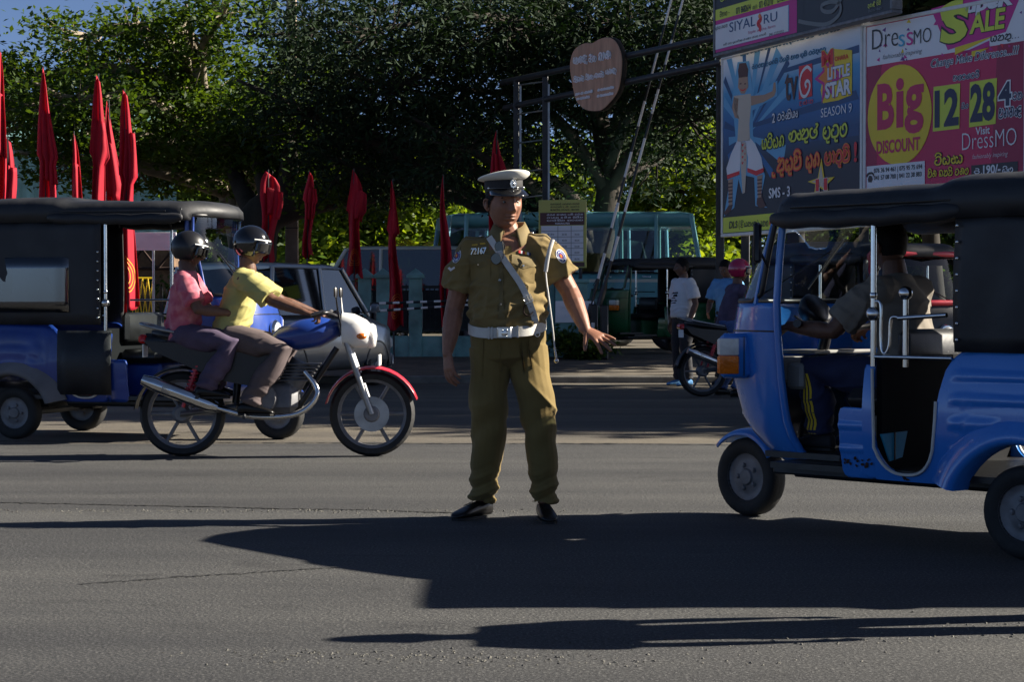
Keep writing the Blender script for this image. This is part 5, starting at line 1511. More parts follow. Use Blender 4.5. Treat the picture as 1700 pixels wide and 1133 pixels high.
# ------------------------------------------------------------------ car, van, buses
def four_wheeler(name, label, cat, loc, rz, paint, L, W, zf, zb, zr, x0, x1, x2, x3, pil, wr, axles, hood_drop=.0, group=None, glass='glass_dark', stripe=None, roofp=None, nose=.12, wheel_w=.17, rt=.03):
    """origin under the middle; x forward.  x0/x1 windscreen foot/top, x3/x2 rear window foot/top, pil: inner pillar positions"""
    root = thing(name, label, cat, loc, rz, group); pm = M[paint]; rp = M[roofp or paint]; h = W / 2
    mb = MB(); rings = []
    for x in np.concatenate([[-L / 2, -L / 2 + .06], np.linspace(-L / 2 + .2, L / 2 - .25, 14), [L / 2 - .08, L / 2]]):
        en = min(1, .80 + .2 * min(1, (L / 2 - abs(x)) / .22))
        top = zb if x < x0 else zb - hood_drop * ((x - x0) / max(L / 2 - x0, .01)) ** 1.4 - (nose if x > L / 2 - .04 else 0)
        bot = zf + (.10 if abs(x) > L / 2 - .04 else 0)
        rings.append([(x, h * en * np.sign(cos(a)) * abs(cos(a)) ** .28 * (1 + .03 * cos(2 * a)), (top + bot) / 2 + (top - bot) / 2 * np.sign(sin(a)) * abs(sin(a)) ** .35) for a in np.arange(28) * 2 * pi / 28])
    mb.loft(rings); body = mb.build('body', pm, root, 50)
    ti = .86   # tumblehome
    mb = MB(); rings = []
    xs = np.concatenate([[x2 - .05, x2 + .02], np.linspace(x2 + .2, x1 - .2, 8), [x1 - .02, x1 + .05]])
    for i, x in enumerate(xs):
        cr = .07 * min(1, .25 + min(x - xs[0], xs[-1] - x) / .25)
        rings.append([(x, h * ti * np.sign(cos(a)) * abs(cos(a)) ** .45, zr - .035 + (cr if sin(a) > 0 else rt) * np.sign(sin(a)) * abs(sin(a)) ** .6) for a in np.arange(24) * 2 * pi / 24])
    mb.loft(rings); mb.build('roof', rp, root, 50)
    t = h * .965
    for s in (-1, 1):
        def pt(x, z): return V(x, s * (t + (h * ti - t) * (z - zb) / (zr - zb)), z)
        P_ = [(x0, x1), *[(p, p) for p in pil], (x3, x2)]
        for i, (xa, xb) in enumerate(P_):
            MB().tube([pt(xa, zb - .02), pt(xb, zr - .03)], .035 if i not in (0, len(P_) - 1) else .04, 8, ry=.022, side=(1, 0, 0)).build('pillar', pm, root, 50)
        for (xa, xb), (xc, xd) in zip(P_, P_[1:]):
            g = [[pt(xa + (xc - xa) * u, zb) * (1 - v_) + pt(xb + (xd - xb) * u, zr - .02 - rt) * v_ + V(0, -s * .012, 0) for u in (0.02, .5, .98)] for v_ in (0, .5, 1)]
            MB().sheet(g).build('side_window', M[glass], root, 180)
    for xa, xb, nm in ((x0, x1, 'windscreen'), (x3, x2, 'rear_window')):
        sg_ = 1 if xa > 0 else -1
        g = [[V(xa + (xb - xa) * v_ + sg_ * .05 * (1 - u * u), u * (t + (h * ti - t) * v_) * .97, zb + (zr - .02 - rt - zb) * v_) for u in np.linspace(-1, 1, 9)] for v_ in np.linspace(0, 1, 4)]
        MB().sheet(g).build(nm, M[glass], root, 180)
    MB().box(((x0 + x3) / 2, 0, zb - .02), (x0 - x3 - .1, W * .9, .03)).build('interior', M['dark_cloth'], root, 0)
    for k in np.linspace(x3 + .7, x0 - .9, max(2, int((x0 - x3) / 1.0))):
        MB().box((k, 0, zb + .05), (.14, W * .72, .5), bev=.05).build('seat', M['dark_cloth'], root, 50)
    for x in axles:
        for s in (-1, 1):
            wheel(root, (x, s * (h - .07), wr), wr, wheel_w)
            MB().tube([(x + (wr + .05) * cos(a), s * (h + .002), wr + (wr + .05) * sin(a)) for a in np.linspace(0.05, pi - .05, 16)], .022, 6, ry=.03).build('wheel_arch', M['black_paint'], root, 50)
    for s in (-1, 1):
        MB().box((L / 2 - .02, s * h * .72, zf + (zb - zf) * .52 - hood_drop * .2), (.07, .32, .16), bev=.03).build('headlamp', M['white_lens'], root, 50)
        MB().box((-L / 2 + .01, s * h * .80, zf + (zb - zf) * .72), (.06, .14, .32), bev=.02).build('tail_lamp', M['red_lens'], root, 50)
        mb = MB(); mb.box((x0 - .05, s * (h + .10), zb + .08), (.07, .14, .12), bev=.03); mb.tube([(x0 - .05, s * h * .95, zb + .02), (x0 - .05, s * (h + .08), zb + .06)], .012, 6); mb.build('mirror', pm if cat == 'car' else M['black_paint'], root, 50)
    for x in (L / 2, -L / 2): MB().box((x * 1.0, 0, zf + .12), (.10, W * .92, .20), bev=.04).build('bumper', pm if cat == 'car' else M['rim_grey'], root, 50)
    for x in (L / 2 + .055, -L / 2 - .055): MB().box((x, 0, zf + .16), (.01, .42, .11), bev=.003).build('number_plate', M['white_paint'], root, 40)
    for s in (-1, 1):
        for k in [p for p in pil]: MB().box((k - .18, s * (h * 1.0 + .008), zb - .10), (.16, .02, .03), bev=.006).build('door_handle', M['chrome'], root, 50)
        if stripe: MB().box((0, s * (h * 1.0 + .004), zb - .22), (L * .9, .012, .14), bev=.003).build('stripe', M[stripe], root, 0)
    return root
M['silver_paint'] = mat('silver_paint', (.30, .31, .32), .3, .6, var=.06, coat=.5)
M['teal_paint'] = mat('teal_paint', (.15, .40, .42), .35, var=.1, scale=3, coat=.4)
M['pale_blue_paint'] = mat('pale_blue_paint', (.17, .42, .55), .35, var=.1, scale=3, coat=.4)
M['cream_paint'] = mat('cream_paint', (.66, .64, .54), .4, var=.08, scale=3, coat=.3)
car = four_wheeler('hatchback_car', 'silver hatchback seen behind the passing motorcycle, rear window towards us', 'car', (GX(470, 26.6), 26.6, 0), radians(66), 'silver_paint', 3.5, 1.62, .22, .98, 1.62, .95, .35, -1.45, -1.62, (-.25,), .28, (-1.1, 1.15), .18)
van = four_wheeler('white_van', 'cream van parked behind the teal wall, left of the pale blue bus', 'van', (GX(690, 40), 40, gz(40)), radians(172), 'cream_paint', 4.4, 1.75, .3, 1.15, 2.0, 1.75, 1.25, -2.05, -2.12, (.55, -.75), .31, (-1.3, 1.45), .1, group='parked vehicles')
dcar = four_wheeler('parked_car', 'dark red car parked far back, left of the cream van', 'car', (GX(562, 42), 42, gz(42)), radians(60), 'maroon_paint' if 'maroon_paint' in M else 'red_trim', 3.7, 1.6, .25, .95, 1.45, .8, .2, -1.3, -1.6, (-.3,), .29, (-1.15, 1.2), .15, group='parked vehicles')
bus1 = four_wheeler('minibus', 'pale blue minibus facing left, showing between red flag and policeman', 'bus', (GX(905, 42), 42, gz(42)), radians(190), 'pale_blue_paint', 4.9, 2.0, .35, 1.45, 2.72, 2.3, 2.15, -2.40, -2.42, (1.4, .4, -.6, -1.6), .36, (-1.4, 1.6), .05, group='parked vehicles', nose=.25, rt=.26)
bus2 = four_wheeler('minibus', 'teal green minibus facing right behind the green three-wheeler', 'bus', (GX(985, 38.8), 38.8, gz(38)), radians(-6), 'teal_paint', 4.9, 2.0, .35, 1.50, 2.62, 2.1, 1.9, -2.38, -2.4, (1.25, .5, -.25, -1.3), .36, (-1.4, 1.5), .05, group='parked vehicles', nose=.25, stripe='cream_paint', glass='glass', rt=.26)
# next in the queue behind the near three-wheeler, just outside the frame: its shadow falls across the road
bus3 = four_wheeler('minibus', 'minibus waiting out of frame behind the bright blue three-wheeler', 'bus', (6.28, 8.72, 0), pi, 'cream_paint', 5.0, 1.9, .35, 1.45, 2.72, 2.3, 1.95, -2.40, -2.42, (1.3, .4, -.6, -1.6), .36, (-1.4, 1.6), .05, group='parked vehicles', nose=.25, rt=.26)
ped, _ = person('person', 'pedestrian in dark clothes just outside the frame at the right, casting a long shadow', joints_stand(dict(an_a=(-.11, -.25, .09), toe_a=(-.12, -.44, 0), kn_a=(-.10, -.16, .49), an_b=(.11, .22, .10), toe_b=(.12, .03, 0), kn_b=(.10, .06, .49))), dict(skin=M['skin_dark'], shirt=M['dark_cloth'], trousers=M['dark_cloth']), loc=(2.42, 7.0, 0), rz=radians(-90), vox=.013, head=(pi, 0, 0))
# ------------------------------------------------------------------ advertising boards
def flat(name, col, rough=.45): return mat(name, col, rough, var=.06, scale=1.2)
INK = dict(white=flat('ink_white', (.80, .81, .84)), black=flat('ink_black', (.012, .012, .014)), navy=flat('ink_navy', (.012, .022, .07)), red=flat('ink_red', (.75, .02, .03)), yellow=flat('ink_yellow', (.85, .62, .015)),
           lime=flat('ink_lime', (.68, .76, .06)), magenta=flat('ink_magenta', (.62, .015, .26)), maroon=flat('ink_maroon', (.36, .008, .06)), dred=flat('ink_dark_red', (.62, .014, .10)), blue=flat('ink_blue', (.02, .14, .38)), sky=flat('ink_sky', (.14, .42, .68)),
           mid=flat('ink_mid_blue', (.015, .07, .20)), dark=flat('ink_dark', (.02, .021, .028)), grey=flat('ink_grey', (.16, .17, .17)), skin=flat('ink_skin', (.45, .28, .19)), orange=flat('ink_orange', (.85, .26, .02)), cyan=flat('ink_cyan', (.05, .4, .62)), purple=flat('ink_purple', (.12, .02, .22)), pink=flat('ink_pink', (.55, .10, .22)), cream=flat('ink_cream', (.60, .52, .42)), brown=flat('ink_brown', (.09, .03, .025)))
GRP = 'roadside advertising boards'
def board(name, label, pn, face, depth=.10, edge='white_paint', bw=.05):
    root = pn.root(name, label, 'billboard', GRP)
    MB().box((pn.W / 2, depth / 2 + .0, pn.H / 2), (pn.W, depth, pn.H)).build('panel', face, root, 30)
    mb = MB()
    for x0, z0, sx, sz in ((pn.W / 2, -bw / 2, pn.W + 2 * bw, bw), (pn.W / 2, pn.H + bw / 2, pn.W + 2 * bw, bw), (-bw / 2, pn.H / 2, bw, pn.H), (pn.W + bw / 2, pn.H / 2, bw, pn.H)):
        mb.box((x0, depth / 2 - .008, z0), (sx, depth + .02, sz), bev=.008)
    mb.build('frame', M[edge], root, 40)
    mb = MB()
    for k in np.linspace(.15, .85, 3): mb.box((pn.W * k, depth + .03, pn.H / 2), (.05, .05, pn.H))
    for z in np.linspace(.15, .85, 3): mb.box((pn.W / 2, depth + .085, pn.H * z), (pn.W, .05, .05))
    mb.build('back_frame', M['dark_steel'], root, 0)
    return root
# --- poster of a talent contest
pa = Panel((GX(1200, 30), 30), (GX(1428, 26.1), 26.1), 2.18, 4.80)
fa_ = bpy.data.materials.new('poster_blue'); fa_.use_nodes = True; t_ = fa_.node_tree; b_ = t_.nodes['Principled BSDF']; b_.inputs['Roughness'].default_value = .45
tc_ = t_.nodes.new('ShaderNodeTexCoord'); sx_ = t_.nodes.new('ShaderNodeSeparateXYZ'); r_ = t_.nodes.new('ShaderNodeValToRGB'); t_.links.new(tc_.outputs['Generated'], sx_.inputs[0]); t_.links.new(sx_.outputs[2], r_.inputs[0]); t_.links.new(r_.outputs[0], b_.inputs['Base Color'])
for p_, c_ in ((0.0, (.014, .016, .026)), (.38, (.014, .020, .045)), (.62, (.025, .14, .38)), (.80, (.07, .34, .62)), (1.0, (.24, .48, .68))):
    e_ = r_.color_ramp.elements.new(p_); e_.color = (*c_, 1)
r_.color_ramp.elements.remove(r_.color_ramp.elements[0]); r_.color_ramp.elements.remove(r_.color_ramp.elements[-1])
ba = board('billboard', 'blue talent contest billboard with dancer figure and yellow strip along its foot', pa, fa_)
pr = Print(pa, INK); cx_, cz_ = pa.uv(1240, 225)
def raypoly(a0, a1, r0, r1, c, lay=.4):
    pts = [(cx_ + r0 * cos(a0), cz_ + r0 * sin(a0)), (cx_ + r1 * cos(a0), cz_ + r1 * sin(a0)), (cx_ + r1 * cos(a1), cz_ + r1 * sin(a1)), (cx_ + r0 * cos(a1), cz_ + r0 * sin(a1))]
    pts = [(min(max(x, .01), pa.W - .01), min(max(z, .26), pa.H - .01)) for x, z in pts]
    pr.polyuv(pts, c, lay)
for a0, a1, r1, c in ((20, 26, 1.5, 'sky'), (34, 38, 1.6, 'mid'), (44, 52, 1.5, 'sky'), (60, 64, 1.5, 'mid'), (72, 80, 1.35, 'sky'), (92, 97, 1.35, 'blue'), (112, 120, 1.4, 'sky'), (128, 134, 1.2, 'mid'), (140, 150, 1.0, 'sky'), (160, 168, .8, 'mid'), (178, 190, .62, 'sky'), (200, 212, .7, 'blue'), (222, 234, .9, 'sky'), (318, 326, 1.0, 'blue'), (336, 350, 1.25, 'sky')):
    raypoly(radians(a0), radians(a1), .12, r1, c)
for pts in ([(1250, 205), (1420, 150), (1425, 165), (1250, 212)], [(1262, 240), (1425, 205), (1425, 225), (1262, 246)], [(1300, 115), (1425, 75), (1425, 88), (1300, 122)]): pr.poly(pts, 'mid', .6)
# dancer
pr.poly([(1205, 340), (1222, 240), (1215, 165), (1224, 104), (1243, 102), (1250, 160), (1290, 134), (1290, 160), (1249, 184), (1250, 225), (1270, 292), (1262, 335), (1274, 345), (1254, 342), (1252, 295), (1238, 292), (1232, 322), (1226, 298), (1219, 345), (1202, 360)], 'sky', 1)
for pts, c in (([(1227, 106), (1238, 105), (1242, 116), (1241, 128), (1226, 130), (1225, 118)], 'brown'), ([(1226, 129), (1241, 127), (1242, 145), (1236, 156), (1230, 156), (1225, 146)], 'skin'), ([(1218, 160), (1246, 156), (1247, 172), (1244, 205), (1245, 234), (1224, 236), (1226, 200), (1219, 180)], 'cream'),
               ([(1246, 160), (1268, 158), (1282, 152), (1284, 138), (1287, 137), (1288, 152), (1285, 160), (1268, 170), (1247, 176)], 'skin'), ([(1218, 162), (1226, 164), (1224, 190), (1228, 198), (1220, 196), (1215, 180)], 'skin'),
               ([(1224, 234), (1232, 236), (1230, 262), (1228, 290), (1208, 298), (1206, 280), (1214, 255)], 'white'), ([(1246, 230), (1236, 236), (1242, 262), (1241, 286), (1256, 292), (1268, 286), (1264, 262), (1254, 240)], 'white'),
               ([(1208, 298), (1228, 290), (1228, 284), (1207, 291)], 'red'), ([(1241, 286), (1256, 292), (1268, 286), (1268, 279), (1255, 284), (1241, 279)], 'red'), ([(1230, 236), (1239, 236), (1240, 262), (1237, 320), (1233, 322), (1229, 262)], 'cream'),
               ([(1209, 299), (1217, 297), (1216, 340), (1210, 341)], 'skin'), ([(1257, 293), (1266, 290), (1264, 328), (1258, 329)], 'skin'), ([(1210, 341), (1217, 340), (1214, 350), (1204, 358), (1202, 354)], 'brown'), ([(1257, 329), (1265, 327), (1272, 343), (1262, 346), (1256, 340)], 'brown')):
    pr.poly(pts, c, 1.6 if c != 'red' else 2.2)
for y in range(304, 338, 6): pr.poly([(1209.5, y), (1216.5, y - 1), (1216.5, y + 1.5), (1209.5, y + 2.5)], 'brown', 2.2)
for y in range(298, 326, 6): pr.poly([(1257.5, y), (1265.5, y - 1), (1265.5, y + 1.5), (1257.5, y + 2.5)], 'brown', 2.2)
for k in range(7): pr.poly([(1231 + (k % 2) * 5, 240 + k * 5), (1235 + (k % 2) * 3, 239 + k * 5), (1233 + (k % 2) * 4, 244 + k * 5)], 'red', 2.2)
pr.curve([(1229, 149), (1233, 151), (1238, 148)], .02, 'red', 2.2)
for x in (1229.5, 1237): pr.poly([(x - 1.6, 139), (x + 1.6, 138.5), (x + 1.6, 140.5), (x - 1.6, 141)], 'brown', 2.2)
# lettering
pr.glyphs('mihr aAdhl prATmik vidyuhAlEt sAn - nTn vimini', 1229, 96, 1394, 11, 'navy', wd=.16, outline='sky')
pr.glyphs('rtTm dshni viSni mAn puni trmuTv'.replace('S', 's'), 1248, 118, 1370, 11, 'navy', wd=.16, outline='sky')
pr.text('tv', 1303, 169, 1324, 46, 'brown', 3, .015)
pr.poly([(1326, 166), (1348, 160), (1348, 106), (1326, 111)], 'red', 2)
pr.curve([(1347, 118), (1340, 112), (1331, 122), (1327.5, 140), (1331, 158), (1338, 160), (1344, 148), (1344, 138), (1340, 135), (1337, 140), (1339, 146)], .045, 'white', 3)
pr.glyphs('dErAn', 1327, 177, 1350, 9, 'red', 3)
pr.poly([(1374, 95), (1382, 82), (1414, 84), (1414, 158), (1392, 167), (1366, 172), (1362, 150)], 'yellow', 2)
pr.poly([(1352, 132), (1366, 118), (1362, 94), (1373, 106), (1384, 82), (1385, 112), (1400, 128), (1385, 138), (1386, 166), (1374, 148), (1364, 172), (1366, 142)], 'magenta', 2.5)
pr.poly([(1358, 131), (1369, 120), (1367, 104), (1375, 113), (1381, 98), (1382, 116), (1390, 127), (1381, 134), (1380, 150), (1374, 141), (1368, 152), (1369, 138)], 'orange', 2.8)
pr.text('M', 1364, 112, 1383, 26, 'red', 3.4, .03, outline='yellow'); pr.text('OHARA', 1386, 103, 1408, 8, 'red', 3.4, .02)
pr.text('LITTLE', 1374, 134, 1411, 20, 'white', 3.4, .03, outline='mid'); pr.text('STAR', 1370, 165, 1413, 26, 'white', 3.4, .04, outline='mid')
pr.text('SEASON 9', 1363, 196, 1414, 15, 'white', 3)
pr.text('2', 1282, 205, 1287, 16, 'white', 3, .02, outline='navy'); pr.glyphs('vrEniyE', 1291, 202, 1325, 17, 'white', 3, outline='navy')
pr.glyphs('ytish', 1265, 250, 1302, 27, 'lime', 3, .20, outline='black'); pr.glyphs('kEnuj', 1309, 243, 1359, 30, 'lime', 3, .20, outline='black'); pr.glyphs('putuT', 1366, 240, 1407, 30, 'lime', 3, .20, outline='black')
pr.glyphs('unusumi', 1282, 295, 1331, 40, 'orange', 3, .20, outline='red'); pr.glyphs('suh', 1338, 288, 1361, 32, 'orange', 3, .20, outline='red'); pr.glyphs('pAtumi', 1369, 281, 1411, 36, 'red', 3, .20, outline='orange'); pr.text('!', 1418, 270, 1423, 34, 'red', 3, .03)
star = [(1364, 262), (1369, 296), (1386, 294), (1374, 306), (1376, 322), (1362, 312), (1352, 326), (1354, 306), (1341, 302), (1358, 296)]
pr.poly(star, 'yellow', 2.5); pr.poly([(1362 + (a - 1362) * .7, 302 + (b - 302) * .7) for a, b in star], 'cream', 3); pr.text('11', 1355, 318, 1374, 20, 'red', 3.5, .05, outline='white')
pr.text('SMS - 3', 1277, 330, 1312, 17, 'white', 3, .02)
z0_ = .0; pr.polyuv([(0.01, .01), (pa.W - .01, .01), (pa.W - .01, .24), (.01, .24)], 'lime', 1)
pr.text('DLS', 1211, 380, 1225, 12, 'black', 3, .02, .15); pr.text('(', 1227, 382, 1229, 16, 'black', 3); pr.glyphs('disnEn', 1230, 379, 1257, 13, 'black', 3); pr.text(')', 1258, 381, 1260, 16, 'black', 3); pr.glyphs('ank', 1263, 377, 1276, 10, 'black', 3); pr.text('11', 1278, 374, 1285, 14, 'red', 3, .02)
pr.glyphs('rEj hni putu kirimT', 1330, 371, 1420, 12, 'black', 3)
pr.build('print', ba)
# --- sale poster
pb = Panel((GX(1437, 26.0), 26.0), (GX(1699, 23.4), 23.4), 2.18, 4.74)
bb = board('billboard', 'red and white sale billboard with big yellow discount circle', pb, INK['dred'])
pr = Print(pb, INK); W_, H_ = pb.W, pb.H
def band(px, py): return pb.uv(px, py)[1]
zt = band(1437, 112)
pr.polyuv([(.01, zt), (W_ - .01, zt), (W_ - .01, H_ - .01), (.01, H_ - .01)], 'white', .6)
xm, xr = pb.uv(1500, 200)[0], pb.uv(1640, 200)[0]
pr.polyuv([(.01, .01), (pb.uv(1450, 200)[0], .01), (pb.uv(1462, 200)[0], zt), (.01, zt)], 'maroon', .4); pr.polyuv([(xr, .01), (W_ - .01, .01), (W_ - .01, zt), (xr + .15, zt)], 'maroon', .4)
pr.poly([(1544, 16), (1572, 84), (1668, 54), (1693, -8), (1600, 0)], 'magenta', 1.2)
pr.poly([(1584, 80), (1650, 60), (1584, 92)], 'yellow', 1.5); pr.poly([(1600, 90), (1641, 68), (1641, 78), (1590, 92)], 'magenta', 1.4); pr.poly([(1611, 97), (1612, 86), (1640, 80)], 'yellow', 1.5)
rg = np.random.default_rng(12)
for k in range(46):
    x, y = rg.uniform(1441, 1694), rg.uniform(12, 105)
    if 1540 < x < 1690 and y < 88 - (x - 1572) * .3 and x > 1544 + y * .4: continue
    if y < 46 - (x - 1440) * .2 + 4: continue
    r0 = rg.uniform(1.5, 4.5); a = rg.uniform(0, 6.28)
    pr.poly([(x + r0 * cos(a + d), y + r0 * 1.3 * sin(a + d)) for d in (0, 1.9, 3.6)], rg.choice(['red', 'yellow', 'purple', 'magenta']), 1.1)
pr.curve([(1561, 26), (1580, 14), (1597, 12)], .16, 'lime', 2.6); 
pr.text('S', 1560, 76, 1607, 60, 'lime', 2.5, .05, .1, outline='black'); pr.text('upeR', 1602, 30, 1680, 28, 'white', 2.5, .05, .1, outline='black', dv=.0); pr.text('ALE', 1608, 58, 1668, 34, 'lime', 2.5, .03, .1, outline='black')
pr.glyphs('tmEkAT krunEk...!!!', 1445, 45, 1543, 10, 'black', 2.4, .15)
pr.text('Dre', 1447, 84, 1490, 33, 'black', 2.4, -.012); pr.text('s', 1491, 79, 1501, 20, 'cyan', 2.4, -.005); pr.text('s', 1504, 77, 1515, 22, 'magenta', 2.4, -.005); pr.text('MO', 1516, 75, 1545, 24, 'black', 2.4, -.012)
pr.text('fashionably inspiring', 1465, 102, 1530, 10, 'black', 2.4, -.012, .3)
pr.glyphs('ynnu...', 1643, 75, 1690, 14, 'black', 2.4, .18)
pr.text('Change Make Diference...!!!', 1545, 117, 1690, 17, 'navy', 2.4, .0, .25, outline='white', ow=.05)
pr.glyphs('oktEAbri'.replace('o', 'm'), 1581, 136, 1625, 13, 'navy', 2.4, .18, outline='white')
cxp, cyp, rxp, ryp = 1493, 193, 53, 83
pr.poly([(cxp + rxp * cos(a), cyp - 2 + ryp * sin(a) - 6 * cos(a)) for a in np.arange(40) * 2 * pi / 40], 'yellow', 1.5)
pr.text('B', 1456, 217, 1484, 76, 'dred', 2.4, .035); pr.text('i', 1487, 213, 1500, 82, 'dred', 2.4, .035); pr.text('g', 1501, 224, 1533, 80, 'dred', 2.4, .03); pr.text('DISCOUNT', 1455, 257, 1527, 22, 'dred', 2.4, .03)
pr.poly([(1548, 219), (1592, 214), (1593, 139), (1549, 145)], 'lime', 1.5); pr.text('12', 1551, 213, 1591, 62, 'navy', 2.4, .04); pr.glyphs('siT', 1595, 182, 1607, 11, 'navy', 2.4, .2, outline='white')
pr.poly([(1608, 212), (1652, 206), (1654, 130), (1609, 137)], 'lime', 1.5); pr.text('28', 1610, 205, 1651, 64, 'navy', 2.4, .04)
pr.text('4', 1657, 178, 1678, 40, 'navy', 2.4, .03, outline='white', ow=.05); pr.glyphs('vn', 1680, 168, 1696, 14, 'navy', 2.4, .2, outline='white'); pr.glyphs('mhlEd', 1657, 200, 1695, 20, 'navy', 2.4, .2, outline='white')
pr.text('Visit', 1619, 225, 1643, 13, 'white', 2.4, .02); pr.text('DressMO', 1597, 250, 1687, 28, 'white', 2.4, -.012); pr.text('fashionably inspiring', 1614, 267, 1673, 10, 'white', 2.4, -.012, .3)
pr.glyphs('visES'.replace('S', 's'), 1551, 276, 1598, 22, 'yellow', 2.4, .2, outline='black'); pr.glyphs('mil gnni vlT', 1540, 296, 1608, 16, 'yellow', 2.4, .2, outline='black')
zz_ = band(1437, 277)
pr.polyuv([(.02, .01), (pb.uv(1535, 200)[0], .01), (pb.uv(1535, 200)[0], zz_), (.02, zz_)], 'white', 1.7)
pr.text('076 36 94 461 | 075 95 75 694', 1451, 290, 1531, 10, 'black', 2.6, .02); pr.text('041 57 08 700 | 041 22 38 883', 1451, 302, 1530, 10, 'black', 2.6, .02)
pr.poly([(1441, 298), (1443, 292), (1447, 292), (1449, 298), (1447, 303), (1442, 303)], 'black', 2.6); pr.curve([(1439, 294), (1442, 289), (1448, 288), (1451, 292)], .03, 'black', 2.6)
pr.polyuv([(pb.uv(1612, 200)[0], .3), (W_ - .1, .3), (W_ - .1, band(1612, 275)), (pb.uv(1612, 200)[0], band(1612, 275))], 'dark', 1.6)
pr.glyphs('ru.', 1617, 292, 1630, 12, 'white', 2.6, .2); pr.text('190/-', 1632, 290, 1661, 15, 'white', 2.6, .03); pr.glyphs('siT', 1664, 288, 1682, 12, 'white', 2.6, .2)
pr.build('print', bb)
# --- upper board
pc = Panel((GX(1187, 29.5), 29.5), (GX(1477, 25.1), 25.1), 4.83, 7.2)
bc = board('billboard', 'dark grey billboard with white address box, mounted above the blue one', pc, INK['dark'], .14, 'rim_grey')
pr = Print(pc, INK)
def cu(px): return pc.uv(px, 50)[0]
vz = lambda py: pc.uv(1187, py)[1]
pr.polyuv([(.0, .0), (cu(1333), .0), (cu(1333), vz(-40)), (0, vz(-40))], 'dark', .5); pr.polyuv([(.01, .01), (cu(1322), .01), (cu(1322), vz(36)), (.01, vz(36))], 'magenta', 1); pr.polyuv([(.01, vz(84)), (cu(1309), vz(84)), (cu(1309), vz(43)), (.01, vz(43))], 'sky', 1.5)
pr.polyuv([(.012, vz(83.6)), (cu(1308), vz(83.6)), (cu(1308), vz(43.4)), (.012, vz(43.4))], 'white', 2); pr.polyuv([(.01, vz(36)), (cu(1327), vz(36)), (cu(1327), vz(18)), (.01, vz(18))], 'lime', 1.5)
pr.text('SIYAL', 1211, 55, 1254, 16, 'mid', 3); pr.text('RU', 1268, 41, 1290, 15, 'mid', 3)
pr.curve([(1260, 26), (1263, 33), (1258, 40), (1262, 46), (1261, 53)], .07, 'red', 3); pr.curve([(1260, 25), (1262, 31)], .05, 'orange', 3.2)
pr.text('Style at the farm', 1242, 59, 1287, 6, 'pink', 3); pr.glyphs('nmi 71 supAviEk rAjmA rTm mAtri', 1201, 78, 1272, 5, 'black', 3); pr.text('041-2233232', 1277, 61, 1301, 4.5, 'black', 3); pr.glyphs('suryA lEmAm', 1188, 53, 1208, 8, 'grey', 3)
pr.glyphs('rimAT -', 1195, 30, 1211, 10, 'black', 3); pr.text('071 8682614', 1222, 25, 1246, 11, 'black', 3, .02); pr.glyphs('sndrA', 1249, 18, 1257, 8, 'black', 3); pr.text('071 4312710', 1260, 15, 1283, 11, 'black', 3, .02); pr.glyphs('sAlA', 1290, 6, 1303, 9, 'black', 3)
pr.glyphs('mAhAkE nu', 1196, 8, 1240, 14, 'lime', 3)
pr.curve([(1325, 36), (1345, 40), (1372, 41), (1392, 26), (1394, 8), (1380, 4), (1364, 10), (1366, 19), (1380, 20), (1391, 8), (1405, -20)], .055, 'grey', 2.4); pr.glyphs('numEdi mini', 1440, 16, 1462, 10, 'lime', 3); pr.glyphs('nivAs lEm', 1441, 22, 1463, 5, 'grey', 3)
pr.build('print', bc)
def post(root_label, px, Y, ztop, wd=.12, name='billboard_post', m='dark_steel', group='billboard posts'):
    r = thing(name, root_label, 'post', (GX(px, Y), Y, gz(Y) - .02), 0, group)
    MB().box((0, 0, ztop / 2), (wd, wd, ztop), bev=.01).build('shaft', M[m], r, 40)
    MB().box((0, 0, .02), (wd * 2.2, wd * 2.2, .06), bev=.01).build('base_plate', M[m], r, 40)
    MB().box((0, 0, ztop + .01), (wd * 1.2, wd * 1.2, .03), bev=.008).build('cap_plate', M[m], r, 40)
    return r
post('dark steel post at the left edge of the blue billboard, carrying gate rails', 1195, 30.25, 5.3)
post('dark post under the blue billboard, nearer its left edge', 1237, 29.6, 4.8)
post('dark post under the blue billboard, right of another dark post', 1255, 29.25, 4.8)
post('dark post between the blue and the red billboards', 1434, 26.35, 5.0)
post('dark post behind the right end of the red billboard', 1700, 23.7, 4.9)

# ------------------------------------------------------------------ gateway, wooden sign, barriers
GP = Panel((-.08, 36.15), (3.16, 30.1), 0, 6)
def gp(px, py): a, z = GP.uv(px, py); return V(*(GP.p0 + GP.u * a), z)
ga = thing('gateway_frame', 'dark steel gateway frame with two long rails over the car park entrance', 'gateway', (0, 0, 0))
for i, (a, b) in enumerate((((833, 138), (1192, 62)), ((838, 180), (1198, 104)))): MB().tube([gp(*a), gp(*b)], .055, 10).build('rail', M['dark_steel'], ga, 60)
for px, top in ((857, 134), (905, 128)):
    p = gp(px, top); MB().box((p[0], p[1], (p[2] + .2) / 2), (.10, .10, p[2] - .2), bev=.008).build('upright', M['dark_steel'], ga, 40)
for px in (864, 911):
    p = gp(px, 140); MB().box((p[0], p[1] + .05, (p[2] + .2) / 2), (.035, .035, p[2] - .2)).build('upright', M['steel'], ga, 40)
for py in (142, 190, 238, 287, 330): MB().tube([gp(860, py), gp(905, py - 6)], .014, 6).build('rung', M['steel'], ga, 60)
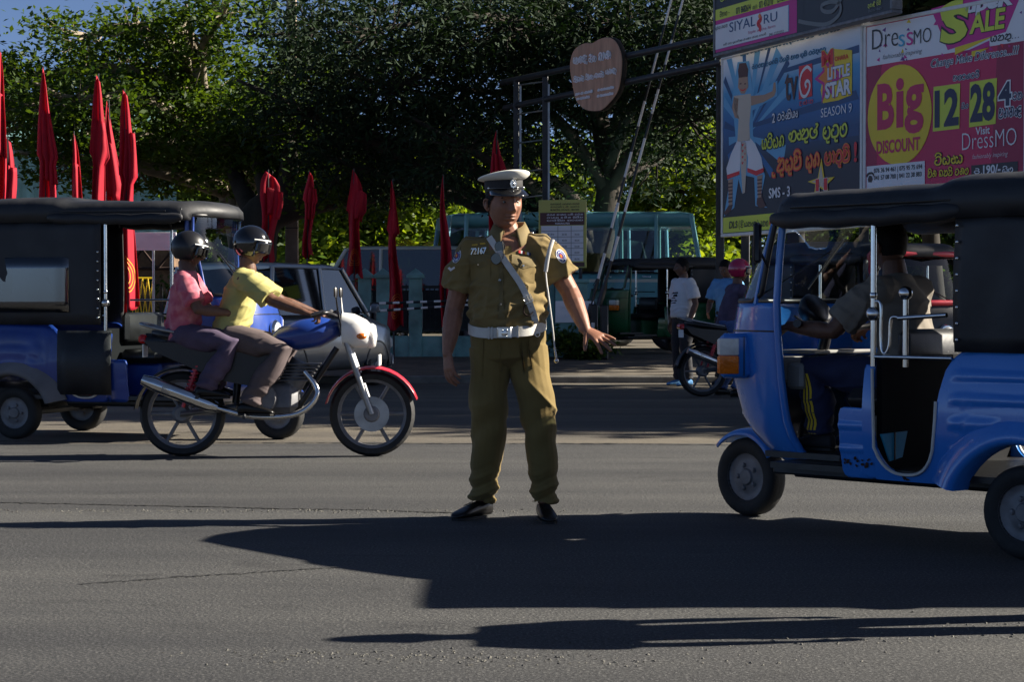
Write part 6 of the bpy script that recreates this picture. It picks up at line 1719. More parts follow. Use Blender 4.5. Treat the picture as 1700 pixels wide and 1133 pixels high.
# wooden disc
dpx = Panel(tuple((GP.p0 + GP.u * GP.uv(945, 120)[0] - V(.944, .33) * .14)), tuple((GP.p0 + GP.u * GP.uv(1032, 120)[0] - V(.944, .33) * .14)), 3.9, 6)
ol = [(946, 114), (948.5, 93.7), (956, 80.5), (970, 73), (983, 72.5), (993.5, 66.5), (1008, 63), (1020, 68.5), (1028, 83), (1031.7, 103), (1029, 136), (1022.7, 156), (1009.5, 173), (996, 183.7), (976, 183.7), (963, 176), (955, 164), (951, 145)]
M['slab_wood'] = mat('slab_wood', (.50, .30, .20), .75, var=.22, scale=3, bump=.25, bscale=18, stretch=(3, 3, .6))
ds = dpx.root('wooden_sign', 'round slice-of-wood sign with white letters hung on the gateway rails', 'sign')
q = spline(np.array([dpx.uv(*p) for p in ol]), 4, True)
MB().prism([tuple(p) for p in q], 0, .10).build('board', M['slab_wood'], ds, 50)
MB().loft([[(x, y, z) for x, z in q * 1.0] for y in (.012, .1)], cap=(False, False)).build('bark_rim', M['bark'], ds, 60, solid=.02)
for k, (c, o) in enumerate((('black', 0), ('white', 5))):
    pr = Print(dpx, INK)
    for t, x0, y0, x1, h in (('pEAdu', 953, 111, 975, 15), ('riT', 979, 105, 990, 14), ('gAl', 995, 102, 1014, 14), ('mihr', 954, 138, 970, 11), ('mihn', 974, 134, 985, 11), ('hEr', 988, 131, 1003, 10), ('shEvu', 1007, 127, 1023, 11)):
        pr.glyphs(t, x0 + (0 if o else .9), y0 + (0 if o else .9), x1 + (0 if o else .9), h, c, 2 + o, .26 if o else .34)  # black copy set right and below paints the letters' shadow side
    for t, x0, y0, x1 in (('nA v thr', 956, 160, 985), ('v ksmEnprn', 993, 153, 1020), ('nA dbprt', 958, 168, 980), ('v msnkrn', 992, 163, 1019)): pr.glyphs(t, x0, y0, x1, 5.5, c, 2 + o * .6, .4 if o else .5)
    pr.build('lettering', ds)
def striped(root, a, b, r, n, name='boom', first=0):
    a, b = np.asarray(a, float), np.asarray(b, float)
    for k in range(n):
        p, q_ = a + (b - a) * k / n, a + (b - a) * (k + 1) / n
        MB().tube([p, q_], r * (1 - .3 * k / n), 8).build(name, M['white_paint'] if (k + first) % 2 else M['black_paint'], root, 60)
for i, (a, b, pv, lab) in enumerate((((1004, 474), (1137, -14), (1003, 33.0), 'black and white barrier pole raised at the gate, further right of two'), ((982, 505), (1114, 0), (986, 33.4), 'black and white barrier pole raised at the gate, left of the other'))):
    Y = pv[1]; bs = thing('barrier', lab, 'barrier', (GX(pv[0], Y), Y, gz(Y)), 0, 'striped barrier poles')
    A, B = np.array(P(*a, Y)) - np.array(bs.location), np.array(P(*b, Y)) - np.array(bs.location)
    striped(bs, A, B, .026, 12)
    MB().box((0, 0, .45), (.13, .16, .90), bev=.015).build('cabinet', M['black_paint'], bs, 40)
    MB().tube([A, A - (B - A) * .07], .05, 8).build('counterweight', M['black_paint'], bs, 60)
    if i: MB().box((-.02, -.10, .40), (.06, .02, .38), bev=.005).build('reflector', M['white_paint'], bs, 40)
for a, b, lab in (((618, 504.5), (800, 498), 'thin striped barrier pole lowered across the exit lane, upper one'), ((620, 517), (800, 505), 'thin striped barrier pole lowered across the exit lane, lower one')):
    Y = 32.4; o = P(*a, Y); bs = thing('barrier', lab, 'barrier', (o.x, Y, gz(Y)), 0, 'striped barrier poles')
    striped(bs, (0, 0, o.z - gz(Y)), np.array(P(*b, Y)) - np.array((o.x, Y, gz(Y))), .022, 16)
    MB().box((0, 0, (o.z - gz(Y)) / 2), (.07, .07, o.z - gz(Y) + .05), bev=.01).build('stand', M['black_paint'], bs, 40)

# ------------------------------------------------------------------ teal boundary wall, fence, signs
Yw = 33.7; zb_ = gz(Yw)
bw_ = thing('boundary_wall', 'low teal plastered wall with capped pillars and dark iron panels', 'wall', (0, Yw, zb_))
MB().box(((GX(596, Yw) + GX(915, Yw)) / 2, 0, .17), (GX(915, Yw) - GX(596, Yw), .16, .36), bev=.01).build('plinth', M['teal_wall'], bw_, 40)
cols_ = [606, 636, 690, 745, 800, 855, 910]
for px in cols_:
    x = GX(px, Yw); MB().box((x, 0, .66), (.22, .22, 1.34), bev=.012).build('pillar', M['teal_wall'], bw_, 40)
    MB().add([(x - .15, -.15, 1.33), (x + .15, -.15, 1.33), (x + .15, .15, 1.33), (x - .15, .15, 1.33), (x - .15, -.15, 1.38), (x + .15, -.15, 1.38), (x + .15, .15, 1.38), (x - .15, .15, 1.38), (x, 0, 1.50)], [(0, 1, 2, 3), (0, 1, 5, 4), (1, 2, 6, 5), (2, 3, 7, 6), (3, 0, 4, 7), (4, 5, 8), (5, 6, 8), (6, 7, 8), (7, 4, 8)]).build('pillar_cap', M['teal_wall'], bw_, 40)
for a, b in zip(cols_, cols_[1:]):
    x0, x1 = GX(a, Yw) + .12, GX(b, Yw) - .12
    n = max(2, int((x1 - x0) / .075))
    for z in (.46, 1.18): MB().box(((x0 + x1) / 2, .0, z), (x1 - x0, .03, .05)).build('panel_rail', M['iron'], bw_, 0)
    me = MB().box((0, 0, 0), (.02, .02, .78)).mesh('bar', 0); me.materials.append(M['iron'])
    for k in range(n):
        o = bpy.data.objects.new('bar', me); COL.objects.link(o); o.parent = bw_; u = (k + .5) / n; o.location = (x0 + (x1 - x0) * u, 0, .80 + .07 * (2 * u - 1) ** 2)
    MB().box(((x0 + x1) / 2, .03, .78), (x1 - x0, .006, .66)).build('sheet_panel', M['iron'], bw_, 0)
gpil = thing('gate_pillar', 'teal gate pillar carrying the white entrance sign', 'pillar', (GX(948, 33.6), 33.6, gz(33.6)), 0)
MB().box((0, 0, .62), (.54, .34, 1.26), bev=.015).build('shaft', M['teal_wall'], gpil, 40); MB().box((0, 0, 1.28), (.62, .42, .07), bev=.015).build('coping', M['teal_wall'], gpil, 40)
pe = Panel((GX(922, 33.38), 33.38), (GX(986, 33.38), 33.38), *(CAMH - (y - HOR) * 33.38 / FPX for y in (536, 500)))
es = pe.root('entrance_sign', 'white entrance sign with black lettering on the teal gate pillar', 'sign')
MB().box((pe.W / 2, .012, pe.H / 2), (pe.W, .024, pe.H), bev=.004).build('board', INK['white'], es, 40)
pr = Print(pe, INK); pr.glyphs('atulivim', 929, 515, 980, 9, 'black', 2, .2); pr.text('ENTRANCE', 927, 531, 981, 8, 'black', 2, .02); pr.build('lettering', es)
pf = Panel((GX(894, 34.3), 34.3), (GX(973, 34.0), 34.0), 1.74, 2.91)
fs = pf.root('parking_fee_board', 'yellow parking fee board with brown heading and white price table', 'sign')
MB().box((pf.W / 2, .012, pf.H / 2), (pf.W, .024, pf.H), bev=.004).build('board', flat('board_yellow', (.52, .50, .12)), fs, 40)
mb = MB()
for x in (.12, pf.W - .12): mb.box((x, .05, pf.H / 2 - .78), (.05, .05, pf.H + 1.5))
mb.build('legs', M['dark_steel'], fs, 0); 
pr = Print(pf, INK); vb = lambda y: pf.uv(935, y)[1]
pr.polyuv([(.03, vb(374)), (pf.W - .03, vb(374)), (pf.W - .03, vb(353)), (.03, vb(353))], 'brown', 1); pr.polyuv([(.05, vb(434)), (pf.W - .05, vb(434)), (pf.W - .05, vb(375)), (.05, vb(375))], 'white', 1); pr.polyuv([(.03, vb(443)), (pf.W - .03, vb(443)), (pf.W - .03, vb(436)), (.03, vb(436))], 'brown', 1)
for y, t in ((341, 'mhAngr sbhAv mAtr'), (346, 'mAtrA ur sbE')): pr.glyphs(t, 914, y, 962, 3.4, 'black', 2, .2)
pr.text('MUNICIPAL COUNCIL - MATARA', 914, 350.5, 962, 3, 'black', 2, .02)
for y, t in ((358.5, 'rTh gAlt sni grn'), (363.5, 'vAhn dril kirim'), (368, 'pArkin kTnm')): pr.glyphs(t, 908, y, 968, 3.6, 'white', 2, .2)
pr.text('PARKING FEES', 922, 373, 946, 3, 'white', 2, .02)
for y in (384, 394, 404, 413, 424): pr.polyuv([(.05, vb(y)), (pf.W - .05, vb(y)), (pf.W - .05, vb(y - .7)), (.05, vb(y - .7))], 'grey', 2)
for x in (926, 948): u = pf.uv(x, 400)[0]; pr.polyuv([(u, vb(434)), (u + .008, vb(434)), (u + .008, vb(375)), (u, vb(375))], 'grey', 2)
for y, r in ((391, '30.00'), (401, '40.00'), (411, '50.00'), (421, '60.00'), (432, '80.00')):
    pr.text(r, 933, y, 941, 3, 'black', 2); pr.text(r, 954, y, 962, 3, 'black', 2); pr.glyphs('mEr rT', 905, y, 920, 3, 'black', 2)
pr.build('lettering', fs)
# iron fence, notice board, folding frame on the left
Yf = 33.2
fe = thing('iron_fence', 'black iron railing fence seen through the passing dark three-wheeler', 'fence', (0, Yf, gz(Yf)))
xa, xb = GX(-60, Yf), GX(330, Yf)
for z in (.18, .95): MB().box(((xa + xb) / 2, 0, z), (xb - xa, .03, .04)).build('rail', M['iron'], fe, 0)
me = MB().box((0, 0, .55), (.018, .018, 1.0)).mesh('bar', 0); me.materials.append(M['iron'])
for x in np.arange(xa, xb, .11):
    o = bpy.data.objects.new('bar', me); COL.objects.link(o); o.parent = fe; o.location = (x, 0, 0)
for x in np.arange(xa, xb, 1.1): MB().box((x, 0, .6), (.06, .06, 1.2), bev=.006).build('fence_post', M['iron'], fe, 40)
pn_ = Panel((GX(220, 32.6), 32.6), (GX(293, 32.6), 32.6), *(CAMH - (y - HOR) * 32.6 / FPX for y in (416, 386)))
nb = pn_.root('notice_board', 'small white notice board on a thin post beyond the passing dark three-wheeler', 'sign')
MB().box((pn_.W / 2, .012, pn_.H / 2), (pn_.W, .024, pn_.H), bev=.004).build('board', INK['white'], nb, 40); MB().tube([(pn_.W * .47, .05, pn_.H), (pn_.W * .47, .05, -1.8)], .022, 8).build('post', M['steel'], nb, 60)
pr = Print(pn_, INK); pr.glyphs('thnmi !', 240, 396, 272, 7, 'black', 2, .2); pr.glyphs('pArilA vEjniAn', 226, 406, 272, 4, 'black', 2, .2); pr.glyphs('vigmi dirA nEyAdi mEAvi', 227, 412, 285, 4, 'black', 2, .2); pr.build('lettering', nb)
ff = thing('folding_frame', 'yellow folding metal frame standing by the iron railing fence', 'frame', (GX(237, 32.9), 32.9, gz(32.9)))
for k in range(4):
    for s in (-1, 1): MB().tube([(-.14 + k * .09 - s * .04, 0, .70), (-.14 + k * .09 + s * .04, .02 * s, 1.34)], .010, 6).build('strut', INK['yellow'], ff, 60)
MB().tube([(-.20, 0, 1.35), (.18, 0, 1.35)], .014, 6).build('top_bar', INK['yellow'], ff, 60); MB().tube([(-.20, 0, .70), (.18, 0, .70)], .014, 6).build('bottom_bar', INK['yellow'], ff, 60)
for s in (-.18, .16): MB().tube([(s, 0, .0), (s, 0, .70)], .012, 6).build('leg', INK['yellow'], ff, 60)
# concrete utility pole
up = thing('utility_pole', 'pinkish concrete utility pole behind the passing motorcycle rider', 'pole', (GX(485, 44), 44, gz(44)))
MB().loft([[(sx * w_, sy * w_ * .8, z) for sx, sy in ((-1, -1), (1, -1), (1, 1), (-1, 1))] for w_, z in ((.15, 0), (.135, 2.6), (.10, 8.6))]).build('shaft', M['concrete'], up, 30, bevel=.012)
mb = MB()
for z in (2.55, 3.05, 4.2): mb.loft([[(sx * .142, sy * .118, z + d) for sx, sy in ((-1, -1), (1, -1), (1, 1), (-1, 1))] for d in (0, .02)])
tag(mb.build('strap_bands', M['dark_steel'], up, 0), kind='stuff')
MB().box((0, 0, 8.0), (1.3, .08, .09), bev=.01).build('crossarm', M['dark_steel'], up, 40)
for s in (-.55, .0, .55): MB().lathe([(.02, 8.04), (.045, 8.07), (.045, 8.13), (.02, 8.17)], 10, c=(s, 0, 0)).build('insulator', M['white_paint'], up, 60)
for i, (a, b) in enumerate((((0, 0), (-24, -3)), ((.5, 0), (24, -1.5)))):
    o = MB().tube([(up.location.x + a[0] + (b[0] - a[0]) * t, 44 + b[1] * t, 8.3 - 2.2 * t * (1 - t)) for t in np.linspace(0, 1, 20)], .008, 5).build('overhead_wire', M['black_paint'])
    tag(o, ('thin black wire running left from the concrete pole', 'thin black wire running right from the concrete pole')[i], 'wire', 'overhead wires')

# ------------------------------------------------------------------ red flags
def flag(px, py, pyb, wpx, Y, lab, lean=0.0, seed=0, emblem=False, prof=None):
    rg = np.random.default_rng(seed + 50)
    x, zt, zb2, w_ = GX(px, Y), CAMH - (py - HOR) * Y / FPX, CAMH - (pyb - HOR) * Y / FPX, wpx * Y / FPX
    g = gz(Y); r = thing('red_flag', lab, 'flag', (x - lean, Y, g), 0, 'red flags on poles along the fence')
    zt -= g; zb2 -= g
    top = V(lean, 0, zt); bot = V(0, 0, 0)
    MB().tube([bot, top + V(0, 0, .02)], [.016, .009], 8).build('pole', M['dark_steel'], r, 60)
    st = .30 + .12 * rg.random(); q_ = .55 + .15 * rg.random()
    PR = ([0, .06, .16, st, st + .025, .7, 1], [.14, .34, .56, 1.0, q_, .78 + .15 * rg.random(), .9 + .2 * rg.random()]) if wpx > 18 else ([0, .08, .3, .6, 1], [.2, .5, .85, .9, 1.0])
    n, m_ = 60, 17; rows = []; ph = rg.uniform(0, 6, 4)
    def pt(t, u):
        z = zt + (zb2 - zt) * t; a = bot + (top - bot) * (z / zt)
        wv = w_ * np.interp(t, *(prof or PR))
        fold = .04 + .09 * t
        dx = (u - .42) * wv * (1 + .08 * sin(7 * t + ph[0])) + .035 * sin(5 * t + ph[1]) * u + .012 * sin(11 * t + ph[2])
        dy = fold * sin(u * 9.5 + ph[2] + 2.2 * t) * (.4 + .6 * t) - .06 * u * sin(4 * t + ph[3])
        dz = -.16 * w_ * u * (1 - t) * 2.2 - .05 * sin(u * 7 + ph[0]) * t
        return V(a[0] + dx, dy - .012, z + dz)
    rows = [[pt(t, u) for u in np.linspace(0, 1, m_)] for t in np.linspace(0, 1, n)]
    c = MB().sheet(rows).build('cloth', M['red_cloth'], r, 180, solid=.004)
    # a second fold hanging over the first
    rows = [[pt(t, u * .8 + .1) + V(w_ * (.10 + .16 * sin(3.5 * t + ph[1])), -.035 - .02 * sin(6 * t + ph[2]), 0) for u in np.linspace(0, 1, 9)] for t in np.linspace(.18, .44 + .2 * rg.random(), 12)]
    rows = [[p if j else p for j, p in enumerate(rw)] for rw in rows]
    MB().sheet(rows).build('fold', M['red_cloth'], c, 180, solid=.004)
    if emblem:
        mb = MB()
        for rad in (.055, .085, .11):
            qa = [pt(.84 + sin(a) * rad * .7, .5 + cos(a) * rad * 3.0) + V(0, -.012, 0) for a in np.linspace(0, 2 * pi, 25)]; qb = [pt(.84 + sin(a) * (rad + .008) * .7, .5 + cos(a) * (rad + .008) * 3.0) + V(0, -.012, 0) for a in np.linspace(0, 2 * pi, 25)]
            mb.sheet([qa, qb])
        tag(mb.build('printed_emblem', INK['orange'], c, 60), kind='stuff')
    return r
FL = [(2, 85, 470, 16, 30, 'red flag at the very left edge of the picture', .05, 0), (14, 230, 480, 20, 31.5, 'shorter red flag beside the left edge flag', .0, 0), (74, 112, 500, 32, 30, 'tall red flag above the left end of the dark three-wheeler roof', -.05, 1), (124, 220, 500, 17, 31.5, 'thin low red flag between two taller ones over the dark three-wheeler', -.1, 0),
      (165, 125, 520, 36, 30, 'tallest red flag of the close group of three', .0, 0), (182, 168, 520, 32, 31, 'brightly sunlit red flag in the middle of the close group of three', -.15, 0), (208, 150, 510, 30, 29.4, 'red flag with gold emblem, right of the close group of three', -.05, 1),
      (446, 284, 432, 34, 33, 'sunlit red flag just left of the concrete pole', .0, 0), (514, 285, 428, 20, 33, 'narrow red flag just right of the concrete pole', .08, 0), (588, 282, 458, 30, 33, 'dark red flag with gold lettering right of the silver car', .0, 1), (652, 300, 545, 24, 32.9, 'long red flag hanging in front of the teal wall', -.02, 1), (736, 292, 548, 17, 32.9, "long dark red flag by the policeman's left shoulder in the picture", -.04, 0), (825, 218, 420, 26, 33, "red flag rising behind the policeman's cap", .06, 0)]
for i, (px, py, pyb, wp, Y, lab, lean, em) in enumerate(FL): flag(px, py, pyb, wp, Y, lab, lean, i, em, ([0, .1, .3, .6, 1], [.35, .8, 1.0, .7, .5]) if px == 446 else None)

# ------------------------------------------------------------------ shed in the far left
sh = thing('shed', 'pale teal corrugated metal shed behind the trees on the far left', 'building', (GX(70, 62), 62, gz(60)))
M['teal_sheet'] = mat('teal_sheet', (.22, .40, .38), .5, .2, var=.2, scale=1.5)
n = 60; g = []
for z in (2.6, 5.9): g.append([(-3.2 + 7.4 * k / n, .06 * (k % 4 in (1, 2)), z) for k in range(n + 1)])
MB().sheet(g).build('cladding', M['teal_sheet'], sh, 0)
MB().box((.5, 1.6, 1.3), (7.2, 3.0, 2.6)).build('wall', mat('brown_wall', (.14, .085, .05), .9, var=.3), sh, 0)
MB().sheet([[(x, y, z) for x in np.linspace(-3.5, 4.5, 40)] for y, z in ((-.4, 5.85), (4, 7.2), (8, 5.85))]).build('roof', M['teal_sheet'], sh, 0, solid=.05)
for k in range(8):
    MB().tube([(-3 + k * .95, -.12, 2.0), (-2.55 + k * .95, -.12, 2.58)], .04, 6).build('truss_member', M['rust'], sh, 60); MB().tube([(-2.55 + k * .95, -.12, 2.58), (-2.1 + k * .95, -.12, 2.0)], .04, 6).build('truss_member', M['rust'], sh, 60)
MB().tube([(-3.2, -.12, 1.98), (4.4, -.12, 1.98)], .05, 6).build('truss_chord', M['rust'], sh, 60)
# ------------------------------------------------------------------ trees
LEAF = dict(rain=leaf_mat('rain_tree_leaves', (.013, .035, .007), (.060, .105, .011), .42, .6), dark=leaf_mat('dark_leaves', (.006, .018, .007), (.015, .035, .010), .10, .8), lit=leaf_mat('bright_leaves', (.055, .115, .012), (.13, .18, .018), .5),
            far=leaf_mat('far_leaves', (.022, .055, .014), (.060, .10, .020), .42), palm=leaf_mat('palm_leaves', (.16, .18, .02), (.30, .28, .03), .5), shrub=leaf_mat('shrub_leaves', (.020, .050, .010), (.055, .095, .014), .40))

def leaf_mesh(name, pts, size, aspect=.42, up=.35, rng=RNG, droop=0.0):
    n = len(pts)
    d = rng.normal(0, 1, (n, 3)); d[:, 2] = d[:, 2] * .6 - droop; d /= np.linalg.norm(d, axis=1, keepdims=True)
    b = rng.normal(0, 1, (n, 3)); b[:, 2] += up * 3
    b -= d * (b * d).sum(1, keepdims=True); b /= np.linalg.norm(b, axis=1, keepdims=True)
    s = np.cross(d, b); L = size * rng.uniform(.6, 1.35, (n, 1))
    v = np.empty((n, 4, 3)); v[:, 0] = pts; v[:, 1] = pts + d * L * .5 + s * L * aspect * .5 + b * L * .06; v[:, 2] = pts + d * L; v[:, 3] = pts + d * L * .5 - s * L * aspect * .5 + b * L * .06
    me = bpy.data.meshes.new(name); me.vertices.add(n * 4); me.vertices.foreach_set('co', v.ravel())
    me.loops.add(n * 4); me.loops.foreach_set('vertex_index', np.arange(n * 4)); me.polygons.add(n); me.polygons.foreach_set('loop_start', np.arange(n) * 4); me.polygons.foreach_set('loop_total', np.full(n, 4))
    me.update(calc_edges=True); me.validate()
    return me

def crown_pts(blobs, per, csz, rng, flatz=.55):
    """leaf positions in small clusters spread through flattened clumps"""
    out = []; ctr = []
    for (c, r, n) in blobs:
        u = rng.normal(0, 1, (n, 3)); u /= np.linalg.norm(u, axis=1, keepdims=True); u *= rng.uniform(.25, 1, (n, 1)) ** .5
        cc = np.array(c) + u * np.array(r); ctr.append(cc)
        o = rng.normal(0, 1, (n, per, 3)) * csz * rng.uniform(.5, 1.4, (n, 1, 1)); o[:, :, 2] *= flatz
        out.append((cc[:, None, :] + o).reshape(-1, 3))
    return np.concatenate(out), np.concatenate(ctr)

def tree(name, label, base, trunk, blobs, leaf, size, per=26, csz=.28, group=None, bark='bark', tr=.3, seed=1, aspect=.42, up=.35, droop=0.0, twigs=140, limbs=True, cat='tree'):
    rng = np.random.default_rng(seed); base = V(*base)
    root = thing(name, label, cat, tuple(base), 0, group)
    tp = spline(np.array(trunk, float), 6); rr = tr * (1 - .62 * np.linspace(0, 1, len(tp))) ; rr[0] *= 1.5; rr[1] *= 1.2
    MB().tube(tp, rr, 12).build('trunk', M[bark], root, 180)
    if limbs:
        for (c, r, n) in blobs:
            c = np.array(c); k = int(np.argmin(np.linalg.norm(tp - (c - V(0, 0, 1.2)), axis=1) + np.where(np.arange(len(tp)) < len(tp) * .3, 9, 0))); s = tp[k]
            mid = s * .5 + c * .5 + V(0, 0, .35) + rng.normal(0, .25, 3)
            path = spline(np.array([s, mid, c, c + (c - s) * .25 + rng.normal(0, .2, 3)]), 5)
            MB().tube(path, rr[k] * .6 * (1 - .85 * np.linspace(0, 1, len(path))), 7).build('limb', M[bark], root, 180)
    p, cc = crown_pts(blobs, per, csz, rng)
    if twigs:
        mb = MB(); bc = np.array([b[0] for b in blobs])
        for i in rng.choice(len(cc), min(twigs, len(cc)), replace=False):
            c = cc[i]; s = bc[np.argmin(np.linalg.norm(bc - c, axis=1))]; m_ = (s + c) / 2 + rng.normal(0, .12, 3); m_[2] -= .1
            mb.tube([s + (c - s) * .05, m_, c], [.028, .018, .007], 5)
        tag(mb.build('twigs', M[bark], root, 180), kind='stuff')
    me = leaf_mesh('crown', p, size, aspect, up, rng, droop); me.materials.append(LEAF[leaf])
    o = bpy.data.objects.new('crown', me); COL.objects.link(o); o.parent = root; o['kind'] = 'stuff'
    return root

def at(px, py, Y, base): return tuple(np.array(P(px, py, Y)) - np.array(base))
# layered rain tree on the left
b0 = (GX(408, 47), 47, gz(47)); rg = np.random.default_rng(21); bl = []
for px, py, rx, n in ((50, 125, 1.9, 70), (10, 140, 1.6, 60), (150, 60, 1.5, 45), (120, 165, 1.9, 80), (60, 205, 1.9, 80), (240, 110, 1.8, 80), (320, 60, 1.6, 70), (370, 25, 1.3, 34), (340, 140, 1.8, 90), (260, 180, 1.9, 90), (180, 225, 1.8, 80), (400, 190, 1.7, 85), (310, 235, 1.9, 90), (440, 250, 1.5, 70), (230, 280, 1.8, 70), (380, 285, 1.4, 55), (120, 265, 1.3, 45), (470, 120, 1.3, 60), (-60, 170, 1.8, 60), (230, 40, 1.2, 26)):
    bl.append((at(px, py, 45 + rg.uniform(-2.5, 3), b0), (rx, 1.7, .62), int(n * .95)))
tree('rain_tree', 'wide rain tree with layered sunlit branches on the left, behind red flags', b0, [(0, 0, 0), (.1, 0, 1.6), (-.2, 0, 3.2), (-.9, .2, 5.2), (-1.6, .2, 7.6)], bl, 'rain', .17, 30, .27, 'shade trees', 'bark_pale', .55, 2, .5, .5, twigs=420)
# dark tree over the middle
b1 = (GX(952, 40), 40, gz(40)); bl = []
for px, py, rx, n in ((520, 50, 1.4, 60), (560, 110, 1.6, 90), (520, 190, 1.4, 70), (620, 50, 1.7, 100), (660, 140, 1.8, 110), (610, 220, 1.6, 90), (700, 230, 1.6, 100), (730, 60, 1.8, 110), (770, 150, 1.8, 120), (780, 250, 1.5, 90), (690, 290, 1.3, 55), (840, 40, 1.7, 110), (870, 120, 1.6, 100), (850, 205, 1.5, 70), (930, 30, 1.7, 110), (960, 110, 1.6, 100), (1020, 40, 1.7, 100), (1070, 110, 1.6, 100), (1050, 190, 1.5, 75), (1120, 40, 1.6, 100), (1150, 120, 1.5, 90), (1140, 200, 1.5, 80), (1010, 240, 1.3, 50), (570, 270, 1.2, 45), (1190, 30, 1.6, 80), (900, 290, 1.2, 35), (1090, 270, 1.3, 45)):
    bl.append((at(px, py, 38.5 + rg.uniform(-2.2, 4), b1), (rx, 1.7, .95), int(n * .95)))
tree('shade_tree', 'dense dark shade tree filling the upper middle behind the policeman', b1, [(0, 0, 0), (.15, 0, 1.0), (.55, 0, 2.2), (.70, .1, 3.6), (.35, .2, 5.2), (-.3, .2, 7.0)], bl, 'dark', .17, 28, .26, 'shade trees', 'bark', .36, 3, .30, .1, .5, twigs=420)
# long low limb tree left of the middle
b2 = (GX(455, 43), 43, gz(43)); bl = [(at(px, py, 43 + rg.uniform(-1, 2), b2), (1.3, 1.2, .6), n) for px, py, n in ((420, 215, 60), (480, 265, 55), (560, 300, 40), (530, 240, 60), (640, 320, 25), (380, 250, 50), (460, 190, 60))]
tree('leaning_tree', 'thick-trunked tree with a long low limb reaching right, left of the concrete pole', b2, [(-.6, 0, 0), (-.5, 0, 1.6), (-.2, 0, 2.8), (1.2, .1, 3.3), (2.6, .1, 3.5), (4.6, .2, 4.6)], bl, 'rain', .18, 26, .26, 'shade trees', 'bark', .62, 4, .45, .3, twigs=120)
# sunlit trees behind
def bg_tree(px, Y, zc, rx, rz, n, leaf, size, lab, seed, per=26, csz=.4, name='background_tree'):
    b = (GX(px, Y), Y, gz(Y)); rg = np.random.default_rng(seed); bl = []
    for k in range(9):
        a = k * 2.4; rr = .75 * sqrt((k + .5) / 9); bl.append(((rr * rx * cos(a), rr * rx * .7 * sin(a), zc + rz * rg.uniform(-.75, .75)), (rx * .48, rx * .42, rz * .40), n // 9))
    return tree(name, lab, b, [(0, 0, 0), (rg.normal(0, .2), 0, zc * .4), (rg.normal(0, .4), 0, zc * .9), (rg.normal(0, .5), 0, zc + rz * .6)], bl, leaf, size, per, csz, 'trees beyond the car park', 'bark', .25, seed, .5, .35, twigs=60, limbs=True)
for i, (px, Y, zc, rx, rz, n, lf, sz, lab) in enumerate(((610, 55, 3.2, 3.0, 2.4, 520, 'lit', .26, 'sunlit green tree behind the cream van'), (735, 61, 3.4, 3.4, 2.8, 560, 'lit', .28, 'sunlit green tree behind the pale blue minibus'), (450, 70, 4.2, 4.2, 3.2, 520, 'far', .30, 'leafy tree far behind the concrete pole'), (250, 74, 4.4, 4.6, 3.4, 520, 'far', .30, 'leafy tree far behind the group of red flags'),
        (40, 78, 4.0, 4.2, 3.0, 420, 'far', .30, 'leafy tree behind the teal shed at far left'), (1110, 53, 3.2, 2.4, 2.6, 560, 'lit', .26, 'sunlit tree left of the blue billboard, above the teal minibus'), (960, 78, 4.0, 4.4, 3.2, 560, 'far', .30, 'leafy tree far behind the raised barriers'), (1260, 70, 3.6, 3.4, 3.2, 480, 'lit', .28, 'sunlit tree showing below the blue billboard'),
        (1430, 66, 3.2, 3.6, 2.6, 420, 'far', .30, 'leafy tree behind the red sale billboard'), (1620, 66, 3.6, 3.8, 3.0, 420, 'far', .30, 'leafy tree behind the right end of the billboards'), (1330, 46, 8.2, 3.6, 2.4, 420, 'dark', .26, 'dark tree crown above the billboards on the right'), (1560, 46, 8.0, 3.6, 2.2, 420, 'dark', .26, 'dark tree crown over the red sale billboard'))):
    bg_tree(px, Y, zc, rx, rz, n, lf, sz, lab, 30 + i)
# street trees right of the frame, shading the far lane and the car park entrance
for i, (x, y, zc, rx, rz, lab) in enumerate(((11.5, 24.4, 7.2, 4.2, 2.6, 'street tree right of the picture shading the far lane, nearest the billboards'), (17.5, 23.5, 8.2, 5.0, 3.0, 'street tree right of the picture, further along the road'), (10.8, 34.4, 7.6, 4.0, 2.8, 'street tree behind the right-hand billboards'), (19.0, 37.0, 8.5, 5.0, 3.2, 'tall street tree far right behind the road'))):
    rg = np.random.default_rng(80 + i); bl = []
    for k in range(12):
        a = k * 2.4; rr = .8 * sqrt((k + .5) / 12); bl.append(((rr * rx * cos(a), rr * rx * .75 * sin(a), zc + rz * rg.uniform(-.8, .8)), (rx * .42, rx * .36, rz * .36), 52))
    tree('street_tree', lab, (x, y, gz(y)), [(0, 0, 0), (.1, 0, zc * .4), (-.1, 0, zc * .8), (0, 0, zc + rz * .5)], bl, 'dark', .34, 24, .36, 'street trees', 'bark', .32, 90 + i, .55, .6, twigs=0)
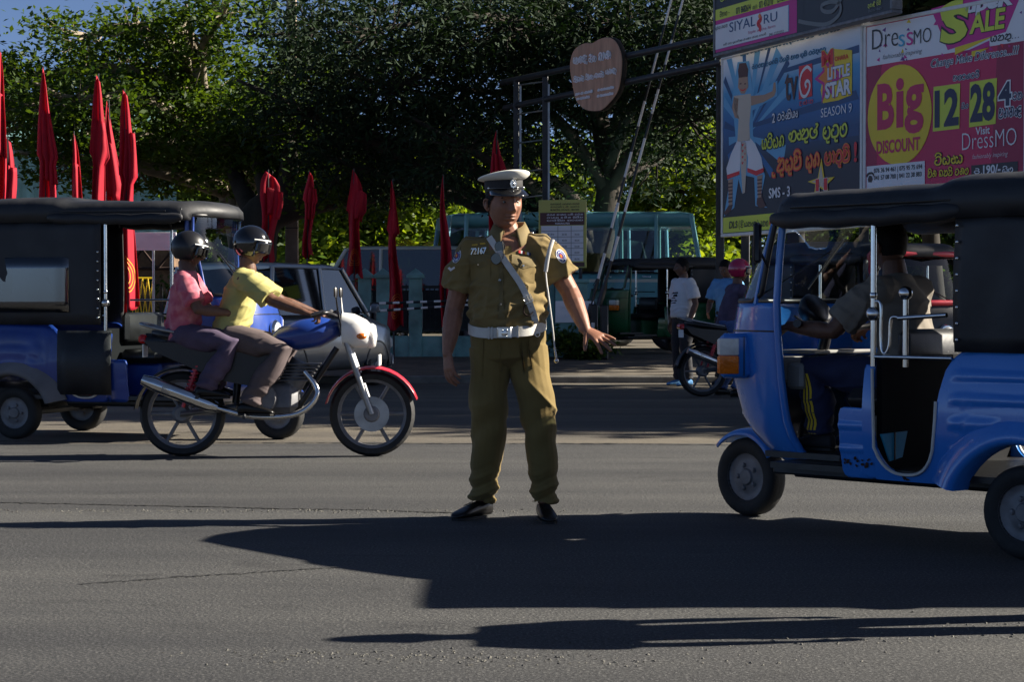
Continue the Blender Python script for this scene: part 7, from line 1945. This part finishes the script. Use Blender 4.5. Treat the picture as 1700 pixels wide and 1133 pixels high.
# palm and shrubs by the cars
pl = thing('palm', 'small yellow-green palm between the cream van and the pale blue minibus', 'palm', (GX(688, 46), 46, gz(46)))
MB().tube([(0, 0, 0), (.05, 0, 1.2), (.0, 0, 2.0)], [.14, .11, .09], 10).build('trunk', M['bark'], pl, 180)
rg = np.random.default_rng(5)
for k in range(15):
    a = k * 2.4; el = rg.uniform(.2, 1.2); L = rg.uniform(1.1, 1.5); mb = MB(); path = []
    for t in np.linspace(0, 1, 9): r_ = L * t; path.append(V(cos(a) * r_ * cos(el), sin(a) * r_ * cos(el), 2.0 + L * t * sin(el) - 1.1 * t * t))
    mb.tube(path, .012, 4)
    for i in range(1, 9):
        p = path[i]; tg = nrm(path[i] - path[i - 1]); s = nrm(np.cross(tg, V(0, 0, 1)))
        for sd in (-1, 1):
            for j in (0, .5):
                q0 = p - (path[i] - path[i - 1]) * j; q = q0 + s * sd * .34 * (1 - .4 * i / 9) + tg * .16 - V(0, 0, .12); mb.add([q0, q0 + tg * .05, q], [(0, 1, 2)])
    mb.build('frond', LEAF['palm'], pl, 0, fixn=False)
def shrub(px, Y, w_, h_, lab, seed, leaf='shrub'):
    b = (GX(px, Y), Y, gz(Y)); rg = np.random.default_rng(seed)
    bl = [((rg.uniform(-.5, .5) * w_, rg.uniform(-.2, .2), h_ * rg.uniform(.35, .8)), (w_ * .35, .3, h_ * .35), 26) for _ in range(6)]
    r = thing('shrub', lab, 'shrub', b, 0, 'shrubs by the fence'); p, cc = crown_pts(bl, 22, .13, rg); p[:, 2] = np.abs(p[:, 2]) + .02
    me = leaf_mesh('foliage', p, .11, .5, .4, rg); me.materials.append(LEAF[leaf]); o = bpy.data.objects.new('foliage', me); COL.objects.link(o); o.parent = r; o['kind'] = 'stuff'
    mb = MB()
    for c in cc[::6]: mb.tube([(c[0] * .2, c[1] * .2, 0), c], [.02, .006], 5)
    tag(mb.build('stems', M['bark'], r, 180), kind='stuff')
for i, a in enumerate(((235, 35.2, 2.0, .9, 'shrub behind the black iron fence'), (60, 35.4, 2.4, 1.0, 'shrub behind the fence at the far left'), (1245, 34.5, 1.4, 1.3, 'shrub under the blue billboard'), (955, 33.2, .5, .35, 'weeds at the foot of the gate pillar', 'shrub'), (500, 38, 3.2, 1.5, 'shrub behind the silver car'), (350, 38, 3.2, 1.5, 'shrub behind the passing three-wheeler'))): shrub(*a[:5], 200 + i)
# clipped hedge closing the view at the back
rg = np.random.default_rng(77); n = 26000
p = np.stack([rg.uniform(-34, 34, n), rg.uniform(84, 88, n), gz(80) + np.abs(rg.normal(0, 2.2, n)) + rg.uniform(0, 1.2, n)], 1)
me = leaf_mesh('far_woodland', p, .55, .6, .3, rg); me.materials.append(LEAF['far']); o = bpy.data.objects.new('far_woodland', me); COL.objects.link(o)
tag(o, 'mass of distant foliage closing the view behind the car park', 'woodland', kind='stuff')
